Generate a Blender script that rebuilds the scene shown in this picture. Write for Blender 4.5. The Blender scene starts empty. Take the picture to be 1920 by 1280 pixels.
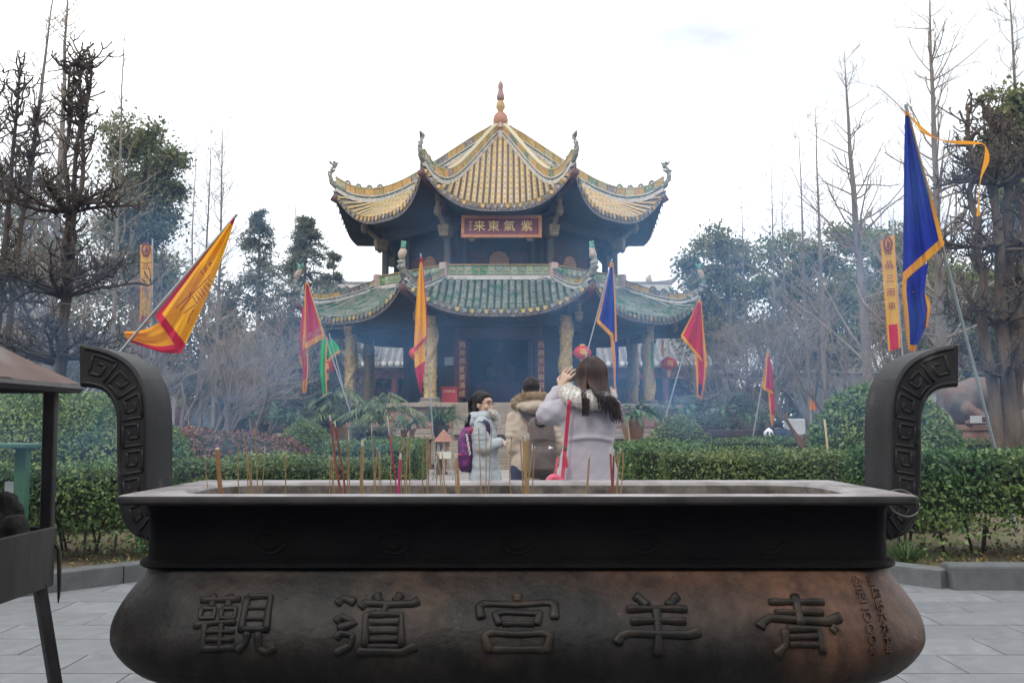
import bpy, bmesh, math, random
import numpy as np
from mathutils import Vector, Matrix, Quaternion, noise as mnoise

random.seed(7)
rng = np.random.default_rng(7)
S = bpy.context.scene
COL = S.collection
PI = math.pi
R = math.radians

# ------------------------------------------------------------------ camera
F_PX = 1800.0                       # focal length in photograph pixels (1920 wide)
PITCH = math.atan(155.0 / F_PX)     # horizon lies at row 795 of 1280
CAMZ = 1.35
cam = bpy.data.cameras.new('camera')
cam.sensor_width = 36.0
cam.lens = 36.0 * F_PX / 1920.0
cam.clip_start = 0.05
cam.clip_end = 1000
camo = bpy.data.objects.new('camera', cam)
camo.location = (0, 0, CAMZ)
camo.rotation_euler = (PI / 2 + PITCH, 0, 0)
COL.objects.link(camo)
S.camera = camo

# ------------------------------------------------------------------ sky, sun, exposure
SUN_EL, SUN_AZ = R(48), R(205)      # azimuth clockwise from +Y: behind the camera, to its left
w = bpy.data.worlds.new('World')
S.world = w
w.use_nodes = True
nt = w.node_tree
nt.nodes.clear()
wo = nt.nodes.new('ShaderNodeOutputWorld')
bg = nt.nodes.new('ShaderNodeBackground')
bg.inputs['Strength'].default_value = 0.06
sky = nt.nodes.new('ShaderNodeTexSky')
sky.sky_type = 'NISHITA'
sky.sun_disc = False
sky.sun_elevation = SUN_EL
sky.sun_rotation = SUN_AZ
sky.air_density = 1.0
sky.dust_density = 1.5
tc = nt.nodes.new('ShaderNodeTexCoord')
mp = nt.nodes.new('ShaderNodeMapping')
mp.inputs['Scale'].default_value = (1.0, 1.0, 2.2)
mp.inputs['Location'].default_value = (2.2, 4.4, 0.6)
nz = nt.nodes.new('ShaderNodeTexNoise')
nz.inputs['Scale'].default_value = 2.2
nz.inputs['Detail'].default_value = 7
nz.inputs['Roughness'].default_value = 0.55
cr = nt.nodes.new('ShaderNodeValToRGB')
cr.color_ramp.elements[0].position = 0.30
cr.color_ramp.elements[0].color = (0.32, 0.32, 0.32, 1)
cr.color_ramp.elements[1].position = 0.55
cr.color_ramp.elements[1].color = (1, 1, 1, 1)
cloud = nt.nodes.new('ShaderNodeMix')
cloud.data_type = 'RGBA'
cloud.inputs[7].default_value = (24.4, 24.8, 25.2, 1)     # bright even cloud layer
nt.links.new(tc.outputs['Generated'], mp.inputs['Vector'])
nt.links.new(mp.outputs['Vector'], nz.inputs['Vector'])
nt.links.new(nz.outputs['Fac'], cr.inputs['Fac'])
nt.links.new(cr.outputs['Color'], cloud.inputs[0])
nt.links.new(sky.outputs['Color'], cloud.inputs[6])
nt.links.new(cloud.outputs[2], bg.inputs['Color'])
nt.links.new(bg.outputs['Background'], wo.inputs['Surface'])

sl = bpy.data.lights.new('sun', 'SUN')
sl.energy = 1.1
sl.angle = R(14)
sl.color = (1.0, 0.95, 0.88)
so = bpy.data.objects.new('sun', sl)
sd = Vector((math.sin(SUN_AZ) * math.cos(SUN_EL), math.cos(SUN_AZ) * math.cos(SUN_EL), math.sin(SUN_EL)))
so.rotation_euler = sd.to_track_quat('Z', 'Y').to_euler()
so.location = (0, -5, 30)
COL.objects.link(so)

S.view_settings.view_transform = 'Standard'
S.view_settings.look = 'None'
S.view_settings.gamma = 1.0
S.view_settings.exposure = 0.4
S.view_settings.use_curve_mapping = False
S.cycles.use_denoising = True
S.cycles.max_bounces = 8
S.cycles.transparent_max_bounces = 16
S.cycles.volume_bounces = 1
S.cycles.volume_step_rate = 1.0
S.cycles.volume_max_steps = 128

# ------------------------------------------------------------------ helpers
_s, _c = math.sin(PITCH), math.cos(PITCH)


def P(px, py, Y):
    """World point at depth Y (metres in front of the camera) under a photograph pixel."""
    u = (px - 960.0) / F_PX
    v = (640.0 - py) / F_PX
    d = Vector((u, _c - v * _s, _s + v * _c))
    return Vector((0, 0, CAMZ)) + d * (Y / d.y)


def PX(px, Y, py=795):
    return P(px, py, Y).x


def PZ(py, Y):
    return P(960, py, Y).z


def tag(o, label=None, cat=None, group=None, kind=None):
    if label:
        o['label'] = label
    if cat:
        o['category'] = cat
    if group:
        o['group'] = group
    if kind:
        o['kind'] = kind
    return o


def thing(name, label, cat, loc=(0, 0, 0), group=None, rz=0):
    o = bpy.data.objects.new(name, None)
    o.empty_display_size = 0.2
    o.location = loc
    o.rotation_euler = (0, 0, rz)
    COL.objects.link(o)
    return tag(o, label, cat, group)


def wloc(o):
    p = Vector((0, 0, 0))
    while o is not None:
        p = p + o.location
        o = o.parent
    return p


def link(name, me, parent=None, loc=None):
    o = bpy.data.objects.new(name, me)
    if loc is not None:
        o.location = loc
    o.parent = parent
    COL.objects.link(o)
    return o


def copy_tree(o, parent=None):
    c = o.copy()
    COL.objects.link(c)
    c.parent = parent
    for ch in o.children:
        copy_tree(ch, c)
    return c


class MB:
    """Collects geometry in world coordinates for ONE mesh object."""

    def __init__(self):
        self.v, self.f, self.m = [], [], []

    def add(self, vs, fs, mi=0):
        k = len(self.v)
        self.v.extend([tuple(p) for p in vs])
        for f in fs:
            self.f.append([i + k for i in f])
            self.m.append(mi)
        return self

    def box(self, c, s, rz=0.0, mi=0, rx=0.0, ry=0.0, top=1.0):
        hx, hy, hz = s[0] / 2, s[1] / 2, s[2] / 2
        pts = []
        M = Matrix.Rotation(rz, 3, 'Z') @ Matrix.Rotation(ry, 3, 'Y') @ Matrix.Rotation(rx, 3, 'X')
        for z in (-1, 1):
            k = top if z > 0 else 1.0
            for x, y in ((-1, -1), (1, -1), (1, 1), (-1, 1)):
                pts.append(M @ Vector((x * hx * k, y * hy * k, z * hz)) + Vector(c))
        return self.add(pts, [(3, 2, 1, 0), (4, 5, 6, 7), (0, 1, 5, 4), (1, 2, 6, 5), (2, 3, 7, 6), (3, 0, 4, 7)], mi)

    def tube(self, pts, rad, n=6, mi=0, cap=True, flat=1.0, ax=None):
        pts = [Vector(p) for p in pts]
        m = len(pts)
        if not hasattr(rad, '__len__'):
            rad = [rad] * m
        vs, fs = [], []
        t0 = (pts[1] - pts[0]).normalized()
        if ax is not None:
            nrm = Vector(ax)
        else:
            nrm = Vector((0, 0, 1)) if abs(t0.z) < 0.9 else Vector((1, 0, 0))
        nrm = (nrm - t0 * nrm.dot(t0)).normalized()
        for i in range(m):
            if i == 0:
                t = t0
            elif i == m - 1:
                t = pts[i] - pts[i - 1]
            else:
                t = pts[i + 1] - pts[i - 1]
            t = t.normalized() if t.length > 1e-9 else t0
            q = nrm - t * nrm.dot(t)
            if q.length > 1e-6:
                nrm = q.normalized()
            b = t.cross(nrm)
            for j in range(n):
                a = 2 * PI * j / n
                vs.append(pts[i] + nrm * (math.cos(a) * rad[i] * flat) + b * (math.sin(a) * rad[i]))
        for i in range(m - 1):
            for j in range(n):
                a, b2 = i * n + j, i * n + (j + 1) % n
                fs.append((a, b2, b2 + n, a + n))
        if cap:
            fs.append(tuple(range(n - 1, -1, -1)))
            fs.append(tuple(range((m - 1) * n, m * n)))
        return self.add(vs, fs, mi)

    def lathe(self, prof, c=(0, 0, 0), n=16, mi=0, cap=True):
        vs, fs = [], []
        for r, z in prof:
            for j in range(n):
                a = 2 * PI * j / n
                vs.append((c[0] + r * math.cos(a), c[1] + r * math.sin(a), c[2] + z))
        for i in range(len(prof) - 1):
            for j in range(n):
                a, b = i * n + j, i * n + (j + 1) % n
                fs.append((a, b, b + n, a + n))
        if cap:
            fs.append(tuple(range(n - 1, -1, -1)))
            fs.append(tuple(range((len(prof) - 1) * n, len(prof) * n)))
        return self.add(vs, fs, mi)

    def prism(self, poly, d, mi=0):
        """poly: list of 3D points (one planar outline), extruded by vector d."""
        n = len(poly)
        d = Vector(d)
        vs = [Vector(p) for p in poly] + [Vector(p) + d for p in poly]
        fs = [tuple(range(n - 1, -1, -1)), tuple(range(n, 2 * n))]
        for i in range(n):
            j = (i + 1) % n
            fs.append((i, j, j + n, i + n))
        return self.add(vs, fs, mi)

    def grid(self, rows, mi=0, wrap=False):
        n = len(rows[0])
        vs = [p for r in rows for p in r]
        fs = []
        for i in range(len(rows) - 1):
            for j in range(n if wrap else n - 1):
                a, b = i * n + j, i * n + (j + 1) % n
                fs.append((a, b, b + n, a + n))
        return self.add(vs, fs, mi)

    def build(self, name, mats, parent=None, smooth=False, local=False, loc=None, auto=None):
        off = Vector((0, 0, 0))
        if not local:
            if loc is not None:
                off = Vector(loc)
            if parent is not None:
                off = off + wloc(parent)
        vs = self.v if off.length == 0 else [(p[0] - off.x, p[1] - off.y, p[2] - off.z) for p in self.v]
        me = bpy.data.meshes.new(name)
        me.from_pydata(vs, [], self.f)
        if not isinstance(mats, (list, tuple)):
            mats = [mats]
        for mm in mats:
            me.materials.append(mm)
        if len(mats) > 1:
            me.polygons.foreach_set('material_index', self.m)
        if smooth:
            me.polygons.foreach_set('use_smooth', [True] * len(me.polygons))
            if auto:
                me.set_sharp_from_angle(angle=R(auto))
        me.update()
        return link(name, me, parent, loc)


def fix_normals(o):
    bm = bmesh.new()
    bm.from_mesh(o.data)
    bmesh.ops.recalc_face_normals(bm, faces=bm.faces)
    bm.to_mesh(o.data)
    bm.free()
    return o


def bevel(o, wd=0.01, seg=2, ang=30):
    """Applied bevel on a mesh object."""
    bm = bmesh.new()
    bm.from_mesh(o.data)
    bmesh.ops.remove_doubles(bm, verts=bm.verts, dist=1e-5)
    bmesh.ops.recalc_face_normals(bm, faces=bm.faces)
    ed = [e for e in bm.edges if len(e.link_faces) == 2 and e.calc_face_angle(0) > R(ang)]
    if ed:
        bmesh.ops.bevel(bm, geom=ed, offset=wd, segments=seg, profile=0.5, affect='EDGES', clamp_overlap=True)
    bm.to_mesh(o.data)
    bm.free()
    return o


def np_mesh(name, V, Q, mat, parent=None, smooth=False, local=False, loc=None, uniq=None):
    """Fast mesh from numpy arrays: V (n,3), Q (m,k) faces."""
    off = np.zeros(3)
    if not local:
        if loc is not None:
            off += np.array(loc, float)
        if parent is not None:
            off += np.array(wloc(parent))
    V = np.ascontiguousarray(V - off, dtype=np.float32)
    Q = np.ascontiguousarray(Q, dtype=np.int32)
    me = bpy.data.meshes.new(name)
    k = Q.shape[1]
    me.vertices.add(len(V))
    me.vertices.foreach_set('co', V.ravel())
    me.loops.add(Q.size)
    me.loops.foreach_set('vertex_index', Q.ravel())
    me.polygons.add(len(Q))
    me.polygons.foreach_set('loop_start', np.arange(0, Q.size, k, dtype=np.int32))
    me.polygons.foreach_set('loop_total', np.full(len(Q), k, dtype=np.int32))
    if smooth:
        me.polygons.foreach_set('use_smooth', np.ones(len(Q), dtype=bool))
    me.materials.append(mat)
    me.update(calc_edges=True)
    me.validate()
    return link(name, me, parent, loc)


def unit(a):
    return a / (np.linalg.norm(a, axis=-1, keepdims=True) + 1e-9)


def leaf_arrays(C, N, size, aspect=0.55, jitter=0.7, droop=0.0, r=None):
    """Rhombic, slightly folded leaves at C with outward direction N."""
    r = r or rng
    n = len(C)
    d = unit(N + r.normal(0, jitter, (n, 3)) + np.array([0, 0, -droop]))
    t = unit(np.cross(d, r.normal(0, 1, (n, 3))))
    L = (size * r.uniform(0.65, 1.3, n))[:, None]
    axis = unit(t * 0.85 + d * r.uniform(0.1, 0.8, (n, 1)) + np.array([0, 0, -droop]))
    side = unit(np.cross(axis, d))
    up = np.cross(side, axis)
    Wd = L * aspect
    V = np.empty((n, 4, 3))
    V[:, 0] = C
    V[:, 1] = C + axis * L * 0.5 + side * Wd * 0.5 + up * Wd * 0.18
    V[:, 2] = C + axis * L
    V[:, 3] = C + axis * L * 0.5 - side * Wd * 0.5 + up * Wd * 0.18
    Q = np.arange(n * 4).reshape(n, 4)
    return V.reshape(-1, 3), Q


def remesh(parts_mb, name, mat, voxel, parent=None, smooth_it=3, noise_amp=0, noise_scale=6, loc=None, fn=None):
    """Merge overlapping closed shapes into one continuous skin."""
    tmp = parts_mb.build(name + '_tmp', mat)
    fix_normals(tmp)
    md = tmp.modifiers.new('r', 'REMESH')
    md.mode = 'VOXEL'
    md.voxel_size = voxel
    if smooth_it:
        sm = tmp.modifiers.new('s', 'SMOOTH')
        sm.factor = 0.5
        sm.iterations = smooth_it
    dg = bpy.context.evaluated_depsgraph_get()
    me = bpy.data.meshes.new_from_object(tmp.evaluated_get(dg))
    me.name = name
    bpy.data.objects.remove(tmp)
    off = Vector(loc) if loc is not None else Vector((0, 0, 0))
    if parent is not None:
        off = off + wloc(parent)
    if noise_amp:
        for v in me.vertices:
            q = v.co * noise_scale
            v.co += v.normal * (noise_amp * (mnoise.noise(q) + 0.5 * mnoise.noise(q * 2.3)))
    if fn:
        for v in me.vertices:
            v.co = fn(v.co)
    for v in me.vertices:
        v.co -= off
    me.polygons.foreach_set('use_smooth', [True] * len(me.polygons))
    return link(name, me, parent, loc)


# ------------------------------------------------------------------ materials
MATS = {}


def mat(name, c1, c2=None, scale=4.0, rough=0.75, metal=0.0, bump=0.0, bscale=None, detail=5, rand=0.0,
        island=0.0, lo=0.35, hi=0.65, c3=None, scale3=1.2, f3=(0.5, 0.7), spec=0.4, stretch=None, subs=0.0, coat=0.0,
        sheen=0.0, bdist=0.02):
    m = bpy.data.materials.new(name)
    m.use_nodes = True
    t = m.node_tree
    b = t.nodes['Principled BSDF']
    b.inputs['Roughness'].default_value = rough
    b.inputs['Metallic'].default_value = metal
    b.inputs['Specular IOR Level'].default_value = spec
    if coat:
        b.inputs['Coat Weight'].default_value = coat
        b.inputs['Coat Roughness'].default_value = 0.25
    if sheen:
        b.inputs['Sheen Weight'].default_value = sheen
    if subs:
        b.inputs['Subsurface Weight'].default_value = subs
        b.inputs['Subsurface Radius'].default_value = (0.02, 0.01, 0.006)
    tcn = t.nodes.new('ShaderNodeTexCoord')
    vec = tcn.outputs['Object']
    if stretch:
        mpn = t.nodes.new('ShaderNodeMapping')
        mpn.inputs['Scale'].default_value = stretch
        t.links.new(vec, mpn.inputs['Vector'])
        vec = mpn.outputs['Vector']

    def ns(sc, dt=detail):
        n_ = t.nodes.new('ShaderNodeTexNoise')
        n_.inputs['Scale'].default_value = sc
        n_.inputs['Detail'].default_value = dt
        n_.inputs['Roughness'].default_value = 0.6
        t.links.new(vec, n_.inputs['Vector'])
        return n_.outputs['Fac']

    def mix(fac, a, bb):
        mx = t.nodes.new('ShaderNodeMix')
        mx.data_type = 'RGBA'
        t.links.new(fac, mx.inputs[0])
        for sock, val in ((mx.inputs[6], a), (mx.inputs[7], bb)):
            if isinstance(val, (tuple, list)):
                sock.default_value = (*val[:3], 1)
            else:
                t.links.new(val, sock)
        return mx.outputs[2]

    def ramp(fac, p0, p1):
        rr = t.nodes.new('ShaderNodeMapRange')
        rr.inputs['From Min'].default_value = p0
        rr.inputs['From Max'].default_value = p1
        t.links.new(fac, rr.inputs['Value'])
        return rr.outputs['Result']

    col = c1
    if c2 is not None:
        col = mix(ramp(ns(scale), lo, hi), c1, c2)
    if c3 is not None:
        col = mix(ramp(ns(scale3), *f3), col, c3)
    if rand or island:
        hsv = t.nodes.new('ShaderNodeHueSaturation')
        if isinstance(col, (tuple, list)):
            hsv.inputs['Color'].default_value = (*col[:3], 1)
        else:
            t.links.new(col, hsv.inputs['Color'])
        if island:
            g = t.nodes.new('ShaderNodeNewGeometry')
            src = g.outputs['Random Per Island']
            amt = island
        else:
            g = t.nodes.new('ShaderNodeObjectInfo')
            src = g.outputs['Random']
            amt = rand
        mr = t.nodes.new('ShaderNodeMapRange')
        mr.inputs['To Min'].default_value = 1 - amt
        mr.inputs['To Max'].default_value = 1 + amt
        t.links.new(src, mr.inputs['Value'])
        t.links.new(mr.outputs['Result'], hsv.inputs['Value'])
        mh = t.nodes.new('ShaderNodeMapRange')
        mh.inputs['To Min'].default_value = 0.5 + amt * 0.06
        mh.inputs['To Max'].default_value = 0.5 - amt * 0.06
        t.links.new(src, mh.inputs['Value'])
        t.links.new(mh.outputs['Result'], hsv.inputs['Hue'])
        col = hsv.outputs['Color']
    if isinstance(col, (tuple, list)):
        b.inputs['Base Color'].default_value = (*col[:3], 1)
    else:
        t.links.new(col, b.inputs['Base Color'])
    if bump:
        bp = t.nodes.new('ShaderNodeBump')
        bp.inputs['Strength'].default_value = bump
        bp.inputs['Distance'].default_value = bdist
        t.links.new(ns(bscale or scale * 6, 6), bp.inputs['Height'])
        t.links.new(bp.outputs['Normal'], b.inputs['Normal'])
    MATS[name] = m
    return m


def leafmat(name, c1, c2, trans=0.25, rough=0.5, island=0.45, c3=None, scale=1.5):
    m = mat(name, c1, c2, scale=scale, rough=rough, island=island, c3=c3, scale3=0.9, lo=0.4, hi=0.6)
    t = m.node_tree
    b = t.nodes['Principled BSDF']
    out = t.nodes['Material Output']
    tr = t.nodes.new('ShaderNodeBsdfTranslucent')
    l = b.inputs['Base Color'].links
    if l:
        t.links.new(l[0].from_socket, tr.inputs['Color'])
    mx = t.nodes.new('ShaderNodeMixShader')
    mx.inputs[0].default_value = trans
    t.links.new(b.outputs[0], mx.inputs[1])
    t.links.new(tr.outputs[0], mx.inputs[2])
    t.links.new(mx.outputs[0], out.inputs['Surface'])
    return m


def text_mesh(name, s, h, mats, parent, mx, extrude=0.004, offset=0.0, spacing=1.0):
    """Lettering as a mesh part; mx maps the text plane (x right, y up, centred) into world space."""
    cu = bpy.data.curves.new('t', 'FONT')
    cu.body = s
    cu.size = h
    cu.extrude = extrude
    cu.offset = offset
    cu.resolution_u = 2
    cu.align_x = 'CENTER'
    cu.align_y = 'CENTER'
    cu.space_line = spacing
    ob = bpy.data.objects.new('t', cu)
    COL.objects.link(ob)
    dg = bpy.context.evaluated_depsgraph_get()
    me = bpy.data.meshes.new_from_object(ob.evaluated_get(dg))
    bpy.data.objects.remove(ob)
    me.name = name
    off = wloc(parent) if parent is not None else Vector((0, 0, 0))
    for v in me.vertices:
        q = mx(v.co) if callable(mx) else mx @ v.co
        v.co = Vector(q) - off
    me.materials.clear()
    me.materials.append(mats)
    return link(name, me, parent)


def interp(tab, x):
    xs = [a for a, b in tab]
    ys = [b for a, b in tab]
    return float(np.interp(x, xs, ys))


def smooth_tab(tab, x):
    """Catmull-Rom interpolation of (x, y) pairs."""
    xs = [a for a, b in tab]
    ys = [b for a, b in tab]
    if x <= xs[0]:
        return ys[0]
    if x >= xs[-1]:
        return ys[-1]
    i = max(k for k in range(len(xs) - 1) if xs[k] <= x)
    h = xs[i + 1] - xs[i]
    u = (x - xs[i]) / h
    def sl_(k):
        if k == 0:
            return (ys[1] - ys[0]) / (xs[1] - xs[0])
        if k == len(xs) - 1:
            return (ys[-1] - ys[-2]) / (xs[-1] - xs[-2])
        return (ys[k + 1] - ys[k - 1]) / (xs[k + 1] - xs[k - 1])
    m0, m1 = sl_(i) * h, sl_(i + 1) * h
    return ((2 * u ** 3 - 3 * u ** 2 + 1) * ys[i] + (u ** 3 - 2 * u ** 2 + u) * m0
            + (-2 * u ** 3 + 3 * u ** 2) * ys[i + 1] + (u ** 3 - u ** 2) * m1)


def curve_pts(pts, n):
    """Smooth resample of a polyline (Catmull-Rom) to n points."""
    pts = [Vector(p) for p in pts]
    if len(pts) < 3:
        return [pts[0].lerp(pts[-1], i / (n - 1)) for i in range(n)]
    out = []
    m = len(pts) - 1
    for i in range(n):
        s = i / (n - 1) * m
        k = min(int(s), m - 1)
        u = s - k
        p0 = pts[k - 1] if k > 0 else pts[0] * 2 - pts[1]
        p1, p2 = pts[k], pts[k + 1]
        p3 = pts[k + 2] if k + 2 <= m else pts[m] * 2 - pts[m - 1]
        out.append(0.5 * ((2 * p1) + (p2 - p0) * u + (2 * p0 - 5 * p1 + 4 * p2 - p3) * u * u
                          + (3 * p1 - p0 - 3 * p2 + p3) * u ** 3))
    return out
# ================================================================== MATERIALS (setting)
m_ground = mat('earth', (0.085, 0.062, 0.04), (0.16, 0.125, 0.075), scale=3.5, rough=0.95, bump=0.6, bscale=30, c3=(0.10, 0.11, 0.045), scale3=0.6)
m_bed = mat('paving_joint', (0.12, 0.12, 0.118), (0.16, 0.16, 0.155), scale=9, rough=0.95)
m_slab = mat('paving_stone', (0.14, 0.146, 0.153), (0.19, 0.197, 0.205), scale=2.2, rough=0.8, bump=0.25, bscale=60, rand=0.10, c3=(0.10, 0.10, 0.10), scale3=3.1, f3=(0.52, 0.80))
m_kerb = mat('kerb_stone', (0.09, 0.095, 0.095), (0.13, 0.137, 0.137), scale=6, rough=0.85, bump=0.4, bscale=70, rand=0.12)
m_path = mat('path_stone', (0.27, 0.25, 0.235), (0.37, 0.345, 0.32), scale=1.6, rough=0.85, bump=0.2, bscale=30)
m_stem = mat('stem_bark', (0.07, 0.05, 0.035), (0.12, 0.09, 0.06), scale=12, rough=0.9)
m_hedge = leafmat('hedge_leaf', (0.06, 0.13, 0.036), (0.125, 0.195, 0.055), rough=0.42, trans=0.2)
m_hedge2 = leafmat('hedge_leaf_yellowish', (0.085, 0.14, 0.04), (0.17, 0.215, 0.065), rough=0.45, trans=0.2)
m_dome = leafmat('shrub_leaf', (0.085, 0.16, 0.045), (0.175, 0.245, 0.072), rough=0.42, trans=0.28)
m_red = leafmat('red_shrub_leaf', (0.15, 0.075, 0.05), (0.27, 0.155, 0.09), rough=0.5, trans=0.2, c3=(0.13, 0.10, 0.085))
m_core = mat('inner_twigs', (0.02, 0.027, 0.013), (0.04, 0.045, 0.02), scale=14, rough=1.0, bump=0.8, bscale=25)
m_litter = leafmat('dry_leaf', (0.17, 0.115, 0.05), (0.24, 0.19, 0.07), rough=0.8, trans=0.1)
m_grass = leafmat('grass_blade', (0.05, 0.10, 0.03), (0.11, 0.17, 0.05), rough=0.5, trans=0.25)

# ================================================================== GROUND
g = MB()
g.add([(-115, -40, 0), (115, -40, 0), (115, 125, 0), (-115, 125, 0)], [(0, 1, 2, 3)])
tag(g.build('ground', m_ground), kind='structure')

g = MB()
g.box((0, 3.4, -0.004), (26, 15.2, 0.03))
paving = tag(g.build('plaza_paving', m_bed), kind='structure')
slab_me = []
for k in range(4):
    sb = MB()
    a, b, h = 0.801, 0.4065, 0.028
    e = 0.0025
    sb.add([(-a / 2, -b / 2, 0), (a / 2, -b / 2, 0), (a / 2, b / 2, 0), (-a / 2, b / 2, 0),
            (-a / 2 + e, -b / 2 + e, h), (a / 2 - e, -b / 2 + e, h), (a / 2 - e, b / 2 - e, h), (-a / 2 + e, b / 2 - e, h)],
           [(3, 2, 1, 0), (4, 5, 6, 7), (0, 1, 5, 4), (1, 2, 6, 5), (2, 3, 7, 6), (3, 0, 4, 7)])
    ob = sb.build('slab', m_slab)
    slab_me.append(ob.data)
    bpy.data.objects.remove(ob)
for r_ in range(15):
    yy = 3.35 + r_ * 0.41
    for c_ in range(-8, 9):
        xx = (c_ + (0.5 if r_ % 2 else 0.0)) * 0.805
        if abs(xx) > yy * 0.56 + 0.9 or (yy < 4.4 and abs(xx) < 1.1):
            continue
        o = link('paving_slab', slab_me[random.randrange(4)], paving)
        o.location = (xx, yy, 0.0135 + random.uniform(-0.001, 0.001))
        o.rotation_euler = (random.gauss(0, 0.0012), random.gauss(0, 0.0012), random.gauss(0, 0.001))

g = MB()
g.add([(-1.45, 10.95, 0.02), (1.45, 10.95, 0.02), (1.45, 30, 0.02), (-1.45, 30, 0.02)], [(0, 1, 2, 3)])
tag(g.build('path', m_path), kind='structure')
g = MB()
g.add([(-12, 21.5, 0.012), (12, 21.5, 0.012), (12, 28.5, 0.012), (-12, 28.5, 0.012)], [(0, 1, 2, 3)])
tag(g.build('forecourt', m_path), kind='structure')

LK = [(-9.5, 6.35), (-4.6, 6.62), (-3.28, 8.13), (-2.3, 9.25), (-1.42, 11.0), (-1.42, 20.0)]
RK = [(9.5, 7.75), (3.5, 7.86), (2.6, 8.95), (1.42, 10.9), (1.42, 20.0)]


def bed(name, pts, side):
    outer = [(side * 40, pts[0][1]), (side * 40, 20.0)]
    poly = [(x, y, 0.13) for x, y in pts] + [(outer[1][0], outer[1][1], 0.13), (outer[0][0], outer[0][1], 0.13)]
    b_ = MB()
    b_.add(poly, [tuple(range(len(poly))) if side > 0 else tuple(range(len(poly) - 1, -1, -1))])
    return tag(b_.build(name, m_ground), kind='structure')


bed('soil_bed', LK, -1)
bed('soil_bed', RK, 1)


def kerb(pts, label, h=0.19, wd=0.2):
    t = thing('kerb', label, 'kerb', (pts[0][0], pts[0][1], 0))
    for i in range(len(pts) - 1):
        a, b = Vector((*pts[i], 0)), Vector((*pts[i + 1], 0))
        L = (b - a).length
        n = max(1, round(L / 1.05))
        d = (b - a) / n
        ang = math.atan2(d.y, d.x)
        for k in range(n):
            c = a + d * (k + 0.5)
            s = MB()
            ln = d.length - 0.008
            s.box((c.x, c.y, h / 2), (ln, wd, h + random.uniform(-0.004, 0.004)), rz=ang)
            bevel(s.build('kerb_stone', m_kerb, t), 0.008, 1)
    return t


kerb(LK[:5], 'grey stone kerb angling round the planting bed left of the burner')
kerb(RK[:4], 'grey stone kerb of the planting bed right of the burner')
# raised coping piece at the right corner
cb = MB()
cb.box((6.45, 7.86, 0.115), (5.9, 0.24, 0.235))
bevel(tag(cb.build('coping_stone', m_kerb), 'long raised grey coping stone at the corner of the right kerb', 'kerb'), 0.02, 2)


# ================================================================== HEDGES AND SHRUBS
def wave_noise(C, f):
    x, y, z = C[:, 0] * f, C[:, 1] * f, C[:, 2] * f
    return 0.5 * (np.sin(2.1 * x + 1.3 * y + 0.7 * np.sin(1.7 * z + x)) + np.sin(1.9 * y - 2.3 * z + 1.1 * np.sin(1.3 * x + 0.6)) * np.cos(1.6 * x + 0.9 * z))


def hedge(name, label, cat, path, wd, z0, z1, size, dens, lm, group=None, skirt=0.0, amp=0.05, core_in=0.10):
    t = thing(name, label, cat, (path[0][0], path[0][1], 0), group)
    pts = [np.array(p, float) for p in path]
    V, Q, k = [], [], 0
    cores = MB()
    stems = MB()
    for i in range(len(pts) - 1):
        a, b = pts[i], pts[i + 1]
        d = b - a
        L = np.linalg.norm(d)
        d = d / L
        nrm = np.array([-d[1], d[0]])
        H = z1 - z0
        areas = [(L * wd, 0), (L * H, 1), (L * H, 2)]
        if i == 0:
            areas.append((wd * H, 3))
        if i == len(pts) - 2:
            areas.append((wd * H, 4))
        for A, kind in areas:
            n = int(A * dens)
            s = rng.uniform(0, L, n)
            dep = np.abs(rng.normal(0, 0.07, n))
            if kind == 0:
                t_ = rng.uniform(-wd / 2, wd / 2, n)
                z = z1 - dep
                N = np.tile([0, 0, 1.0], (n, 1))
            elif kind in (1, 2):
                sg = 1 if kind == 1 else -1
                t_ = sg * (wd / 2 - dep)
                z = rng.uniform(z0, z1, n)
                if skirt:
                    z = z0 + (z1 - z0) * np.power(rng.uniform(0, 1, n), 1 - skirt * 0.55)
                N = np.tile([sg * nrm[0], sg * nrm[1], 0.25], (n, 1))
            else:
                sg = -1 if kind == 3 else 1
                s = (dep if kind == 3 else L - dep)
                t_ = rng.uniform(-wd / 2, wd / 2, n)
                z = rng.uniform(z0, z1, n)
                N = np.tile([sg * d[0], sg * d[1], 0.25], (n, 1))
            C = np.stack([a[0] + d[0] * s + nrm[0] * t_, a[1] + d[1] * s + nrm[1] * t_, z], 1)
            nn = wave_noise(C, 1.7) + 0.6 * wave_noise(C, 5.0)
            C = C + N * (nn * amp)[:, None]
            v, q = leaf_arrays(C, N, size, jitter=0.6)
            V.append(v)
            Q.append(q + k)
            k += len(v)
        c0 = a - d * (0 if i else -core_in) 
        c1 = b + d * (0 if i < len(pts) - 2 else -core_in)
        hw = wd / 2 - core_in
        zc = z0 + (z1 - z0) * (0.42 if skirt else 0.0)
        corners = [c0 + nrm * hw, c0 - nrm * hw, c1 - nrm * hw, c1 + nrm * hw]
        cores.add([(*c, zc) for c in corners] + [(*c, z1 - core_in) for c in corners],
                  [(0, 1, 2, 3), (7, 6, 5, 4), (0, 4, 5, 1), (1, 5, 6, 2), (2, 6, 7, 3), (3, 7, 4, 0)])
        for _ in range(int(L * (9 if skirt else 4))):
            s = random.uniform(0.05, L - 0.05)
            t_ = random.choice((-1, 1)) * random.uniform(0, hw)
            p = a + d * s + nrm * t_
            tp = p + d * random.uniform(-0.15, 0.15) + nrm * random.uniform(-0.12, 0.12)
            stems.tube([(*p, 0.1), (*(p * 0.6 + tp * 0.4), z0 + (z1 - z0) * 0.25), (*tp, z0 + (z1 - z0) * 0.55)],
                       [0.016, 0.012, 0.008], n=4)
    np_mesh('foliage', np.concatenate(V), np.concatenate(Q), lm, t)
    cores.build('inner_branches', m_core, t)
    tag(stems.build('stem', m_stem, t), kind='stuff')
    return t


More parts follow.
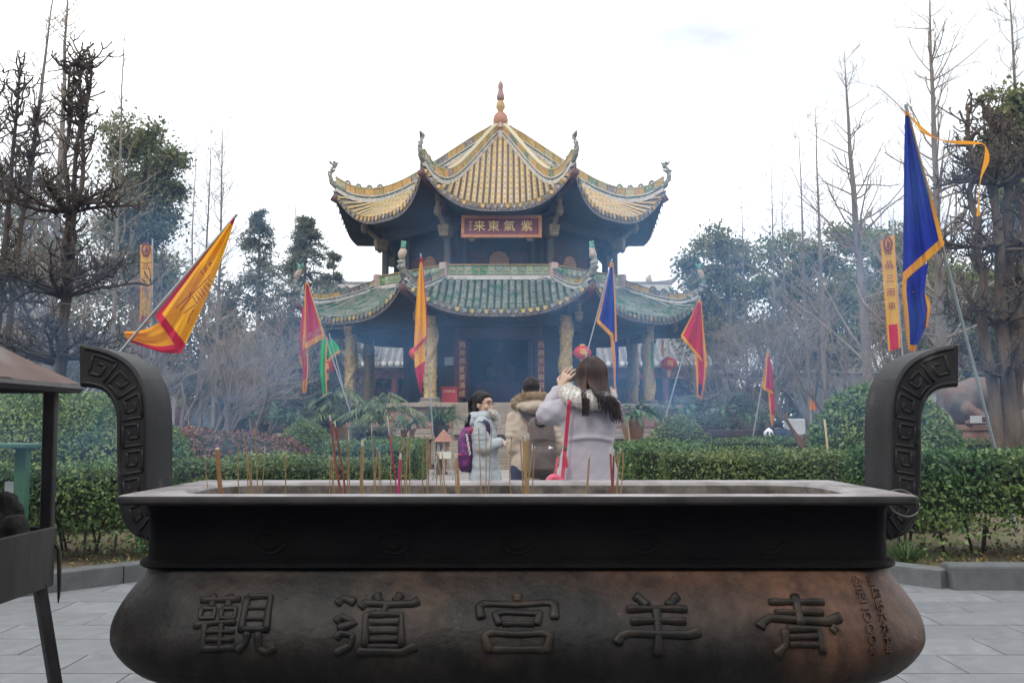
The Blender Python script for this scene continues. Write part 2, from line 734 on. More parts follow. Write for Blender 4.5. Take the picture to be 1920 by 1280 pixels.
def dome(name, label, cat, c, rx, ry, z0, z1, size, n, lm, amp=0.08, group=None, power=1.0, dep=0.07):
    t = thing(name, label, cat, (c[0], c[1], 0), group)
    H = z1 - z0
    th = rng.uniform(0, 2 * PI, n)
    u = rng.uniform(-0.35, 1, n)
    ph = np.sqrt(np.clip(1 - u * u, 0, 1))
    N = np.stack([np.cos(th) * ph, np.sin(th) * ph, u], 1)
    rad = 1 - np.abs(rng.normal(0, dep, n))
    C = np.stack([c[0] + rx * N[:, 0] * rad, c[1] + ry * N[:, 1] * rad, z0 + H * 0.26 + (H * 0.74) * u * rad], 1)
    nn = wave_noise(C, 1.3) + 0.6 * wave_noise(C, 4.0)
    C = C + N * (nn * amp)[:, None]
    v, q = leaf_arrays(C, N, size, jitter=0.55)
    np_mesh('foliage', v, q, lm, t)
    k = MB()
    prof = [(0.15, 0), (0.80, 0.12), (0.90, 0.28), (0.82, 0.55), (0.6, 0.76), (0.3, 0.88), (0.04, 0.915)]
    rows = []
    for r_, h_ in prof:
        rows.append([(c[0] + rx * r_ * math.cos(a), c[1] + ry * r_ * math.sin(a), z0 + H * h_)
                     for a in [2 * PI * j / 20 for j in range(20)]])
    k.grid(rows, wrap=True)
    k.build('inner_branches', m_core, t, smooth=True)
    st = MB()
    for _ in range(9):
        a = random.uniform(0, 2 * PI)
        st.tube([(c[0] + 0.1 * math.cos(a), c[1] + 0.1 * math.sin(a), 0.05),
                 (c[0] + rx * 0.5 * math.cos(a), c[1] + ry * 0.5 * math.sin(a), z0 + H * 0.45)], [0.03, 0.012], n=5)
    tag(st.build('stem', m_stem, t), kind='stuff')
    return t


hedge('box_hedge', 'clipped dark green hedge behind the kerb at the far left', 'hedge',
      [(-8.2, 8.75), (-3.35, 9.15)], 0.9, 0.15, 0.97, 0.042, 2400, m_hedge, skirt=1.0)
hedge('box_hedge', 'low clipped green hedge behind the left part of the burner rim', 'hedge',
      [(-3.2, 10.2), (-2.0, 11.6)], 1.6, 0.15, 0.97, 0.042, 2100, m_hedge2, skirt=0.6)
hedge('box_hedge', 'clipped hedge ending left of the central path', 'hedge',
      [(-1.95, 12.6), (-1.88, 15.6)], 1.1, 0.15, 1.1, 0.04, 1800, m_hedge, skirt=0.3)
hedge('box_hedge', 'clipped hedge starting right of the central path', 'hedge',
      [(1.95, 14.6), (2.0, 11.9)], 1.1, 0.15, 1.09, 0.045, 1400, m_hedge, skirt=0.3)
hedge('box_hedge', 'broad green hedge behind the right part of the burner rim', 'hedge',
      [(2.1, 11.4), (3.55, 10.2)], 1.5, 0.15, 1.05, 0.044, 2000, m_hedge2, skirt=0.6)
hedge('box_hedge', 'clipped green hedge with bare lower stems beside the right handle of the burner', 'hedge',
      [(3.3, 9.15), (6.6, 8.95)], 0.95, 0.16, 1.1, 0.047, 2100, m_hedge, skirt=1.0)
dome('round_shrub', 'large domed green shrub behind the hedge at the left edge', 'shrub', (-5.75, 12.0), 1.85, 1.5, 0.15, 1.78, 0.052, 30000, m_dome, amp=0.035, dep=0.05)
dome('round_shrub', 'tall domed glossy shrub behind the right handle of the burner', 'shrub', (4.5, 11.8), 1.02, 1.0, 0.15, 1.84, 0.062, 14000, m_dome, amp=0.07)
dome('round_shrub', 'small round clipped shrub beyond the red-leaved bush', 'shrub', (-3.7, 17.2), 0.60, 0.6, 0.2, 1.42, 0.045, 6000, m_dome, amp=0.03)
dome('round_shrub', 'round clipped shrub right of the woman in the lavender coat', 'shrub', (2.95, 17.2), 0.66, 0.65, 0.3, 1.50, 0.05, 6000, m_hedge2, amp=0.04)
dome('red_leaf_shrub', 'spreading shrub of dull red and bronze leaves behind the left hedge', 'shrub', (-4.35, 13.6), 1.75, 1.0, 0.2, 1.32, 0.06, 12000, m_red, amp=0.07)
hedge('box_hedge', 'low straight hedge in front of the bonsai stands on the right', 'hedge',
      [(3.55, 18.6), (5.6, 18.6)], 0.7, 0.15, 1.09, 0.05, 900, m_hedge)
hedge('box_hedge', 'low dark hedge below the bronze statue at far right', 'hedge',
      [(7.0, 15.6), (9.0, 15.6)], 0.6, 0.15, 1.12, 0.055, 700, m_hedge)


def tuft(name, label, c, n, L, lean, mt, cat='plant', wd=0.012, group=None, z=0.12, r0=0.03):
    vs, fs = [], []
    for _ in range(n):
        a = random.uniform(0, 2 * PI)
        ln = L * random.uniform(0.6, 1.15)
        out = lean * random.uniform(0.4, 1.2)
        d = Vector((math.cos(a), math.sin(a), 0))
        s = Vector((-d.y, d.x, 0)) * wd / 2
        b = Vector((c[0], c[1], z)) + d * random.uniform(0, r0)
        k = len(vs)
        for j in range(5):
            t = j / 4
            p = b + d * (ln * out * t) + Vector((0, 0, ln * (t - 0.62 * out * t * t * 1.25)))
            wq = (1 - t) ** 0.6 + 0.03
            vs += [p + s * wq, p - s * wq]
        for j in range(4):
            fs.append((k + 2 * j, k + 2 * j + 1, k + 2 * j + 3, k + 2 * j + 2))
    m_ = MB()
    m_.add(vs, fs)
    return tag(m_.build(name, mt, loc=(c[0], c[1], z)), label, cat, group)


tuft('grass_tuft', 'tuft of green strap grass on the soil behind the right kerb', (3.42, 8.45), 150, 0.34, 0.8, m_grass, wd=0.014)

# fallen leaves and small grass on the beds
n = 2600
x = np.where(rng.uniform(0, 1, n) < 0.5, rng.uniform(-7, -2.6, n), rng.uniform(2.9, 7, n))
y = np.where(x < 0, np.maximum(7.4, 8.3 + (x + 3.28) * 0.0 + rng.uniform(0, 1.9, n)), 8.1 + rng.uniform(0, 1.6, n))
C = np.stack([x, y, np.full(n, 0.137)], 1)
v, q = leaf_arrays(C, np.tile([0, 0, 1.0], (n, 1)), 0.05, jitter=0.5)
v[:, 2] = np.maximum(v[:, 2], 0.133)
tag(np_mesh('leaf_litter', v, q, m_litter), 'scattered dry leaves on the soil of the planting beds', 'leaf litter', kind='stuff')
n = 5000
x = np.where(rng.uniform(0, 1, n) < 0.5, rng.uniform(-7, -2.9, n), rng.uniform(3.6, 7, n))
y = 8.05 + rng.uniform(0, 1.0, n) ** 1.5 * 2 + np.where(x < 0, 0.25, 0)
keep = np.array([mnoise.noise(Vector((a * 1.6, b * 1.6, 3))) > 0.0 for a, b in zip(x, y)])
C = np.stack([x, y, np.full(n, 0.128)], 1)[keep]
v, q = leaf_arrays(C, np.tile([0, 0, 1.0], (len(C), 1)), 0.07, aspect=0.12, jitter=0.25)
tag(np_mesh('grass', v, q, m_grass), 'short grass growing on the beds under the hedges', 'grass', kind='stuff')
# ================================================================== INCENSE BURNER
m_iron = mat('sooty_iron', (0.007, 0.0065, 0.0062), (0.019, 0.0165, 0.0145), scale=4, rough=0.5, metal=0.0, spec=0.22, bump=0.55, bscale=38, c3=(0.042, 0.027, 0.019), scale3=2.2, f3=(0.5, 0.75), bdist=0.008)
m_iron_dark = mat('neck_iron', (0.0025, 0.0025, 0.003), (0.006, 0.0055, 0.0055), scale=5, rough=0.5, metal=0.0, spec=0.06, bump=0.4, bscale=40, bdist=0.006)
m_handle = mat('handle_iron', (0.008, 0.0085, 0.0105), (0.021, 0.0205, 0.0215), scale=5, rough=0.55, metal=0.0, spec=0.25, bump=0.4, bscale=60, c3=(0.10, 0.095, 0.09), scale3=9, f3=(0.62, 0.8), bdist=0.005)
m_rim = mat('rim_ash', (0.17, 0.155, 0.155), (0.33, 0.315, 0.32), scale=7, rough=0.85, metal=0.0, bump=0.35, bscale=60, c3=(0.10, 0.075, 0.06), scale3=3, f3=(0.6, 0.8), bdist=0.006)
m_rim_edge = mat('rim_edge', (0.012, 0.011, 0.012), (0.03, 0.027, 0.028), scale=9, rough=0.6, metal=0.0, spec=0.2, bump=0.3, bscale=60, bdist=0.005)
m_gilt_dark = mat('worn_iron_stroke', (0.007, 0.0065, 0.0062), (0.022, 0.018, 0.015), scale=9, rough=0.5, spec=0.2, bump=0.3, bscale=70, bdist=0.004)
m_gilt = mat('worn_gilt_iron', (0.010, 0.0085, 0.0075), (0.05, 0.033, 0.018), scale=9, rough=0.48, spec=0.22, bump=0.3, bscale=70, lo=0.45, hi=0.75, bdist=0.004)
m_sand = mat('incense_ash', (0.16, 0.14, 0.12), (0.36, 0.34, 0.31), scale=25, rough=1.0, bump=0.8, bscale=60, bdist=0.02)
m_soot_in = mat('inner_wall', (0.05, 0.042, 0.038), (0.17, 0.15, 0.135), scale=14, rough=0.9, bump=0.6, bscale=60, bdist=0.01)

# rusty iron belly: the rust grows over the right-hand third and along the shoulder
t_ = m_iron.node_tree
bs = t_.nodes['Principled BSDF']
src = bs.inputs['Base Color'].links[0].from_socket
tcx = t_.nodes.new('ShaderNodeTexCoord')
sep = t_.nodes.new('ShaderNodeSeparateXYZ')
t_.links.new(tcx.outputs['Object'], sep.inputs[0])
nzr = t_.nodes.new('ShaderNodeTexNoise')
nzr.inputs['Scale'].default_value = 2.2
nzr.inputs['Detail'].default_value = 8
t_.links.new(tcx.outputs['Object'], nzr.inputs['Vector'])
ma = t_.nodes.new('ShaderNodeMath')
ma.operation = 'MULTIPLY_ADD'
ma.inputs[1].default_value = 0.42
t_.links.new(sep.outputs['X'], ma.inputs[0])
t_.links.new(nzr.outputs['Fac'], ma.inputs[2])
mz = t_.nodes.new('ShaderNodeMath')
mz.operation = 'MULTIPLY_ADD'
mz.inputs[1].default_value = 1.5
t_.links.new(sep.outputs['Z'], mz.inputs[0])
t_.links.new(ma.outputs[0], mz.inputs[2])
mr = t_.nodes.new('ShaderNodeMapRange')
mr.inputs['From Min'].default_value = 1.78
mr.inputs['From Max'].default_value = 2.20
t_.links.new(mz.outputs[0], mr.inputs['Value'])
mx = t_.nodes.new('ShaderNodeMix')
mx.data_type = 'RGBA'
t_.links.new(mr.outputs[0], mx.inputs[0])
t_.links.new(src, mx.inputs[6])
mx.inputs[7].default_value = (0.072, 0.036, 0.022, 1)
# mottled corrosion and dribbled streaks
nzs = t_.nodes.new('ShaderNodeTexNoise')
nzs.inputs['Scale'].default_value = 17
nzs.inputs['Detail'].default_value = 9
nzs.inputs['Roughness'].default_value = 0.7
mps = t_.nodes.new('ShaderNodeMapping')
mps.inputs['Scale'].default_value = (1.0, 1.0, 0.35)
t_.links.new(tcx.outputs['Object'], mps.inputs['Vector'])
t_.links.new(mps.outputs[0], nzs.inputs['Vector'])
mrs = t_.nodes.new('ShaderNodeMapRange')
mrs.inputs['From Min'].default_value = 0.35
mrs.inputs['From Max'].default_value = 0.68
mrs.inputs['To Min'].default_value = 0.45
mrs.inputs['To Max'].default_value = 1.6
t_.links.new(nzs.outputs['Fac'], mrs.inputs['Value'])
hv = t_.nodes.new('ShaderNodeHueSaturation')
t_.links.new(mx.outputs[2], hv.inputs['Color'])
t_.links.new(mrs.outputs[0], hv.inputs['Value'])
# fine pale scratches and ash specks
vs_ = t_.nodes.new('ShaderNodeTexNoise')
vs_.inputs['Scale'].default_value = 115
vs_.inputs['Detail'].default_value = 3
t_.links.new(tcx.outputs['Object'], vs_.inputs['Vector'])
mr2 = t_.nodes.new('ShaderNodeMapRange')
mr2.inputs['From Min'].default_value = 0.71
mr2.inputs['From Max'].default_value = 0.78
mr2.inputs['To Max'].default_value = 0.6
t_.links.new(vs_.outputs['Fac'], mr2.inputs['Value'])
mx2 = t_.nodes.new('ShaderNodeMix')
mx2.data_type = 'RGBA'
t_.links.new(mr2.outputs[0], mx2.inputs[0])
t_.links.new(hv.outputs[0], mx2.inputs[6])
mx2.inputs[7].default_value = (0.20, 0.17, 0.14, 1)
t_.links.new(mx2.outputs[2], bs.inputs['Base Color'])

BX, BY = 0.016, 3.09        # plan centre of the burner
burner = thing('incense_burner', 'long cast-iron incense burner with curved handles and raised characters', 'incense burner', (BX, BY, 0))


def rrect(hw, hd, r, z, n=7, m=1):
    pts = []
    r = min(r, hw, hd)
    for cx, cy, a0 in ((hw - r, hd - r, 0), (-hw + r, hd - r, 90), (-hw + r, -hd + r, 180), (hw - r, -hd + r, 270)):
        for k in range(n):
            a = R(a0 + 90 * k / (n - 1))
            pts.append((BX + cx + r * math.cos(a), BY + cy + r * math.sin(a), z))
    return pts


def loft(levels, name, mt, parent, smooth=True, caps=False, auto=40):
    b = MB()
    b.grid([rrect(*l) for l in levels], wrap=True)
    if caps:
        n_ = len(rrect(*levels[0]))
        b.f.append(list(range(n_ - 1, -1, -1)))
        b.f.append(list(range((len(levels) - 1) * n_, len(levels) * n_)))
        b.m += [0, 0]
    o = b.build(name, mt, parent, smooth=smooth, auto=auto)
    fix_normals(o)
    return o


# belly profile: (z, half width, half depth, corner radius)
BELLY = [(0.560, 0.80, 0.16, 0.15), (0.585, 1.01, 0.30, 0.26), (0.61, 1.085, 0.37, 0.30), (0.645, 1.145, 0.425, 0.32), (0.69, 1.186, 0.457, 0.34), (0.735, 1.203, 0.472, 0.34),
         (0.775, 1.200, 0.468, 0.34), (0.815, 1.184, 0.452, 0.33), (0.855, 1.158, 0.425, 0.30), (0.895, 1.123, 0.385, 0.24),
         (0.925, 1.098, 0.345, 0.18), (0.942, 1.088, 0.325, 0.13)]


def belly_y(z):
    return BY - smooth_tab([(b[0], b[2]) for b in BELLY], z)


lv = []
for k in range(37):
    z = 0.560 + (0.942 - 0.560) * k / 36
    lv.append((smooth_tab([(b[0], b[1]) for b in BELLY], z), smooth_tab([(b[0], b[2]) for b in BELLY], z),
               smooth_tab([(b[0], b[3]) for b in BELLY], z), z))
body = loft(lv, 'belly', m_iron, burner, caps=True, auto=None)
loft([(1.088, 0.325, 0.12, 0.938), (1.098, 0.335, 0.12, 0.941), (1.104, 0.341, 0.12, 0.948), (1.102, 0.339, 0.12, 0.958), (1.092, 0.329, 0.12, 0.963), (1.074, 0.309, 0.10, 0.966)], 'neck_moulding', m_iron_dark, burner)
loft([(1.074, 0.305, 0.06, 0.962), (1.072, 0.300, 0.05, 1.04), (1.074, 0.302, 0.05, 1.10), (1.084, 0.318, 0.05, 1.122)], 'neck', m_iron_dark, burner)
# rim: under face, outer edge, top face, inner lip, inner wall
loft([(1.07, 0.30, 0.05, 1.122), (1.126, 0.378, 0.03, 1.124), (1.130, 0.384, 0.03, 1.131), (1.130, 0.384, 0.03, 1.144), (1.126, 0.380, 0.03, 1.149)], 'rim_edge', m_rim_edge, burner)
rim = MB()
lvs = [(1.126, 0.380, 0.03, 1.149), (1.118, 0.372, 0.03, 1.1515), (1.02, 0.290, 0.14, 1.150), (1.008, 0.277, 0.15, 1.147), (1.004, 0.272, 0.15, 1.138)]
rim.grid([rrect(*l) for l in lvs], wrap=True)
fix_normals(rim.build('rim_top', m_rim, burner, smooth=True))
loft([(1.004, 0.272, 0.15, 1.138), (1.0, 0.27, 0.15, 1.02)], 'inner_wall', m_soot_in, burner)
sd = MB()
rows = []
for i in range(13):
    row = []
    for j in range(49):
        x = -0.998 + 1.996 * j / 48
        y = -0.268 + 0.536 * i / 12
        row.append((BX + x, BY + y, 1.075 + 0.014 * mnoise.noise(Vector((x * 6, y * 6, 1))) + 0.006 * mnoise.noise(Vector((x * 25, y * 25, 2)))))
    rows.append(row)
sd.grid(rows)
sd.build('ash_bed', m_sand, burner, smooth=True)
# legs
for sx in (-1, 1):
    for sy in (-1, 1):
        lg = MB()
        lg.lathe([(0.15, 0.62), (0.13, 0.52), (0.09, 0.40), (0.07, 0.25), (0.075, 0.12), (0.105, 0.04), (0.11, 0.0275)][::-1], (BX + sx * 0.86, BY + sy * 0.22, 0), 14)
        lg.build('leg', m_iron, burner, smooth=True)

# faint ring medallions on the neck
for px in (505, 738, 970, 1206, 1440):
    rg = MB()
    c_ = P(px, 1018, BY - 0.303)
    rg.tube([Vector((c_.x + 0.045 * math.cos(a), BY - 0.3035, c_.z + 0.030 * math.sin(a))) for a in [2 * PI * j / 24 for j in range(25)]], 0.0035, n=6, ax=(0, -1, 0), flat=0.7)
    rg.tube([Vector((c_.x + 0.022 * math.cos(a), BY - 0.3035, c_.z + 0.014 * math.sin(a))) for a in [PI * 0.9 + PI * 1.1 * j / 12 for j in range(13)]], 0.0035, n=6, ax=(0, -1, 0), flat=0.7)
    rg.build('ring_medallion', m_iron_dark, burner, smooth=True)
# ---- handles: curved bands, thick in depth, key-pattern relief on both faces
HY0, HY1 = 3.0, 3.215
OUT = [(274, 1013), (246, 1000), (226, 968), (220, 930), (217, 860), (217, 800), (215, 772), (206, 748), (190, 732), (168, 726), (150, 725)]
INN = [(296, 962), (284, 955), (280, 940), (279, 915), (279, 850), (279, 790), (275, 745), (262, 706), (238, 676), (198, 655), (150, 644)]


def handle(mirror):
    def W(px, py, y):
        p = P(px, py, HY0)
        x = p.x - BX
        if not mirror:
            return Vector((BX + x, y, p.z))
        return Vector((BX - x + 0.012, y, p.z))
    o3 = curve_pts([W(px, py, HY0) for px, py in OUT], 41)
    i3 = curve_pts([W(px, py, HY0) for px, py in INN], 41)
    h = MB()
    rows = []
    dy = Vector((0, HY1 - HY0, 0))
    for a, b in zip(o3, i3):
        e = (b - a) * 0.05
        bv = Vector((0, 0.008, 0))
        rows.append([a + bv, a + e, b - e, b + bv, b + dy - bv, b - e + dy, a + e + dy, a + dy - bv])
    h.grid(rows, wrap=True)
    n_ = 8
    h.f.append(list(range(n_ - 1, -1, -1)))
    h.f.append([40 * n_ + k for k in range(n_)])
    h.m += [0, 0]
    hd = h.build('handle', m_handle, burner, smooth=True, auto=35)
    fix_normals(hd)
    # key pattern
    lens = [0]
    for k in range(40):
        lens.append(lens[-1] + ((o3[k + 1] + i3[k + 1]) / 2 - (o3[k] + i3[k]) / 2).length)
    tot = lens[-1]

    def at(s, wv, y):
        k = int(np.searchsorted(lens, s)) - 1
        k = max(0, min(39, k))
        u = (s - lens[k]) / (lens[k + 1] - lens[k])
        a = o3[k].lerp(o3[k + 1], u)
        b = i3[k].lerp(i3[k + 1], u)
        q = a.lerp(b, wv)
        return Vector((q.x, y, q.z))
    rel = MB()
    nu = 7
    mg = 0.02
    ul = (tot - 2 * mg) / nu
    for face in (0, 1):
        yy = HY0 - 0.0005 if face == 0 else HY1 + 0.0005
        for k in range(nu):
            s0 = mg + k * ul
            pat = [(0.06, 0.22), (0.06, 0.80), (0.84, 0.80), (0.84, 0.34), (0.34, 0.34), (0.34, 0.62), (0.60, 0.62)]
            if k % 2:
                pat = [(a, 1.02 - b) for a, b in pat]
            for (a, b), (c, d) in zip(pat, pat[1:]):
                pts = [at(s0 + (a + (c - a) * t) * ul, b + (d - b) * t, yy) for t in (0, 0.33, 0.67, 1)]
                rel.tube(pts, 0.0050, n=6, ax=(0, 1, 0), flat=0.75)
        for wv in (0.10, 0.92):
            rel.tube([at(0.01 + (tot - 0.02) * t / 30, wv, yy) for t in range(31)], 0.0055, n=6, ax=(0, 1, 0), flat=0.8)
    rel.build('key_pattern', m_handle, hd, smooth=True)
    return hd


h1 = handle(False)
h2 = handle(True)
tag(h1, 'left handle curling outward, key pattern in relief')
tag(h2, 'right handle curling outward, key pattern in relief')
wr = MB()
wr.tube(curve_pts([P(1655, 925, 2.97), P(1690, 918, 2.96), P(1718, 935, 2.95), P(1722, 958, 2.96), P(1700, 968, 2.96), P(1672, 955, 2.97), P(1668, 935, 2.98)], 30), 0.0026, n=5)
wr.build('wire_loop', mat('wire', (0.16, 0.15, 0.14), rough=0.45, metal=0.7), burner, smooth=True)

# ---- raised characters on the belly (right to left), clerical style
GLY = {
    '觀': [([(.02, .10), (.50, .08)], 1), ([(.16, .0), (.17, .2)], .9), ([(.37, .0), (.36, .2)], .9),
          ([(.05, .22), (.06, .38), (.22, .38), (.22, .22), (.05, .22)], .6), ([(.30, .22), (.31, .38), (.47, .38), (.47, .22), (.30, .22)], .6),
          ([(.0, .52), (.24, .47), (.50, .46)], .8), ([(.13, .44), (.15, .98)], .8), ([(.33, .44), (.34, .98)], .7),
          ([(.15, .62), (.5, .62)], .6), ([(.15, .76), (.5, .76)], .6), ([(.12, .92), (.52, .90)], .8),
          ([(.58, .03), (.58, .62)], .95), ([(.58, .04), (.86, .03), (.87, .62)], .95), ([(.6, .22), (.85, .22)], .6), ([(.6, .40), (.85, .40)], .6), ([(.58, .58), (.87, .58)], .8),
          ([(.66, .62), (.64, .82), (.54, .96)], .9), ([(.78, .62), (.80, .92), (.90, .98), (1.0, .88)], .9)],
    '道': [([(.02, .16), (.10, .06), (.24, .13)], 1.1), ([(.03, .46), (.10, .36), (.26, .46), (.06, .56)], 1.0), ([(.05, .74), (.10, .64), (.25, .68), (.22, .86), (.04, 1.0)], .9),
          ([(.30, .98), (.55, .97), (.82, .98), (1.0, .86)], 1.05), ([(.48, .0), (.52, .12)], 1.3), ([(.78, .0), (.72, .12)], 1.3),
          ([(.30, .22), (.36, .14), (.65, .16), (.92, .15), (1.0, .10)], 1.1), ([(.62, .16), (.58, .30)], .9),
          ([(.40, .90), (.38, .34), (.52, .30)], .9), ([(.42, .33), (.80, .33), (.82, .88)], .9),
          ([(.44, .47), (.78, .47)], .65), ([(.44, .62), (.78, .62)], .65), ([(.44, .76), (.78, .76)], .65), ([(.42, .88), (.80, .88)], .7)],
    '宫': [([(.50, .0), (.50, .12)], 1.3), ([(.07, .40), (.04, .20), (.09, .14), (.5, .16), (.88, .12), (.95, .16), (.94, .40)], 1.05),
          ([(.29, .50), (.23, .32), (.34, .28), (.66, .30), (.77, .30), (.72, .50)], .9), ([(.32, .49), (.70, .49)], .75),
          ([(.17, .98), (.11, .70), (.17, .62), (.5, .66), (.82, .63), (.89, .70), (.84, .98)], .95), ([(.20, .93), (.82, .93)], .85)],
    '羊': [([(.26, .02), (.40, .18)], 1.35), ([(.78, .02), (.64, .18)], 1.35), ([(.14, .23), (.50, .22), (.87, .23)], 1.05),
          ([(.18, .42), (.50, .41), (.84, .42)], 1.0), ([(.0, .78), (.05, .66), (.14, .60), (.5, .62), (.86, .63), (1.0, .57)], 1.15),
          ([(.50, .18), (.50, .6), (.49, 1.0)], 1.1)],
    '青': [([(.50, .0), (.50, .48)], 1.2), ([(.16, .12), (.84, .12)], 1.05), ([(.21, .28), (.80, .28)], 1.0),
          ([(.0, .52), (.04, .44), (.14, .36), (.5, .40), (.84, .42), (1.0, .34)], 1.2),
          ([(.30, .54), (.29, .80), (.16, .98)], 1.0), ([(.32, .54), (.71, .54), (.73, .96)], .95),
          ([(.34, .67), (.69, .67)], .75), ([(.34, .80), (.69, .80)], .75), ([(.92, .50), (.86, .58)], 1.1)],
}
COLS = [('觀', 370, 525), ('道', 627, 785), ('宫', 892, 1048), ('羊', 1152, 1308), ('青', 1418, 1572)]
for ch, xl, xr in COLS:
    gm = MB()
    zt, zb = PZ(1122, 2.625), PZ(1222, 2.625)
    x0, x1 = PX(xl, 2.62), PX(xr, 2.62)
    if ch in '青羊':
        zb = PZ(1228, 2.625)
    for st, wt in GLY[ch]:
        dense = []
        for a, b in zip(st, st[1:]):
            for k in range(6):
                t = k / 6
                dense.append((a[0] + (b[0] - a[0]) * t, a[1] + (b[1] - a[1]) * t))
        dense.append(st[-1])
        pts, rad = [], []
        for i, (u, v) in enumerate(dense):
            z = zt + (zb - zt) * v
            pts.append((x0 + (x1 - x0) * u, belly_y(z) - 0.0035, z))
            e = min(i, len(dense) - 1 - i) / (len(dense) - 1)
            rad.append(0.0124 * wt * (1.12 - 0.35 * min(1, e * 3)) * (1 if 0 < i < len(dense) - 1 else 0.75))
        gm.tube(pts, rad, n=10, ax=(0, -1, 0.0), flat=0.62)
    gm.build('raised_character', m_gilt_dark if ch in '觀道' else m_gilt, burner, smooth=True)
# small inscription columns
for txt, pxc, hgt in (('道歷四六九七年', 1655, 0.032), ('公元二〇〇〇年', 1622, 0.032)):
    for k, ch in enumerate(txt):
        py = 1098 + 19.5 * k
        z = PZ(py, 2.66)
        xc = PX(pxc - (6 - k) * 0.4, 2.64)

        def mp_(q, xc=xc, z=z):
            zz = z + q.y
            # follow the rounded corner of the belly
            hw = smooth_tab([(b[0], b[1]) for b in BELLY], zz)
            rr = smooth_tab([(b[0], b[3]) for b in BELLY], zz)
            xx = xc + q.x - BX
            over = max(0.0, xx - (hw - rr))
            dy = rr - math.sqrt(max(0.0, rr * rr - over * over))
            return (xc + q.x, belly_y(zz) + dy - 0.0015 - q.z, zz)
        text_mesh('inscription_character', ch, hgt * 0.85, m_iron, burner, mp_, extrude=0.003, offset=0.0006)

# ================================================================== INCENSE STICKS
m_stick = mat('incense_brown', (0.20, 0.13, 0.06), (0.26, 0.18, 0.085), scale=20, rough=0.9, rand=0.2)
m_stick_thick = mat('incense_thick', (0.19, 0.095, 0.04), (0.26, 0.14, 0.06), scale=20, rough=0.9)
m_stick_red = mat('incense_red', (0.16, 0.035, 0.028), (0.22, 0.06, 0.045), scale=20, rough=0.8)
m_stick_pink = mat('incense_magenta', (0.26, 0.018, 0.075), (0.32, 0.03, 0.10), scale=20, rough=0.8)
m_tip = mat('incense_ash_tip', (0.33, 0.31, 0.28), (0.46, 0.44, 0.41), scale=40, rough=1.0)
m_char = mat('incense_char', (0.03, 0.028, 0.025), rough=1.0)


def stick(xb, xt, yt, w_px, mt, label, group, Y=None, ash=0.0, curl=0.0):
    Y = Y or random.uniform(2.93, 3.32)
    b = P(xb, 921, Y)
    tp = P(xt, yt, Y)
    d = (tp - b)
    base = b + d * ((1.068 - b.z) / d.z)
    r = w_px / 2 / F_PX * Y
    tp = tp + Vector((0, random.uniform(-0.02, 0.02), 0))
    d = tp - base
    nd = Vector((random.gauss(0, 0.004), 0, 0))
    q = 1 - ash
    s = MB()
    mid = base.lerp(tp, q * 0.5) + nd
    s.tube([base, mid, base.lerp(tp, q)], r, n=6)
    o = s.build('incense_stick', mt, loc=base, smooth=True, auto=50)
    tag(o, label, 'incense stick', group)
    a = MB()
    if ash > 0:
        p0 = base.lerp(tp, q)
        L = (tp - p0).length
        e = [p0, p0.lerp(tp, 0.5) + Vector((curl * L * 0.25, 0, 0)), tp + Vector((curl * L * 0.9, 0, -abs(curl) * L * 0.35))]
        a.tube(curve_pts(e, 7), [r * 0.95] * 5 + [r * 0.8, r * 0.5], n=6)
        a.build('ash_tip', m_tip, o, smooth=True)
    else:
        a.tube([tp - d.normalized() * 0.001, tp + d.normalized() * 0.006], [r, r * 0.7], n=6)
        a.build('ash_tip', m_tip if random.random() < .6 else m_char, o)
    return o


THIN = 'thin brown incense sticks in the ash'
ZONES = [(430, 'before the left end of the hedge'), (505, 'before the red-leaved shrub'), (560, 'in the gap right of the red-leaved shrub'), (640, 'left of the leaning dark red pair'),
         (690, 'just right of the leaning dark red pair'), (722, 'before the end of the left hedge'), (780, 'beside the magenta sticks'), (845, 'before the easel sign'),
         (870, 'below the purple backpack'), (940, 'before the woman in pale blue'), (1010, 'before the man in beige'), (1200, 'right of the lavender coat')]
ORD = ['first', 'second', 'third', 'fourth', 'fifth', 'sixth', 'seventh', 'eighth']
zcount = {}
for xb, xt, yt in sorted([(389, 381, 856), (451, 446, 828), (459, 458, 846), (470, 460, 815), (475, 468, 842), (483, 479, 800), (491, 496, 838),
                   (531, 535, 856), (536, 538, 858), (617, 619, 858), (623, 623, 850), (630, 627, 852),
                   (651, 648, 795), (657, 655, 806), (679, 679, 818), (685, 681, 822), (698, 698, 792), (704, 706, 842), (710, 711, 850), (713, 713, 846),
                   (733, 736, 778), (749, 751, 812), (753, 754, 832), (757, 758, 828), (762, 764, 815), (766, 767, 808),
                   (795, 795, 815), (800, 799, 822), (803, 804, 818), (822, 823, 836), (829, 818, 830), (832, 808, 797), (836, 828, 842), (855, 852, 846), (858, 857, 842),
                   (902, 897, 802), (911, 911, 800), (916, 922, 800), (962, 959, 824), (979, 975, 810), (984, 981, 822), (990, 992, 796), (996, 998, 832), (1000, 1003, 840),
                   (1158, 1163, 838), (1163, 1169, 846), (1156, 1158, 850)]):
    zn = next(z_ for lim, z_ in ZONES if xb < lim)
    zcount[zn] = zcount.get(zn, 0) + 1
    TL = '%s thin brown incense stick from the left %s' % (ORD[zcount[zn] - 1], zn)
    stick(xb, xt, yt, random.uniform(1.5, 2.3), m_stick, TL, THIN, ash=random.choice((0, 0, 0, 0.1, 0.16)), curl=random.choice((0, 0, 0.2, 0.6, -0.3)))
TH = 'bundled thicker brown incense sticks'
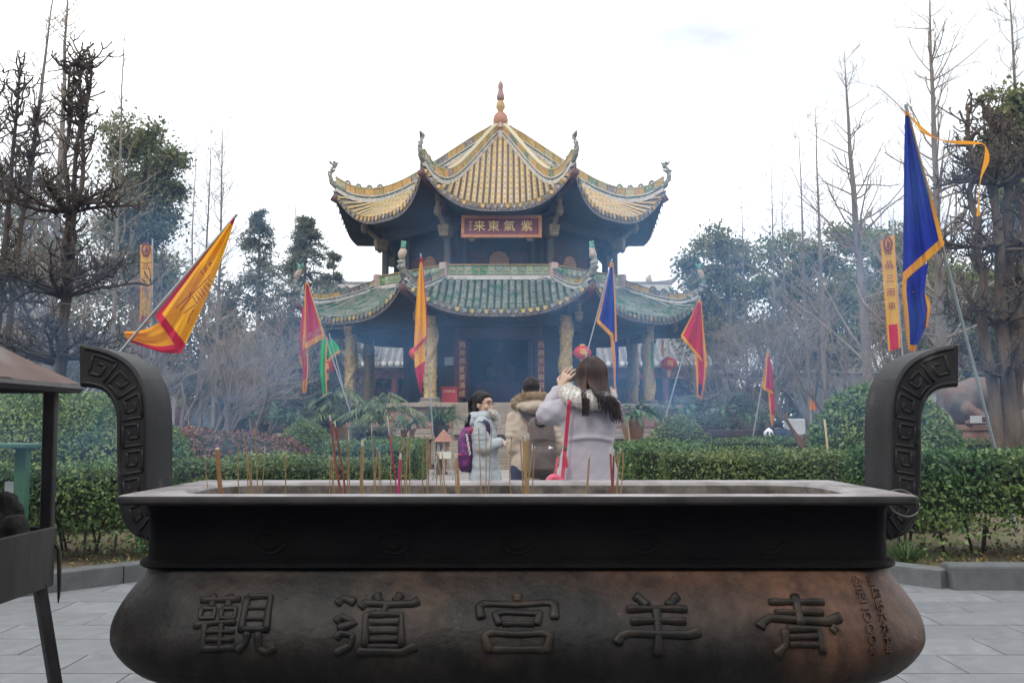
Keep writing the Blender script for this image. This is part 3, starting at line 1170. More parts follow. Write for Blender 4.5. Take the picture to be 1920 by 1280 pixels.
for xb, xt, yt, lab in [(680, 679, 826, 'thicker brown incense stick before the end of the left hedge'), (857, 855, 850, 'thicker brown incense stick below the purple backpack'),
                   (987, 984, 816, 'thicker brown incense stick in front of the man in the beige parka'), (993, 990, 812, 'thickest brown incense stick before the beige parka')]:
    stick(xb, xt, yt, 5, m_stick, lab, TH, ash=0.08)
stick(416, 410, 842, 8.5, m_stick_thick, 'thick brown incense stick with curled ash at the left of the burner', None, Y=2.98, ash=0.0)
stick(640, 620, 778, 4.4, m_stick_red, 'tall thick dark red incense stick leaning left beside its twin', None, Y=3.0, ash=0.06)
stick(646, 628, 790, 3.6, m_stick_red, 'tall dark red incense stick, right one of a leaning pair', None, Y=3.02, ash=0.06)
stick(741, 728, 780, 2.6, m_stick_pink, 'slim magenta incense stick with long grey ash', None, Y=2.98, ash=0.2)
stick(746, 750, 850, 4.6, m_stick_pink, 'short thick magenta incense stick', None, Y=2.95, ash=0.1)
stick(1096, 1106, 846, 3.6, m_stick, 'brown incense stick leaning before the lavender coat', None, ash=0.12)
stick(1144, 1146, 838, 4.2, m_stick_red, 'dark red incense stick before the hem of the lavender coat', None, ash=0.1)
stick(1149, 1150, 842, 3.6, m_stick_red, 'slim dark red incense stick, rightmost of the red ones', None, ash=0.1)
# ================================================================== PAVILION
PYC = 38.0
PXC = (938 - 960) / F_PX * PYC
S22, C22 = math.sin(R(22.5)), math.cos(R(22.5))

m_ytile = mat('amber_glazed_tile', (0.44, 0.285, 0.095), (0.51, 0.365, 0.155), scale=2.5, rough=0.5, c3=(0.36, 0.31, 0.235), scale3=3.4, f3=(0.42, 0.68), bump=0.25, bscale=18, rand=0.16)
m_gtile = mat('green_grey_tile', (0.15, 0.18, 0.145), (0.23, 0.25, 0.205), scale=2.2, rough=0.55, c3=(0.05, 0.135, 0.085), scale3=2.6, f3=(0.50, 0.60), bump=0.3, bscale=18, rand=0.18)
m_pan = mat('grey_pan_tile', (0.13, 0.118, 0.10), (0.21, 0.19, 0.165), scale=5, rough=0.8, bump=0.3, bscale=20)
m_pan2 = mat('grey_green_pan_tile', (0.10, 0.10, 0.09), (0.17, 0.165, 0.145), scale=5, rough=0.8, bump=0.3, bscale=20)
m_nail = mat('tile_nail', (0.05, 0.035, 0.03), rough=0.7)
m_nail2 = mat('tile_nail_green', (0.025, 0.06, 0.05), rough=0.6)
m_white = mat('weathered_plaster', (0.42, 0.39, 0.36), (0.56, 0.53, 0.50), scale=5, rough=0.8, bump=0.2, bscale=20, c3=(0.22, 0.21, 0.20), scale3=3, f3=(0.55, 0.75))
m_pink = mat('pink_plaster', (0.46, 0.31, 0.27), (0.52, 0.38, 0.33), scale=4, rough=0.85, bump=0.2, bscale=20, c3=(0.33, 0.27, 0.25), scale3=2.5)
m_mosaic = mat('dotted_mosaic', (0.07, 0.12, 0.09), (0.50, 0.50, 0.46), scale=16, rough=0.5, lo=0.55, hi=0.62)


def glaze(name, a, b, c):
    return mat(name, a, b, scale=9, rough=0.4, c3=c, scale3=13, f3=(0.55, 0.62), bump=0.5, bscale=14, rand=0.2, bdist=0.03)


m_rt = [glaze('ridge_tile_green', (0.08, 0.16, 0.09), (0.17, 0.25, 0.15), (0.42, 0.40, 0.32)),
        glaze('ridge_tile_ochre', (0.42, 0.24, 0.05), (0.50, 0.33, 0.12), (0.16, 0.20, 0.11)),
        glaze('ridge_tile_mauve', (0.12, 0.10, 0.11), (0.22, 0.19, 0.18), (0.36, 0.34, 0.30)),
        glaze('ridge_tile_sage', (0.30, 0.28, 0.17), (0.38, 0.35, 0.22), (0.48, 0.30, 0.09))]
m_parapet = [glaze('parapet_tile_a', (0.16, 0.27, 0.16), (0.28, 0.33, 0.20), (0.45, 0.30, 0.12)),
             glaze('parapet_tile_b', (0.05, 0.19, 0.08), (0.12, 0.26, 0.12), (0.50, 0.28, 0.05)),
             glaze('parapet_tile_c', (0.22, 0.30, 0.20), (0.36, 0.34, 0.24), (0.16, 0.30, 0.20))]
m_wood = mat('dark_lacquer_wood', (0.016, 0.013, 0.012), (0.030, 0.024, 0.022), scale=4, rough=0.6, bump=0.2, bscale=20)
m_post = mat('grey_wood_post', (0.05, 0.045, 0.042), (0.085, 0.078, 0.07), scale=6, rough=0.75, stretch=(1, 1, 0.2), bump=0.2, bscale=20)
m_redwood = mat('dark_red_beam', (0.07, 0.022, 0.018), (0.12, 0.04, 0.03), scale=5, rough=0.6)
m_gold = mat('gilded_carving', (0.54, 0.37, 0.12), (0.70, 0.52, 0.22), scale=11, rough=0.45, metal=0.35, bump=0.8, bscale=22, bdist=0.03, c3=(0.22, 0.13, 0.04), scale3=9, f3=(0.55, 0.72))
m_bracket = mat('old_gilt_bracket', (0.12, 0.095, 0.06), (0.24, 0.18, 0.09), scale=10, rough=0.6, bump=0.6, bscale=25, bdist=0.02)
m_terra = mat('terracotta_finial', (0.30, 0.13, 0.085), (0.38, 0.19, 0.12), scale=6, rough=0.55, bump=0.2, bscale=25)
m_ochre = mat('ochre_finial', (0.36, 0.22, 0.09), (0.42, 0.28, 0.13), scale=6, rough=0.5)
m_mauve = mat('mauve_finial', (0.22, 0.13, 0.12), (0.28, 0.18, 0.16), scale=6, rough=0.5)
m_orn = mat('ridge_ornament', (0.15, 0.16, 0.13), (0.30, 0.28, 0.24), scale=9, rough=0.6, bump=0.6, bscale=20, c3=(0.10, 0.19, 0.13), scale3=3)
m_orn_green = mat('ornament_green_glaze', (0.06, 0.20, 0.14), (0.12, 0.30, 0.20), scale=9, rough=0.4, bump=0.4, bscale=20)
m_orn_or = mat('ornament_orange_glaze', (0.30, 0.21, 0.15), (0.42, 0.33, 0.26), scale=9, rough=0.6, bump=0.8, bscale=20)
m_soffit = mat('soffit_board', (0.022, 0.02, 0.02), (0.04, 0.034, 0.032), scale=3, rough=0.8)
m_sandstone = mat('red_sandstone', (0.27, 0.14, 0.10), (0.36, 0.21, 0.155), scale=3, rough=0.9, bump=0.3, bscale=25, rand=0.1)
m_ledge = mat('tan_ledge_stone', (0.24, 0.20, 0.155), (0.32, 0.27, 0.215), scale=3, rough=0.85, bump=0.25, bscale=25, rand=0.06)
m_sign = mat('plaque_red', (0.10, 0.008, 0.016), (0.14, 0.014, 0.02), scale=4, rough=0.45)
m_signframe = mat('plaque_frame', (0.26, 0.085, 0.03), (0.36, 0.15, 0.05), scale=12, rough=0.5, bump=0.4, bscale=30, bdist=0.01)
m_goldleaf = mat('gold_lettering', (0.60, 0.42, 0.13), (0.70, 0.52, 0.2), scale=12, rough=0.4, metal=0.3)
m_couplet = mat('couplet_red', (0.26, 0.03, 0.035), (0.33, 0.045, 0.045), scale=5, rough=0.6)
m_lattice = mat('lattice_wood', (0.10, 0.055, 0.035), (0.15, 0.085, 0.05), scale=7, rough=0.7)
m_disc = mat('round_panel', (0.28, 0.13, 0.045), (0.36, 0.19, 0.07), scale=6, rough=0.6, stretch=(1, 1, 4))

pav = thing('pavilion', 'two-tier octagonal temple pavilion with upturned tiled roofs and gilded dragon columns', 'pavilion', (PXC, PYC, 0))


def rotz(p, a):
    c, s = math.cos(a), math.sin(a)
    return Vector((p[0] * c - p[1] * s, p[0] * s + p[1] * c, p[2]))


def cdir(a, r, z):
    """Point at radius r in the direction a (degrees from the front, to the right)."""
    return Vector((r * math.sin(R(a)), -r * math.cos(R(a)), z))


class Roof:
    def __init__(self, Rr, zc, Amid, zm, s0, pitch, rr, tl):
        self.R, self.zc, self.A, self.zm, self.s0 = Rr, zc, Amid, zm, s0
        self.pitch, self.rr, self.tl = pitch, rr, tl

    def zcorner(self, s):
        return smooth_tab(self.zc, s * self.R)

    def surf(self, x, s):
        hw = max(1e-6, s * self.R * S22)
        t = min(1.0, abs(x) / hw)
        e = t ** 3
        am = s * self.A
        ac = s * self.R * C22
        zmid = smooth_tab(self.zm, s)
        # the corner lift only lives in the outer half of the roof
        return Vector((x, -(am + (ac - am) * e), zmid + (self.zcorner(s) - zmid) * e))

    def frame(self, x, s, ds=0.004):
        hw0 = abs(x) / (self.R * S22)
        a = self.surf(x, max(hw0, s - ds))
        b = self.surf(x, min(1.0, s + ds))
        t = (b - a)
        t = t.normalized() if t.length > 1e-6 else Vector((0, -1, -0.6)).normalized()
        n = Vector((1, 0, 0)).cross(t)
        if n.z < 0:
            n = -n
        return t, n.normalized()

    def roll(self, x, mb=None, mi_nail=1, rot=None):
        """One column of half-round cover tiles from the ridge down to the eave."""
        mb = mb or MB()
        smin = max(self.s0, abs(x) / (self.R * S22) + 0.012)
        # arc length table
        N = 40
        ss = [smin + (1 - smin) * k / N for k in range(N + 1)]
        pp = [self.surf(x, s) for s in ss]
        L = [0]
        for a, b in zip(pp, pp[1:]):
            L.append(L[-1] + (b - a).length)
        nt_ = max(1, round(L[-1] / self.tl))
        seg = 5
        rows = []
        T = rot or (lambda p: p)
        for k in range(nt_):
            for f, rad in ((0.0, self.rr * 0.90), (1.0, self.rr * 1.06)):
                l = L[-1] * (k + f) / nt_
                s = float(np.interp(l, L, ss))
                p = self.surf(x, s)
                t, n = self.frame(x, s)
                rows.append([T(p + Vector((1, 0, 0)) * (rad * math.cos(PI * j / seg)) + n * (rad * (0.95 * math.sin(PI * j / seg)) - 0.012)) for j in range(seg + 1)])
            s = float(np.interp(L[-1] * (k + 0.80) / nt_, L, ss))
            if (k % 2 == (nt_ % 2)) or k == nt_ - 1:
                p = self.surf(x, s)
                t, n = self.frame(x, s)
                c = p + n * (self.rr * 0.92)
                q = [T(c + Vector((1, 0, 0)) * (0.026 * math.cos(a)) + t * (0.026 * math.sin(a))) for a in [2 * PI * j / 5 for j in range(5)]]
                mb.add(q + [T(c + n * 0.03)], [(j, (j + 1) % 5, 5) for j in range(5)], mi_nail)
        mb.grid(rows)
        # round end tile
        p = self.surf(x, 1.0)
        t, n = self.frame(x, 1.0)
        c = p + t * 0.015
        r_ = self.rr * 1.12
        q = [T(c + Vector((1, 0, 0)) * (r_ * math.cos(a)) + n * (r_ * math.sin(a))) for a in [2 * PI * j / 8 for j in range(8)]]
        q2 = [T(c - t * 0.05 + Vector((1, 0, 0)) * (r_ * math.cos(a)) + n * (r_ * math.sin(a))) for a in [2 * PI * j / 8 for j in range(8)]]
        mb.add(q + q2, [tuple(range(8))] + [(j, (j + 1) % 8, 8 + (j + 1) % 8, 8 + j) for j in range(8)], 0)
        return mb

    def pans(self, mb, rot=None):
        """Channel tiles: a stepped sheet between the rolls."""
        T = rot or (lambda p: p)
        ns_ = 46
        nx = 30
        rows = []
        for k in range(ns_):
            s = self.s0 + (1 - self.s0) * k / ns_
            s2 = self.s0 + (1 - self.s0) * (k + 1) / ns_
            for q, up in ((s, 0.0), (s2, 0.035)):
                row = []
                for j in range(nx + 1):
                    x = (2 * j / nx - 1) * q * self.R * S22
                    p = self.surf(x, q)
                    t, n = self.frame(x, q)
                    row.append(T(p + n * (up - 0.02)))
                rows.append(row)
        mb.grid(rows)
        return mb


def ridge_strip(roof, a, off0, off1, wd, r0, r1, n=40, lift=None):
    """Box strip along the corner line of a roof, between two heights above the surface."""
    rows = []
    lat = Vector((math.cos(R(a)), math.sin(R(a)), 0))
    for k in range(n + 1):
        r = r0 + (r1 - r0) * k / n
        z = smooth_tab(roof.zc, r)
        zz = lift(r) if lift else 0.0
        sc = 1.0
        p0 = cdir(a, r, z + off0 * sc + zz)
        p1 = cdir(a, r, z + off1 * sc + zz)
        rows.append([p0 - lat * wd / 2, p0 + lat * wd / 2, p1 + lat * wd / 2, p1 - lat * wd / 2])
    m_ = MB()
    m_.grid(rows, wrap=True)
    m_.f.append([3, 2, 1, 0])
    m_.f.append([4 * n, 4 * n + 1, 4 * n + 2, 4 * n + 3])
    m_.m += [0, 0]
    return m_


# ---- the two roofs
zc1 = [(0.0, PZ(240, 38)), (0.44, PZ(257, 37.6)), (1.0, PZ(268, 37.1)), (1.74, PZ(284, 36.4)), (3.16, PZ(317, 35.1)), (4.27, PZ(339, 34.05)),
       (5.17, PZ(345, 33.2)), (6.0, PZ(335, 32.45)), (6.4, PZ(322, 32.1)), (6.78, PZ(306, 31.75))]
ze1 = PZ(384, 38 - 5.9)
zt1 = PZ(245, 38)
upper = Roof(6.78, zc1, 5.9, [(0, zt1), (0.25, zt1 + (ze1 - zt1) * 0.29), (0.5, zt1 + (ze1 - zt1) * 0.56), (0.75, zt1 + (ze1 - zt1) * 0.79), (1, ze1)], 0.05, 0.213, 0.078, 0.30)
zc2 = [(0.0, PZ(500, 33.6)), (4.6, PZ(512, 33.7)), (4.95, PZ(519, 33.4)), (5.7, PZ(530, 32.7)), (6.5, PZ(539, 32.0)), (7.2, PZ(541, 31.3)), (7.65, PZ(534, 30.9)), (8.03, PZ(521, 30.6))]
ze2 = PZ(581, 38 - 7.3)
zt2 = PZ(522, 38 - 4.6)
lower = Roof(8.03, zc2, 7.3, [(0.0, zt2 + 0.2), (0.60, zt2), (0.74, zt2 + (ze2 - zt2) * 0.44), (0.87, zt2 + (ze2 - zt2) * 0.76), (1, ze2)], 0.60, 0.236, 0.092, 0.36)


def make_roof(roof, name, mt, nail, mpan, panel_mats, ridge_h, wd, tip_fn, r0):
    rf = MB()
    for k in range(8):
        a = R(45 * k)
        roof.pans(rf, lambda p, a=a: rotz(p, a))
    rf = rf.build(name, mpan, pav, local=True)
    n = int(roof.R * S22 / roof.pitch)
    back = MB()
    meshes = {}
    for k in (0, 1, -1, 2, -2, 3, -3, 4):
        ang = R(45 * k)
        for i in range(-n, n + 1):
            x = i * roof.pitch
            if abs(x) / (roof.R * S22) > 0.955:
                continue
            if k in (0, 1, -1):
                if i not in meshes:
                    o = roof.roll(x).build('tile_roll', [mt, nail], rf, smooth=True, local=True, auto=40)
                    meshes[i] = o.data
                else:
                    o = link('tile_roll', meshes[i], rf)
                o.rotation_euler = (0, 0, ang)
            else:
                roof.roll(x, back, rot=lambda p, ang=ang: rotz(p, ang))
    tag(back.build('tile_roll', [mt, nail], rf, local=True), kind='stuff')
    # eave board, drip tiles, soffit
    drip = MB()
    board = MB()
    sof = MB()
    for k in range(8):
        ang = R(45 * k)
        cnt = 2 * n + 2
        top, bot, bot2 = [], [], []
        for j in range(49):
            x = (2 * j / 48 - 1) * roof.R * S22
            p = roof.surf(x, 1.0)
            inn = roof.surf(x * 0.985, 0.985)
            top.append(rotz(p + Vector((0, 0.02, -0.05)), ang))
            bot.append(rotz(p + Vector((0, 0.05, -0.21)), ang))
        board.grid([top, bot])
        rows = [bot]
        for f in (0.93, 0.84, 0.72, 0.60, 0.45):
            row = []
            for j in range(49):
                x = (2 * j / 48 - 1) * roof.R * S22
                e = roof.surf(x, 1.0)
                base = roof.surf(x * f, f if f > roof.s0 else roof.s0)
                t_ = abs(2 * j / 48 - 1)
                zin = smooth_tab(roof.zm, 1.0) - 0.25 + 0.10 * (1 - f)
                bl = min(1.0, (1 - f) / 0.5)
                z = (e.z - 0.22) * (1 - bl) + zin * bl
                row.append(rotz(Vector((x * f, e.y * f, z)), ang))
            rows.append(row)
        sof.grid(rows)
        for i in range(-n, n):
            x = (i + 0.5) * roof.pitch
            if abs(x) / (roof.R * S22) > 0.95:
                continue
            p = roof.surf(x, 1.0)
            w2 = roof.pitch * 0.30
            pts = [(x - w2, p.y - 0.03, p.z + 0.01), (x + w2, p.y - 0.03, p.z + 0.01), (x + w2 * 0.8, p.y - 0.045, p.z - 0.09), (x, p.y - 0.05, p.z - 0.13), (x - w2 * 0.8, p.y - 0.045, p.z - 0.09)]
            drip.prism([rotz(q, ang) for q in pts], rotz((0, 0.025, 0), ang), random.randrange(3))
    tag(drip.build('drip_tile', [m_pan, m_rt[1], m_rt[2]], rf, local=True), kind='stuff')
    board.build('eave_board', m_rt[2], rf, local=True, smooth=True)
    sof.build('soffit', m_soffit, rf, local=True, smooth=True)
    # corner ridges
    h = ridge_h
    r1 = roof.R - 0.10
    for k in range(8):
        a = 22.5 + 45 * k
        if a > 180:
            a -= 360
        front = abs(a) < 120
        ridge_strip(roof, a, -0.02, h * 0.22, wd * 1.35, r0, r1).build('ridge_base', m_white, rf, local=True)
        ridge_strip(roof, a, h * 0.22, h * 0.38, wd * 0.92, r0, r1).build('ridge_mosaic', m_mosaic, rf, local=True)
        ridge_strip(roof, a, h * 0.38, h * 0.47, wd * 1.2, r0, r1).build('ridge_moulding', m_white, rf, local=True)
        ridge_strip(roof, a, h * 0.94, h * 1.04, wd * 1.1, r0, r1).build('ridge_cap', m_gtile if name == 'lower_roof' else m_rt[3], rf, local=True, smooth=True, auto=40)
        np_ = int((r1 - r0) / 0.36)
        joined = MB()
        for q in range(np_):
            a0 = r0 + (r1 - r0) * q / np_ + 0.010
            a1 = r0 + (r1 - r0) * (q + 1) / np_ - 0.010
            st = ridge_strip(roof, a, h * 0.47, h * 0.94, wd * random.uniform(0.86, 0.98), a0, a1, n=4)
            pm = panel_mats[(q * 2 + random.randrange(3)) % len(panel_mats)]
            if front:
                st.build('ridge_tile', pm, rf, local=True)
            else:
                joined.v, joined.f, joined.m = joined.v + st.v, joined.f + [[i_ + len(joined.v) for i_ in f] for f in st.f], joined.m + [q % 3] * len(st.f)
        if not front:
            tag(joined.build('ridge_tile', panel_mats[:3], rf, local=True), kind='stuff')
        # little cresting figures near the tip
        for q in range(4):
            r = r1 - 0.45 - 0.42 * q
            z = smooth_tab(roof.zc, r) + h * 1.04
            c_ = MB()
            c_.tube([cdir(a, r + 0.10, z - 0.02), cdir(a, r, z + 0.10), cdir(a, r - 0.06, z + 0.09), cdir(a, r - 0.13, z - 0.02)], [0.05, 0.055, 0.045, 0.03], n=6)
            c_.build('cresting', m_orn, rf, local=True, smooth=True)
        tip_fn(roof, a, r1, rf, h)
        # hip rafter under the corner
        hb = MB()
        pts = []
        for q in range(10):
            r = roof.R * (0.62 + 0.385 * q / 9)
            zz = smooth_tab(roof.zc, r) - 0.30 if q > 3 else smooth_tab(roof.zm, 1.0) - 0.05 + 0.16 * q / 3
            pts.append(cdir(a, r, min(zz, smooth_tab(roof.zc, r) - 0.28)))
        hb.tube(pts, 0.13, n=6)
        hb.build('hip_rafter', m_redwood, rf, local=True, smooth=True)
    return rf


def knobby(mb, amp, sc):
    out = []
    for p in mb.v:
        q = Vector(p) * sc
        out.append(tuple(Vector(p) + Vector((mnoise.noise(q), mnoise.noise(q + Vector((7, 1, 3))), mnoise.noise(q + Vector((2, 9, 5))))) * amp))
    mb.v = out
    return mb


def tip_upper(roof, a, r1, rf, h):
    z = smooth_tab(roof.zc, r1)
    t = MB()
    pts = [cdir(a, r1 - 0.35, z + 0.05), cdir(a, r1 + 0.05, z + 0.25), cdir(a, r1 + 0.20, z + 0.55), cdir(a, r1 + 0.14, z + 0.82), cdir(a, r1 + 0.02, z + 1.0), cdir(a, r1 + 0.10, z + 1.12)]
    t.tube(curve_pts(pts, 54), [0.13 - 0.09 * min(1, k / 39) + (0.03 if 37 < k < 48 else 0) for k in range(54)], n=10)
    for q, (dr, dz) in enumerate(((0.22, 0.35), (0.26, 0.62), (0.02, 0.72), (-0.08, 0.97), (0.2, 1.0))):
        t.tube([cdir(a, r1 + 0.12, z + dz), cdir(a, r1 + dr, z + dz + 0.08), cdir(a, r1 + dr * 1.25, z + dz + 0.16)], [0.05, 0.035, 0.012], n=5)
    knobby(t, 0.05, 9.0).build('ridge_finial', m_orn, rf, local=True, smooth=True)


def tip_lower(roof, a, r1, rf, h):
    z = smooth_tab(roof.zc, r1)
    t = MB()
    pts = [cdir(a, r1 - 0.40, z + 0.000), cdir(a, r1 + 0.02, z + 0.215), cdir(a, r1 + 0.16, z + 0.473), cdir(a, r1 + 0.10, z + 0.731)]
    t.tube(curve_pts(pts, 40), [0.145 - 0.055 * k / 39 + 0.02 * math.sin(k * 0.9) for k in range(40)], n=10)
    t.tube([cdir(a, r1 + 0.05, z + 0.258), cdir(a, r1 + 0.28, z + 0.361), cdir(a, r1 + 0.33, z + 0.473)], [0.07, 0.06, 0.02], n=6)
    o = knobby(t, 0.07, 7.0).build('ridge_figure', m_orn, rf, local=True, smooth=True)
    t = MB()
    t.tube(curve_pts([cdir(a, r1 + 0.12, z + 0.671), cdir(a, r1 + 0.09, z + 0.843), cdir(a, r1 + 0.02, z + 0.980), cdir(a, r1 + 0.06, z + 1.049)], 8), [0.10, 0.12, 0.13, 0.12, 0.11, 0.10, 0.08, 0.06], n=8)
    knobby(t, 0.04, 9.0).build('torso', m_orn_or, o, local=True, smooth=True)
    t = MB()
    t.tube(curve_pts([cdir(a, r1 + 0.05, z + 1.015), cdir(a, r1 + 0.02, z + 1.135), cdir(a, r1 + 0.12, z + 1.256)], 7), [0.06, 0.085, 0.09, 0.085, 0.07, 0.05, 0.02], n=8)
    t.tube([cdir(a, r1 + 0.0, z + 1.118), cdir(a, r1 - 0.1, z + 1.221), cdir(a, r1 - 0.09, z + 1.290)], [0.05, 0.04, 0.015], n=6)
    t.build('head', m_orn_green, o, local=True, smooth=True)


up = make_roof(upper, 'upper_roof', m_ytile, m_nail, m_pan, [m_rt[1], m_rt[0], m_rt[1], m_rt[3], m_rt[1], m_rt[2]], 0.54, 0.17, tip_upper, 0.45)
lo = make_roof(lower, 'lower_roof', m_gtile, m_nail2, m_pan2, [m_rt[2], m_rt[3], m_rt[1]], 0.36, 0.18, tip_lower, 5.0)

# ---- finial
zb = PZ(262, 38)
k = 38 / F_PX * 1.005
crown = MB()
crown.lathe([(0.62, zb - 0.25), (0.40, zb + 0.05), (0.30, zb + 0.18), (0.34, zb + 0.26), (0.38, zb + 0.45), (0.33, zb + 0.52)], n=16)
for j in range(8):
    a = 2 * PI * j / 8
    crown.box((0.37 * math.cos(a), 0.37 * math.sin(a), zb + 0.50), (0.10, 0.16, 0.20), rz=a, top=0.5)
crown.build('finial_base', m_pink, up, local=True)
zf = zb + 0.52
fin = MB()
fin.lathe([(0.20, zf), (0.286, zf + 0.113), (0.307, zf + 0.282), (0.265, zf + 0.475), (0.159, zf + 0.599), (0.117, zf + 0.633)], n=18)
fin.build('finial_ball', m_terra, up, local=True, smooth=True)
fin = MB()
fin.lathe([(0.127, zf + 0.633), (0.106, zf + 0.678), (0.175, zf + 0.768), (0.185, zf + 0.881), (0.148, zf + 1.017), (0.106, zf + 1.096)], n=16)
fin.build('finial_gourd', m_ochre, up, local=True, smooth=True)
fin = MB()
fin.lathe([(0.095, zf + 1.096), (0.159, zf + 1.153), (0.164, zf + 1.243), (0.127, zf + 1.412), (0.090, zf + 1.537), (0.106, zf + 1.672), (0.101, zf + 1.785), (0.053, zf + 1.876), (0.011, zf + 1.910)], n=16)
fin.build('finial_spire', m_mauve, up, local=True, smooth=True)
fin = MB()
fin.tube([(0, 0, zf + 1.87), (0, 0, PZ(60, 38))], 0.009, n=5)
fin.build('lightning_rod', mat('rod', (0.25, 0.25, 0.26), rough=0.5, metal=0.5), up, local=True)
wb = MB()
wb.box((0, -0.42, zb - 0.05), (0.20, 0.16, 0.55))
bevel(wb.build('ridge_boss', m_white, up, local=True), 0.04, 2)


def octa(mb, r, z0, z1, th=None, mi=0, skip=()):
    for q in range(8):
        if q in skip:
            continue
        a0, a1 = -22.5 + 45 * q, 22.5 + 45 * q
        p = [cdir(a0, r, z0), cdir(a1, r, z0), cdir(a1, r, z1), cdir(a0, r, z1)]
        if th:
            mid = cdir(45 * q, 1, 0)
            mb.prism(p, -mid * th, mi)
        else:
            mb.add(p, [(0, 1, 2, 3)], mi)
    return mb


# ---- waist parapet (each glazed tile its own piece)
rp = 5.05
zp1, zp0 = PZ(497, 38 - C22 * rp), PZ(516, 38 - C22 * rp)
zpb = PZ(530, 38 - C22 * rp)
par = MB()
octa(par, rp - 0.05, zpb - 0.5, zp1 - 0.02, 0.20)
parapet = par.build('parapet', m_pink, pav, local=True)
b_ = MB()
octa(b_, rp + 0.05, zp0 - 0.16, zp0 - 0.02, 0.16)
b_.build('parapet_moulding', m_white, parapet, local=True)
b_ = MB()
octa(b_, rp + 0.02, zp1, zp1 + 0.035, 0.2)
b_.build('parapet_cap', m_rt[1], parapet, local=True)
for q in range(8):
    a = 22.5 + 45 * q
    b_ = MB()
    c = cdir(a, rp - 0.02, (zp0 + zp1) / 2 - 0.02)
    b_.box(c, (0.26, 0.26, zp1 - zp0 + 0.22), rz=R(a))
    bevel(b_.build('parapet_post', m_pink, parapet, local=True), 0.02, 1)
fw = rp * S22
tw = (2 * fw - 0.34) / 13
pt_mesh = []
for v_ in range(3):
    b_ = MB()
    hh = zp1 - zp0 - 0.03
    b_.add([(-tw / 2 + .012, 0, -hh / 2), (tw / 2 - .012, 0, -hh / 2), (tw / 2 - .012, 0, hh / 2), (-tw / 2 + .012, 0, hh / 2),
            (-tw / 2 + .03, -.03, -hh / 2 + .02), (tw / 2 - .03, -.03, -hh / 2 + .02), (tw / 2 - .03, -.03, hh / 2 - .02), (-tw / 2 + .03, -.03, hh / 2 - .02)],
           [(0, 1, 5, 4), (1, 2, 6, 5), (2, 3, 7, 6), (3, 0, 4, 7), (4, 5, 6, 7)])
    b_.lathe([(0.075, 0), (0.05, 0.02), (0.02, 0.03)], n=8)
    fl = b_.v[8:]
    b_.v[8:] = [(p[0], -0.03 - p[2], p[1]) for p in fl]
    ob = b_.build('t', [m_parapet[v_]])
    pt_mesh.append(ob.data)
    bpy.data.objects.remove(ob)
for q in range(-2, 3):
    for j in range(13):
        o = link('parapet_tile', pt_mesh[(0, 0, 2, 1, 1, 0, 2, 0, 2, 0, 0, 2, 0)[j] if q == 0 else random.randrange(3)], parapet)
        o.rotation_euler = (0, 0, R(45 * q))
        o.location = rotz(Vector(((j - 6) * tw, -(rp * C22 - 0.043), (zp0 + zp1) / 2 + 0.004)), R(45 * q))

# ---- upper storey
zs = ze1 - 0.15
for q in range(8):
    a = 22.5 + 45 * q
    c = MB()
    p = cdir(a, 4.72, 0)
    c.lathe([(0.135, zp0 - 0.3), (0.13, zs + 0.2)], (p.x, p.y, 0), 14)
    c.build('upper_column', m_post, pav, smooth=True, local=True, auto=40)
b_ = MB()
octa(b_, 4.72 + 0.06, zs - 0.32, zs + 0.1, 0.16)
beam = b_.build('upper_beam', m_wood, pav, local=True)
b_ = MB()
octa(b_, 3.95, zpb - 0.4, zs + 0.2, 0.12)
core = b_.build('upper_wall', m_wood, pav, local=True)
b_ = MB()
octa(b_, 4.85, zs + 0.06, zs + 0.12)
b_.add([cdir(-22.5 + 45 * q, 5.2, zs + 0.08) for q in range(8)], [tuple(range(8))])
b_.build('upper_ceiling', m_soffit, pav, local=True)
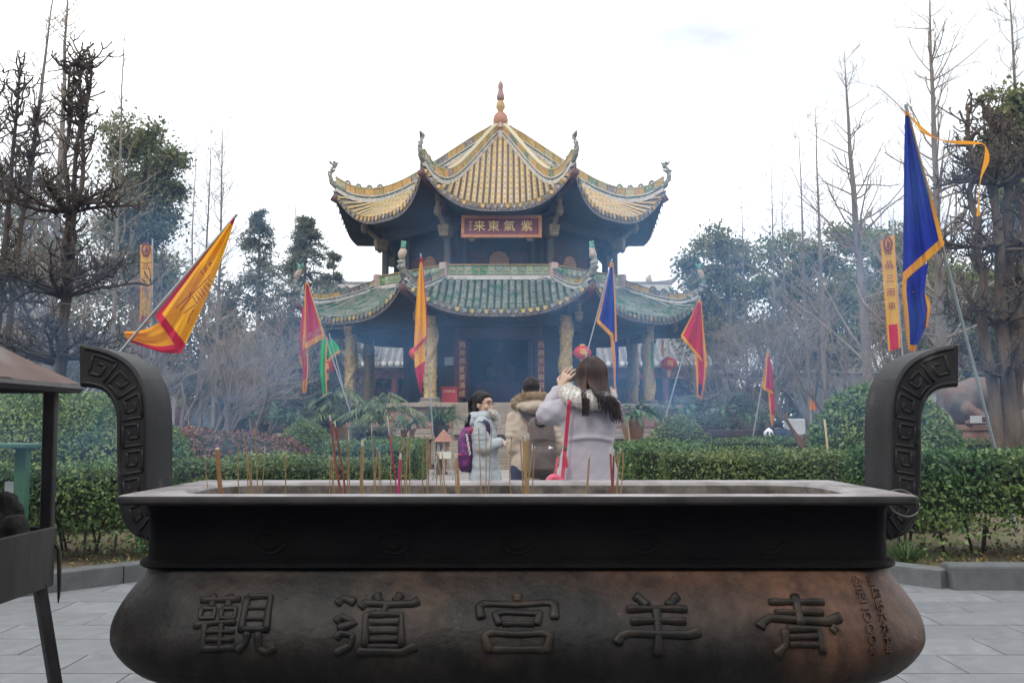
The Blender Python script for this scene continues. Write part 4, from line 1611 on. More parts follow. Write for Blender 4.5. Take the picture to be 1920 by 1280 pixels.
# lattice and round panels on the three visible faces
for q in (-1, 0, 1):
    ang = R(45 * q)
    yy = -(3.95 * C22) - 0.03
    zl0, zl1 = zp1 - 0.6, PZ(470, 38 - 3.6)
    for sd_ in (-1, 1):
        lt = MB()
        for d in range(-4, 12):
            for sg in (1, -1):
                x0, x1 = sd_ * 0.38, sd_ * 1.05
                for x_, y_ in ((0, 0),):
                    a = (min(x0, x1), zl0 + d * 0.11)
                    pts = []
                    for t in range(8):
                        xx = min(x0, x1) + 0.67 * t / 7
                        zz = a[1] + sg * 0.67 * t / 7 + (0 if sg > 0 else 0.67)
                        if zl0 - 0.2 <= zz <= zl1:
                            pts.append(Vector((xx, yy - (0.012 if sg > 0 else 0.0), zz)))
                    if len(pts) > 1:
                        lt.tube([rotz(pts[0], ang), rotz(pts[-1], ang)], 0.022, n=4)
        tag(lt.build('lattice', m_lattice, core, local=True), kind='stuff')
    ds = MB()
    cz = PZ(490, 38 - 3.6)
    for st in range(6):
        z0_ = cz - 0.36 + 0.12 * st
        z1_ = z0_ + 0.11
        w0 = math.sqrt(max(0.0, 0.36 ** 2 - (z0_ - cz) ** 2))
        w1 = math.sqrt(max(0.0, 0.36 ** 2 - (z1_ - cz) ** 2))
        wm = math.sqrt(max(0.0, 0.36 ** 2 - ((z0_ + z1_) / 2 - cz) ** 2))
        zm_ = (z0_ + z1_) / 2
        pl = [(-w0, yy, z0_), (w0, yy, z0_), (wm, yy, zm_), (w1, yy, z1_), (-w1, yy, z1_), (-wm, yy, zm_)]
        ds.prism([rotz(p, ang) for p in pl], rotz((0, -0.035, 0), ang))
    ds.build('round_panel', m_disc, core, local=True)
    for sx in (-1.22, 1.22):
        fr = MB()
        fr.box(rotz(Vector((sx, yy - 0.02, (zl0 + zs) / 2)), ang), (0.16, 0.10, zs - zl0 + 0.3), rz=ang)
        fr.build('door_frame', m_post, core, local=True)
# brackets and hanging lotus posts at the corners
for rr_, zref, zc_r, zr, nm in ((4.72, zs, 5.55, upper, 'upper'), (6.0, ze2 - 0.1, 7.0, lower, 'lower')):
    par_ = up if nm == 'upper' else lo
    for q in range(8):
        a = 22.5 + 45 * q
        if a > 180:
            a -= 360
        zt_ = smooth_tab(zr.zc, zc_r) - 0.34
        zl = zt_ - (0.85 if nm == 'upper' else 0.75)
        lp = cdir(a, zc_r, 0)
        b_ = MB()
        b_.lathe([(0.02, zl), (0.09, zl + 0.04), (0.13, zl + 0.12), (0.15, zl + 0.20), (0.11, zl + 0.24), (0.14, zl + 0.27), (0.14, zl + 0.33), (0.09, zl + 0.36), (0.08, zl + 0.55), (0.14, zl + 0.58), (0.10, zl + 0.62), (0.09, zt_ + 0.2)], (lp.x, lp.y, 0), 12)
        o = b_.build('hanging_lotus_post', m_bracket, par_, local=True, smooth=True, auto=50)
        b_ = MB()
        b_.box((lp.x, lp.y, zt_ + 0.02), (0.34, 0.34, 0.2), rz=R(a))
        b_.box((lp.x, lp.y, zt_ + 0.17), (0.5, 0.26, 0.12), rz=R(a))
        b_.box((lp.x, lp.y, zt_ + 0.17), (0.26, 0.5, 0.11), rz=R(a))
        bevel(b_.build('capital', m_bracket, o, local=True), 0.02, 1)
        if nm == 'upper':
            cp = cdir(a, rr_ + 0.18, zref - 0.48)
            g_ = MB()
            g_.box(cp, (0.36, 0.40, 0.42), rz=R(a), top=1.25)
            g_.tube([cp + Vector((0, 0, 0.1)), cdir(a, rr_ + 0.5, zref - 0.1), cdir(a, rr_ + 0.85, zref + 0.15)], [0.14, 0.11, 0.08], n=6)
            bevel(g_.build('carved_bracket', m_bracket, pav, local=True), 0.05, 2)
            for sg in (-1, 1):
                lat = Vector((math.cos(R(a + sg * 22.5)), math.sin(R(a + sg * 22.5)), 0)) * sg
                e = MB()
                c0 = cdir(a, rr_, zref - 0.36)
                for st in range(4):
                    e.box(c0 + lat * (0.14 + 0.09 * st) - Vector((0, 0, 0.0)) + Vector((0, 0, 0.035 * st)), (0.10, 0.07, 0.42 - 0.10 * st), rz=R(a + sg * 22.5))
                e.build('eave_spandrel', m_post, pav, local=True)

# ---- plaque
pq = thing('plaque', 'dark red name plaque with gold characters under the upper eave of the pavilion', 'plaque', (PXC, PYC - 5.3, PZ(447, 32.7)))
pw, ph = 150 / F_PX * 32.7, 43 / F_PX * 32.7
pcz = PZ(425, 32.7)
tilt = R(-12)
PM = Matrix.Translation(Vector((PX(940, 32.7), 32.7, pcz))) @ Matrix.Rotation(PI / 2 - tilt * -1, 4, 'X')


def plq(name, w0, w1, h0, h1, d0, d1, mt, par):
    b = MB()
    pts = [(w0, h0), (w1, h0), (w1, h1), (w0, h1)]
    b.add([PM @ Vector((x, y, d0)) for x, y in pts] + [PM @ Vector((x, y, d1)) for x, y in pts],
          [(3, 2, 1, 0), (4, 5, 6, 7), (0, 1, 5, 4), (1, 2, 6, 5), (2, 3, 7, 6), (3, 0, 4, 7)])
    return bevel(b.build(name, mt, par), 0.01, 1)


board = plq('board', -pw / 2, pw / 2, -ph / 2, ph / 2, -0.04, 0.0, m_sign, pq)
fr = 0.085
for a in ((-pw / 2 - .03, pw / 2 + .03, -ph / 2 - .03, -ph / 2 + fr), (-pw / 2 - .03, pw / 2 + .03, ph / 2 - fr, ph / 2 + .03),
          (-pw / 2 - .03, -pw / 2 + fr, -ph / 2 + fr, ph / 2 - fr), (pw / 2 - fr, pw / 2 + .03, -ph / 2 + fr, ph / 2 - fr)):
    plq('frame', *a, -0.02, 0.045, m_signframe, pq)
for ch, px_ in (('来', 898), ('東', 925), ('氣', 955), ('紫', 988)):
    text_mesh('gold_character', ch, 0.42, m_goldleaf, pq, PM @ Matrix.Translation(Vector(((px_ - 940) / F_PX * 32.7, 0.0, 0.012))) @ Matrix.Shear('XY', 4, (0.12, 0)) , extrude=0.008, offset=0.001)
for k_, ch in enumerate('二〇〇'):
    text_mesh('signature_character', '仙山人'[k_], 0.11, m_goldleaf, pq, PM @ Matrix.Translation(Vector(((881 - 940) / F_PX * 32.7, 0.16 - 0.13 * k_, 0.008))), extrude=0.004)
for px_ in (885, 993):
    kb = MB()
    p = P(px_, 449, 32.75)
    kb.lathe([(0.02, -0.07), (0.10, -0.04), (0.13, 0.02), (0.08, 0.07)], p, 10)
    kb.build('support_knob', m_bracket, pq, smooth=True)

# ---- lower storey
ZP = PZ(756, 38 - C22 * 6)
zl2 = ze2 - 0.05


def dragon_column(q):
    a = 22.5 + 45 * q
    p = cdir(a, 6.0, 0)
    rows = []
    H = zl2 + 0.05 - ZP - 0.1
    nz_, na = 110, 36
    ph = q * 1.7
    for i in range(nz_ + 1):
        z = H * i / nz_
        row = []
        for j in range(na):
            th = 2 * PI * j / na
            r = 0.205
            hel = (th + ph - z * 2.6) % (2 * PI)
            hel = min(hel, 2 * PI - hel) * 0.205
            dd = max(0.0, 1 - (hel / 0.10) ** 2) ** 0.5 * 0.075
            sc = 0.010 * math.sin(z * 60) * (1 if dd > 0.01 else 0)
            v = Vector((math.cos(th) * 2.2, math.sin(th) * 2.2, z * 4.2 + q * 7))
            nn = abs(mnoise.noise(v * 1.5)) * 0.08 + max(0, mnoise.noise(v * 3.1)) * 0.05 - 0.02
            r += max(dd + sc, nn)
            row.append((p.x + r * math.cos(th), p.y + r * math.sin(th), ZP + 0.1 + z))
        rows.append(row)
    m_ = MB()
    m_.grid(rows, wrap=True)
    o = m_.build('dragon_column', m_gold, pav, local=True, smooth=True)
    bs_ = MB()
    bs_.lathe([(0.40, ZP), (0.40, ZP + 0.06), (0.33, ZP + 0.09), (0.36, ZP + 0.14), (0.30, ZP + 0.2)], (p.x, p.y, 0), 16)
    bs_.build('column_base', m_ledge, o, local=True, smooth=True, auto=40)


for q in range(8):
    dragon_column(q)
b_ = MB()
octa(b_, 6.12, zl2 - 0.28, zl2 + 0.22, 0.24)
b_.build('lower_beam', m_wood, pav, local=True)
b_ = MB()
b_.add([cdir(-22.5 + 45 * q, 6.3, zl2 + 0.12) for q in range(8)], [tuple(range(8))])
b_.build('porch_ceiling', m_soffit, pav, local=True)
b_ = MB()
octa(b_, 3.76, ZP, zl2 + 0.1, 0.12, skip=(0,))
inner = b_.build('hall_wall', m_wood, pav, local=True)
for q in range(8):
    a = 22.5 + 45 * q
    p = cdir(a, 3.78, 0)
    c = MB()
    c.lathe([(0.2, ZP), (0.19, zl2 + 0.1)], (p.x, p.y, 0), 16)
    c.build('inner_column', m_redwood if abs(a - 22.5) < 1 or abs(a - 337.5) < 1 else m_wood, pav, local=True, smooth=True, auto=40)
# lintel and door leaves folded back
b_ = MB()
b_.box((0, -3.76 * C22, zl2 - 0.25), (2.6, 0.12, 0.6))
b_.box((-1.12, -3.35, ZP + 1.15), (0.06, 0.75, 2.3), rz=R(-8))
b_.box((1.12, -3.35, ZP + 1.15), (0.06, 0.75, 2.3), rz=R(8))
b_.build('door_frame', m_redwood, pav, local=True)
# couplet boards on the two inner columns
for sg, txt, pxc in ((-1, '問月尔放濟湧成', 866), (1, '西朝天川和羽', 1015)):
    Yb = 38 - 3.78 * C22 - 0.24
    x = PX(pxc, Yb) - PXC
    z0, z1 = PZ(746, Yb), PZ(638, Yb)
    cp_ = MB()
    cp_.box((x, Yb - PYC, (z0 + z1) / 2), (0.25, 0.035, z1 - z0))
    o = bevel(cp_.build('couplet_board', m_couplet, pav, local=True), 0.008, 1)
    o_root = wloc(pav)
    for i, ch in enumerate(txt):
        zz = z1 - (z1 - z0) * (i + 0.6) / 7.1
        mx_ = Matrix.Translation(Vector((PXC + x, Yb - 0.022, zz))) @ Matrix.Rotation(PI / 2, 4, 'X')
        text_mesh('gold_character', ch, 0.23, m_goldleaf, o, mx_, extrude=0.004, offset=0.003)
# altar inside
altar = thing('altar', 'dim altar with a robed seated statue inside the pavilion doorway', 'altar', (PXC, PYC - 0.6, ZP))
m_robe = mat('faded_red_robe', (0.14, 0.05, 0.035), (0.2, 0.08, 0.05), scale=6, rough=0.8)
a_ = MB()
a_.box((PXC, PYC - 1.6, ZP + 0.45), (2.0, 0.7, 0.9))
bevel(a_.build('altar_table', mat('altar_purple_cloth', (0.07, 0.02, 0.05), (0.12, 0.03, 0.06), scale=4, rough=0.8), altar), 0.02)
a_ = MB()
c0 = Vector((PXC, PYC - 0.5, ZP + 0.95))
for cc, rr in (((0, 0, 0.25), 0.55), ((0, 0, 0.7), 0.42), ((0, -0.1, 1.05), 0.30), ((-0.4, -0.2, 0.45), 0.22), ((0.4, -0.2, 0.45), 0.22), ((0, -0.1, 1.42), 0.19)):
    a_.lathe([(rr * math.sin(PI * k / 8) + 0.001, -rr * math.cos(PI * k / 8)) for k in range(9)], c0 + Vector(cc), 14)
remesh(a_, 'seated_statue', m_robe, 0.06, altar, 4)
a_ = MB()
a_.box((PXC, PYC - 0.4, ZP + 0.48), (2.4, 1.4, 0.95))
a_.build('altar_plinth', m_wood, altar)

# notice board and donation box
nb = MB()
q0 = P(842, 677, 34.6)
nb.box(q0, (0.48, 0.03, 0.30), rz=R(-45))
tag(bevel(nb.build('notice_board', mat('notice_white', (0.30, 0.32, 0.32), (0.36, 0.38, 0.38), scale=30, rough=0.7), loc=q0), 0.006, 1), 'pale notice board on the dark inner wall left of the doorway', 'notice')
m_boxred = mat('donation_red', (0.40, 0.03, 0.035), (0.48, 0.05, 0.05), scale=4, rough=0.5)
db = thing('donation_box', 'red donation box beside the front left gilded column', 'donation box', (PX(843, 33.2), 33.2, ZP))
d_ = MB()
d_.box((PX(843, 33.2), 33.2, ZP + 0.27), (0.56, 0.42, 0.54))
bevel(d_.build('box', m_boxred, db), 0.02, 2)
d_ = MB()
d_.box((PX(843, 33.2), 33.2, ZP + 0.56), (0.62, 0.48, 0.05))
bevel(d_.build('lid', m_boxred, db), 0.012, 1)
text_mesh('lettering', '功德無量', 0.10, mat('box_lettering', (0.7, 0.55, 0.45), rough=0.6), db, Matrix.Translation(Vector((PX(843, 33.2), 32.985, ZP + 0.42))) @ Matrix.Rotation(PI / 2, 4, 'X'), extrude=0.002)

# ---- platform: two tiers with ledges, panels and posts
plat = thing('platform', 'two-tier octagonal stone platform carrying the pavilion', 'platform', (PXC, PYC, 0))


def oct_ring(r_, z0, z1, nm, mt, th=None):
    b = MB()
    bot = [cdir(-22.5 + 45 * q, r_, z0) for q in range(8)]
    tp = [cdir(-22.5 + 45 * q, r_, z1) for q in range(8)]
    b.add(bot + tp, [tuple(range(7, -1, -1)), tuple(range(8, 16))] + [(q, (q + 1) % 8, 8 + (q + 1) % 8, 8 + q) for q in range(8)])
    return bevel(b.build(nm, mt, plat, local=True), 0.02, 1, 20)


Z1 = 1.02
oct_ring(7.15, Z1, ZP - 0.15, 'upper_tier', m_sandstone)
oct_ring(7.35, ZP - 0.15, ZP, 'upper_ledge', m_ledge)
oct_ring(7.28, Z1 + 0.002, Z1 + 0.16, 'plinth_course', m_ledge)
oct_ring(8.6, 0, Z1 - 0.14, 'lower_tier', m_sandstone)
oct_ring(8.8, Z1 - 0.14, Z1, 'lower_ledge', m_ledge)
for q in (-2, -1, 0, 1, 2):
    ang = R(45 * q)
    for r_, z0, z1, nn in ((7.15, Z1 + 0.18, ZP - 0.17, 4), (8.6, 0.1, Z1 - 0.16, 5)):
        half = r_ * S22
        wd_ = (2 * half) / nn
        for j in range(nn):
            if q == 0 and abs(-half + (j + 0.5) * wd_) < 1.4:
                continue
            b = MB()
            b.box((0, 0, 0), (wd_ - 0.22, 0.05, z1 - z0 - 0.12))
            o = bevel(b.build('carved_panel', m_sandstone, plat, local=True), 0.015, 1)
            o.rotation_euler = (0, 0, ang)
            o.location = rotz(Vector((-half + (j + 0.5) * wd_, -(r_ * C22) - 0.018, (z0 + z1) / 2)), ang)
        for j in range(nn + 1):
            b = MB()
            b.box((0, 0, 0), (0.16, 0.10, z1 - z0))
            o = bevel(b.build('pilaster', m_ledge, plat, local=True), 0.01, 1)
            o.rotation_euler = (0, 0, ang)
            o.location = rotz(Vector((-half + j * wd_, -(r_ * C22) - 0.04, (z0 + z1) / 2)), ang)
# front steps
for i in range(6):
    b = MB()
    b.box((0, -(8.8 * C22) - 0.16 - 0.32 * (5 - i) + 0.32, (i + 0.5) * Z1 / 6), (2.9, 0.34, Z1 / 6 - 0.004))
    bevel(b.build('step', m_ledge, plat, local=True), 0.012, 1)
for i in range(6):
    b = MB()
    b.box((0, -(7.35 * C22) - 0.12 - 0.26 * (5 - i), Z1 + (i + 0.5) * (ZP - Z1) / 6), (2.7, 0.28, (ZP - Z1) / 6 - 0.004))
    bevel(b.build('step', m_ledge, plat, local=True), 0.012, 1)
# ================================================================== TREES
m_bark_dark = mat('dark_bark', (0.045, 0.034, 0.026), (0.085, 0.066, 0.05), scale=9, rough=0.95, bump=0.7, bscale=22, stretch=(1, 1, 0.25))
m_bark_grey = mat('grey_bark', (0.135, 0.112, 0.095), (0.21, 0.18, 0.155), scale=9, rough=0.95, bump=0.5, bscale=22, stretch=(1, 1, 0.25))
m_bark_brown = mat('brown_bark', (0.075, 0.055, 0.038), (0.145, 0.108, 0.074), scale=8, rough=0.95, bump=0.9, bscale=16, stretch=(1, 1, 0.3), bdist=0.05)
m_twig = mat('pale_twig', (0.19, 0.15, 0.115), (0.27, 0.22, 0.17), scale=3, rough=0.9)
m_twig_dark = mat('dark_twig', (0.055, 0.04, 0.032), (0.09, 0.07, 0.052), scale=3, rough=0.9)
m_leaf_a = leafmat('evergreen_leaf', (0.10, 0.12, 0.05), (0.18, 0.195, 0.09), trans=0.45, rough=0.5, scale=0.8)
m_leaf_b = leafmat('olive_leaf', (0.13, 0.14, 0.06), (0.22, 0.225, 0.105), trans=0.45, rough=0.55, scale=0.8)
m_leaf_c = leafmat('camphor_leaf', (0.12, 0.15, 0.04), (0.22, 0.24, 0.08), trans=0.45, rough=0.5, scale=0.8)
m_needle = leafmat('cedar_needle', (0.12, 0.14, 0.10), (0.20, 0.22, 0.16), trans=0.42, rough=0.6, scale=0.8)


def rvec(s=1.0):
    return Vector((random.gauss(0, s), random.gauss(0, s), random.gauss(0, s)))


def grow(mb_limb, mb_twig, p, d, L, r, depth, up=0.15, wob=0.16, kids=(3, 5), ang=0.75, ratio=0.62, minr=0.004, twig_from=2, segs=4):
    """Recursive limb; limbs go to one mesh, twigs to another."""
    pts = [p]
    rad = [r]
    q = p.copy()
    dd = d.normalized()
    for i in range(segs):
        dd = (dd + rvec(wob) + Vector((0, 0, up * 0.5))).normalized()
        q = q + dd * (L / segs)
        pts.append(q.copy())
        rad.append(max(minr, r * (1 - 0.62 * (i + 1) / segs)))
    (mb_twig if depth <= twig_from else mb_limb).tube(pts, rad, n=3 if depth <= 1 else (4 if depth <= twig_from else 6), cap=False)
    if depth == 0:
        return
    for k in range(random.randint(*kids)):
        t = random.uniform(0.3, 1.0)
        i = min(segs - 1, int(t * segs))
        a = pts[i].lerp(pts[i + 1], t * segs - i)
        ax = (pts[i + 1] - pts[i]).normalized()
        side = rvec()
        side = (side - ax * side.dot(ax)).normalized()
        nd = (ax * math.cos(ang) + side * math.sin(ang) * random.uniform(0.7, 1.3) + Vector((0, 0, up))).normalized()
        grow(mb_limb, mb_twig, a, nd, L * ratio * random.uniform(0.6, 1.15), max(minr, rad[i] * 0.55), depth - 1, up, wob, kids, ang, ratio, minr, twig_from, max(2, segs - 1))


def ginkgo_parts(H, r0, n_lat, seed, lean=0.0, low=0.22, brl=0.16):
    random.seed(seed)
    tr, tw = MB(), MB()
    pts, rad = [], []
    off = Vector((0, 0, 0))
    for i in range(13):
        z = H * i / 12
        off = off + Vector((random.gauss(0, 0.012) * H * 0.12, random.gauss(0, 0.012) * H * 0.12, 0))
        pts.append(Vector((lean * z, 0, z)) + off)
        rad.append(max(0.006, r0 * (1 - z / H) ** 0.8))
    tr.tube(pts, rad, n=8)
    for k in range(n_lat):
        t = low + (0.985 - low) * random.random()
        i = min(11, int(t * 12))
        p = pts[i].lerp(pts[i + 1], t * 12 - i)
        a = random.uniform(0, 2 * PI)
        el = random.uniform(0.15, 0.95)
        d = Vector((math.cos(a) * math.cos(el), math.sin(a) * math.cos(el), math.sin(el)))
        L = H * brl * (1.15 - t) * random.uniform(0.4, 1.3)
        grow(tr, tw, p, d, L, max(0.006, rad[i] * 0.32), 2, up=0.25, wob=0.12, kids=(2, 4), ratio=0.5, minr=0.0035, twig_from=2, segs=4)
    return tr, tw


def put_tree(name, label, group, base, tr, tw, mt, mtw, crown_kind='stuff'):
    t = thing(name, label, 'tree', base, group)
    tr.build('trunk', mt, t, smooth=True, local=True)
    tag(tw.build('crown', mtw, t, local=True), kind=crown_kind)
    return t


def place_copy(src, base, label, sc, rz):
    c = copy_tree(src)
    c.location = base
    c.scale = (sc, sc, sc)
    c.rotation_euler = (0, 0, rz)
    c['label'] = label
    return c


GZ = 0.0


def height_to(py, Y):
    return PZ(py, Y)


# -- tall bare ginkgos; every tree gets its own height from the photograph
GK = [
    # px, Y, top row, trunk radius, laterals, lean, label
    (84, 19.5, -70, 0.13, 70, 0.004, 'tall bare ginkgo rising past the top edge at the far left'),
    (-24, 17.5, -60, 0.10, 50, 0.085, 'bare ginkgo leaning right at the left edge'),
    (205, 31, 25, 0.10, 60, 0.0, 'thin bare tree reaching highest above the large evergreen on the left'),
    (374, 35, 235, 0.08, 46, 0.01, 'slim bare tree, left one of a close pair beside the yellow flag'),
    (398, 33, 200, 0.09, 60, 0.006, 'slim bare tree, taller one of a close pair beside the yellow flag'),
    (352, 38, 250, 0.07, 40, 0.0, 'slim bare tree between the large evergreen and the pair of slim trees'),
    (545, 44, 345, 0.07, 50, 0.0, 'thin bare treetop above the two cedars'),
    (1402, 40, 345, 0.08, 50, -0.005, 'thin bare tree above the left of the right-hand evergreens'),
    (1374, 44, 395, 0.06, 40, -0.01, 'short thin bare tree nearest the right side of the pavilion'),
    (1460, 34, 268, 0.07, 40, 0.0, 'slender bare pole-like tree above the broad evergreen'),
    (1474, 36, 310, 0.06, 36, 0.006, 'slender bare tree just right of the pole-like one'),
    (1520, 32, 230, 0.09, 50, -0.012, 'bare tree leaning slightly left before the broad evergreen'),
    (1549, 30, 190, 0.10, 56, -0.004, 'straight bare tree before the middle of the broad evergreen'),
    (1632, 25, 95, 0.17, 46, -0.028, 'stout bare tree with long level branches right of the broad evergreen'),
    (1770, 20.5, -45, 0.14, 80, -0.006, 'tall bare ginkgo behind the large blue flag'),
    (1660, 38, 330, 0.06, 34, 0.0, 'thin bare tree behind the yellow banner on the right'),
    (1955, 22, -60, 0.11, 60, -0.02, 'bare tree reaching in at the top right edge'),
]
for i, (px, Y, top, r0, nl, ln, lab) in enumerate(GK):
    b = Vector((PX(px, Y), Y, GZ))
    H = height_to(top, Y)
    tr, tw = ginkgo_parts(H, r0, nl, 100 + i, ln, low=0.25 if r0 > 0.1 else 0.35, brl=0.17 if i not in (13, 14) else 0.26)
    put_tree('ginkgo_tree', lab, 'tall bare ginkgo trees', b, tr, tw, m_bark_grey, m_twig)

# -- smaller twiggy bare trees, four shapes copied
random.seed(31)
protos = []
for k in range(4):
    random.seed(500 + k)
    tr, tw = MB(), MB()
    for s in range(random.randint(2, 4)):
        a = random.uniform(0, 2 * PI)
        grow(tr, tw, Vector((0.08 * math.cos(a), 0.08 * math.sin(a), 0)), Vector((0.28 * math.cos(a), 0.28 * math.sin(a), 1)), random.uniform(1.7, 2.3), 0.06, 4,
             up=0.16, wob=0.15, kids=(3, 5), ang=0.72, ratio=0.64, minr=0.0032, twig_from=2, segs=5)
    protos.append((tr, tw))
BT = [(365, 24, 560, 'bare twiggy tree with a stout trunk left of the small grey house'), (441, 22.5, 520, 'bare twiggy tree standing before the small grey house'),
      (490, 28, 540, 'bare twiggy tree below the tiered cedar'), (532, 39, 560, 'bare twiggy tree left of the red flag beside the pavilion'),
      (592, 47, 575, 'bare twiggy tree behind the green flag'), (300, 26, 480, 'bare twiggy tree behind the yellow and red flag'),
      (232, 21, 430, 'bare twiggy tree behind the left handle of the burner'), (150, 25, 440, 'bare twiggy tree deep behind the dark pollard at left'),
      (1343, 45, 575, 'bare twiggy tree right of the red flag beside the pavilion'), (1386, 38, 555, 'bare twiggy tree with grey stems left of the small red flag'),
      (1432, 36, 545, 'bare twiggy tree behind the small red flag'), (1476, 32, 540, 'bare twiggy tree with a forked trunk right of the small red flag'),
      (1562, 34, 520, 'bare twiggy tree above the tall domed shrub'), (1612, 20.5, 505, 'bare twiggy tree left of the right handle'),
      (1705, 22, 450, 'bare twiggy tree behind the yellow banner'), (1330, 49, 590, 'bare twiggy tree far behind the right corner of the platform'),
      (52, 30, 470, 'bare twiggy tree far behind the roof of the candle stand')]
first = {}
for i, (px, Y, top, lab) in enumerate(BT):
    k = i % 4
    b = Vector((PX(px, Y), Y, 0))
    H = height_to(top, Y)
    if k not in first:
        t = put_tree('bare_tree', lab, 'bare twiggy trees', b, *protos[k], m_bark_grey, m_twig)
        first[k] = (t, max(v[2] for v in protos[k][1].v))
    else:
        t = place_copy(first[k][0], b, lab, 1, i * 1.3)
    sc = H / first[k][1]
    t.scale = (sc, sc, sc)


# -- dark pollarded trees in storeys
def pollard(px, Y, tiers, stems, lab, seed, base_r=0.16, mt=None, two=0.0, mtw=None):
    random.seed(seed)
    b = Vector((PX(px, Y), Y, 0))
    tr, tw = MB(), MB()

    def crook(p, d, L, r, n, up, wob, mb, sides=5):
        pts, rad = [p], [r]
        q = p.copy()
        dd = d.normalized()
        for i in range(n):
            dd = (dd + rvec(wob) + Vector((0, 0, up))).normalized()
            q = q + dd * (L / n)
            pts.append(q.copy())
            rad.append(r * (1 - 0.55 * (i + 1) / n))
        rad[-1] = rad[-2] * 1.35
        mb.tube(pts, rad, n=sides)
        return pts, rad
    ztop = max(PZ(s[1], Y) for s in stems)
    zt0 = PZ(tiers[0][0], Y)
    for s_px, s_py, bend in stems:
        x1 = (s_px - px) / F_PX * Y
        z1 = PZ(s_py, Y)
        n = 14
        pts = []
        for i in range(n + 1):
            t = i / n
            pts.append(Vector((x1 * t ** 1.3 + bend * math.sin(PI * t) + random.gauss(0, 0.025), random.gauss(0, 0.03) + (0.06 * math.sin(s_px) * (1 - t)), z1 * t)))
        rr = base_r * random.uniform(0.55, 0.8)
        tr.tube(curve_pts(pts, 30), [max(0.02, rr * (1 - 0.80 * (k / 29) ** 0.8)) for k in range(30)], n=8)
        # crooked shoots along the stem
        for k in range(34):
            t = random.uniform(0.5, 1.0)
            i = min(n - 1, int(t * n))
            p = pts[i].lerp(pts[i + 1], t * n - i)
            a = random.uniform(0, 2 * PI)
            d = Vector((math.cos(a), math.sin(a), random.uniform(0.0, 0.9)))
            pp, rd = crook(p, d, random.uniform(0.18, 0.5) * Y / 14, 0.017, 5, 0.3, 0.38, tr)
            for _ in range(2):
                crook(pp[random.randint(2, 4)], rvec(), random.uniform(0.12, 0.3), 0.012, 3, 0.2, 0.4, tw, 4)
        # knobbed head
        for k in range(16):
            a = random.uniform(0, 2 * PI)
            t = random.uniform(0.86, 1.0)
            i = min(n - 1, int(t * n))
            hp_ = pts[i].lerp(pts[i + 1], t * n - i)
            pp, rd = crook(hp_, Vector((math.cos(a), math.sin(a), random.uniform(0.2, 1.2))), random.uniform(0.15, 0.40), 0.022, 4, 0.2, 0.45, tr)
            for _ in range(4):
                crook(pp[random.randint(2, 4)], rvec() + Vector((0, 0, 0.4)), random.uniform(0.05, 0.14), 0.010, 2, 0.2, 0.5, tw, 4)
    for (py, hw, cnt) in tiers:
        z = PZ(py, Y)
        Rw = hw / F_PX * Y
        for k in range(cnt):
            a = 2 * PI * k / cnt + random.uniform(-0.2, 0.2)
            d = Vector((math.cos(a), math.sin(a), 0.12))
            L = Rw * random.uniform(0.72, 1.05)
            pp, rd = crook(Vector((0.06 * math.cos(a), 0.06 * math.sin(a), z - L * 0.52)), d + Vector((0, 0, 0.3)), L * 1.1, 0.032, 7, 0.0, 0.16, tr, 6)
            for i in range(2, 8):
                for _ in range(2):
                    dd = (d + rvec(0.7) + Vector((0, 0, 0.25)))
                    p2, _r = crook(pp[min(i, 7)], dd, random.uniform(0.2, 0.5) * Rw * 0.8, 0.016, 5, 0.10, 0.30, tr)
                    for _q in range(3):
                        crook(p2[random.randint(2, 5)], rvec() + Vector((0, 0, 0.5)), random.uniform(0.10, 0.3), 0.009, 3, 0.12, 0.35, tw, 3)
    t = thing('pollarded_tree', lab, 'tree', b, 'dark pollarded trees')
    tr.build('trunk', mt or m_bark_dark, t, smooth=True, local=True)
    tag(tw.build('crown', mtw or m_twig_dark, t, local=True), kind='stuff')
    return t


pollard(102, 14.0, [(345, 115, 12), (492, 125, 13), (618, 120, 12)], [(128, 92, 0.0), (104, 120, 0.05), (150, 118, -0.02)],
        'dark pollarded tree with flat storeys of crooked branches at the left', 71, base_r=0.125)
pollard(-30, 15.5, [(330, 70, 9), (520, 90, 9)], [(8, 120, 0.04), (-40, 150, 0.0), (40, 210, 0.1)],
        'dark pollarded tree cut by the left edge of the picture', 72, base_r=0.16)
pollard(1888, 13.5, [(300, 95, 10), (420, 100, 10), (560, 95, 9), (660, 90, 7)], [(1838, 205, -0.12), (1872, 190, 0.05), (1905, 230, 0.1), (1945, 250, 0.1)],
        'thick-trunked pollarded tree at the right edge behind the flag pole', 73, base_r=0.21, mt=m_bark_brown)


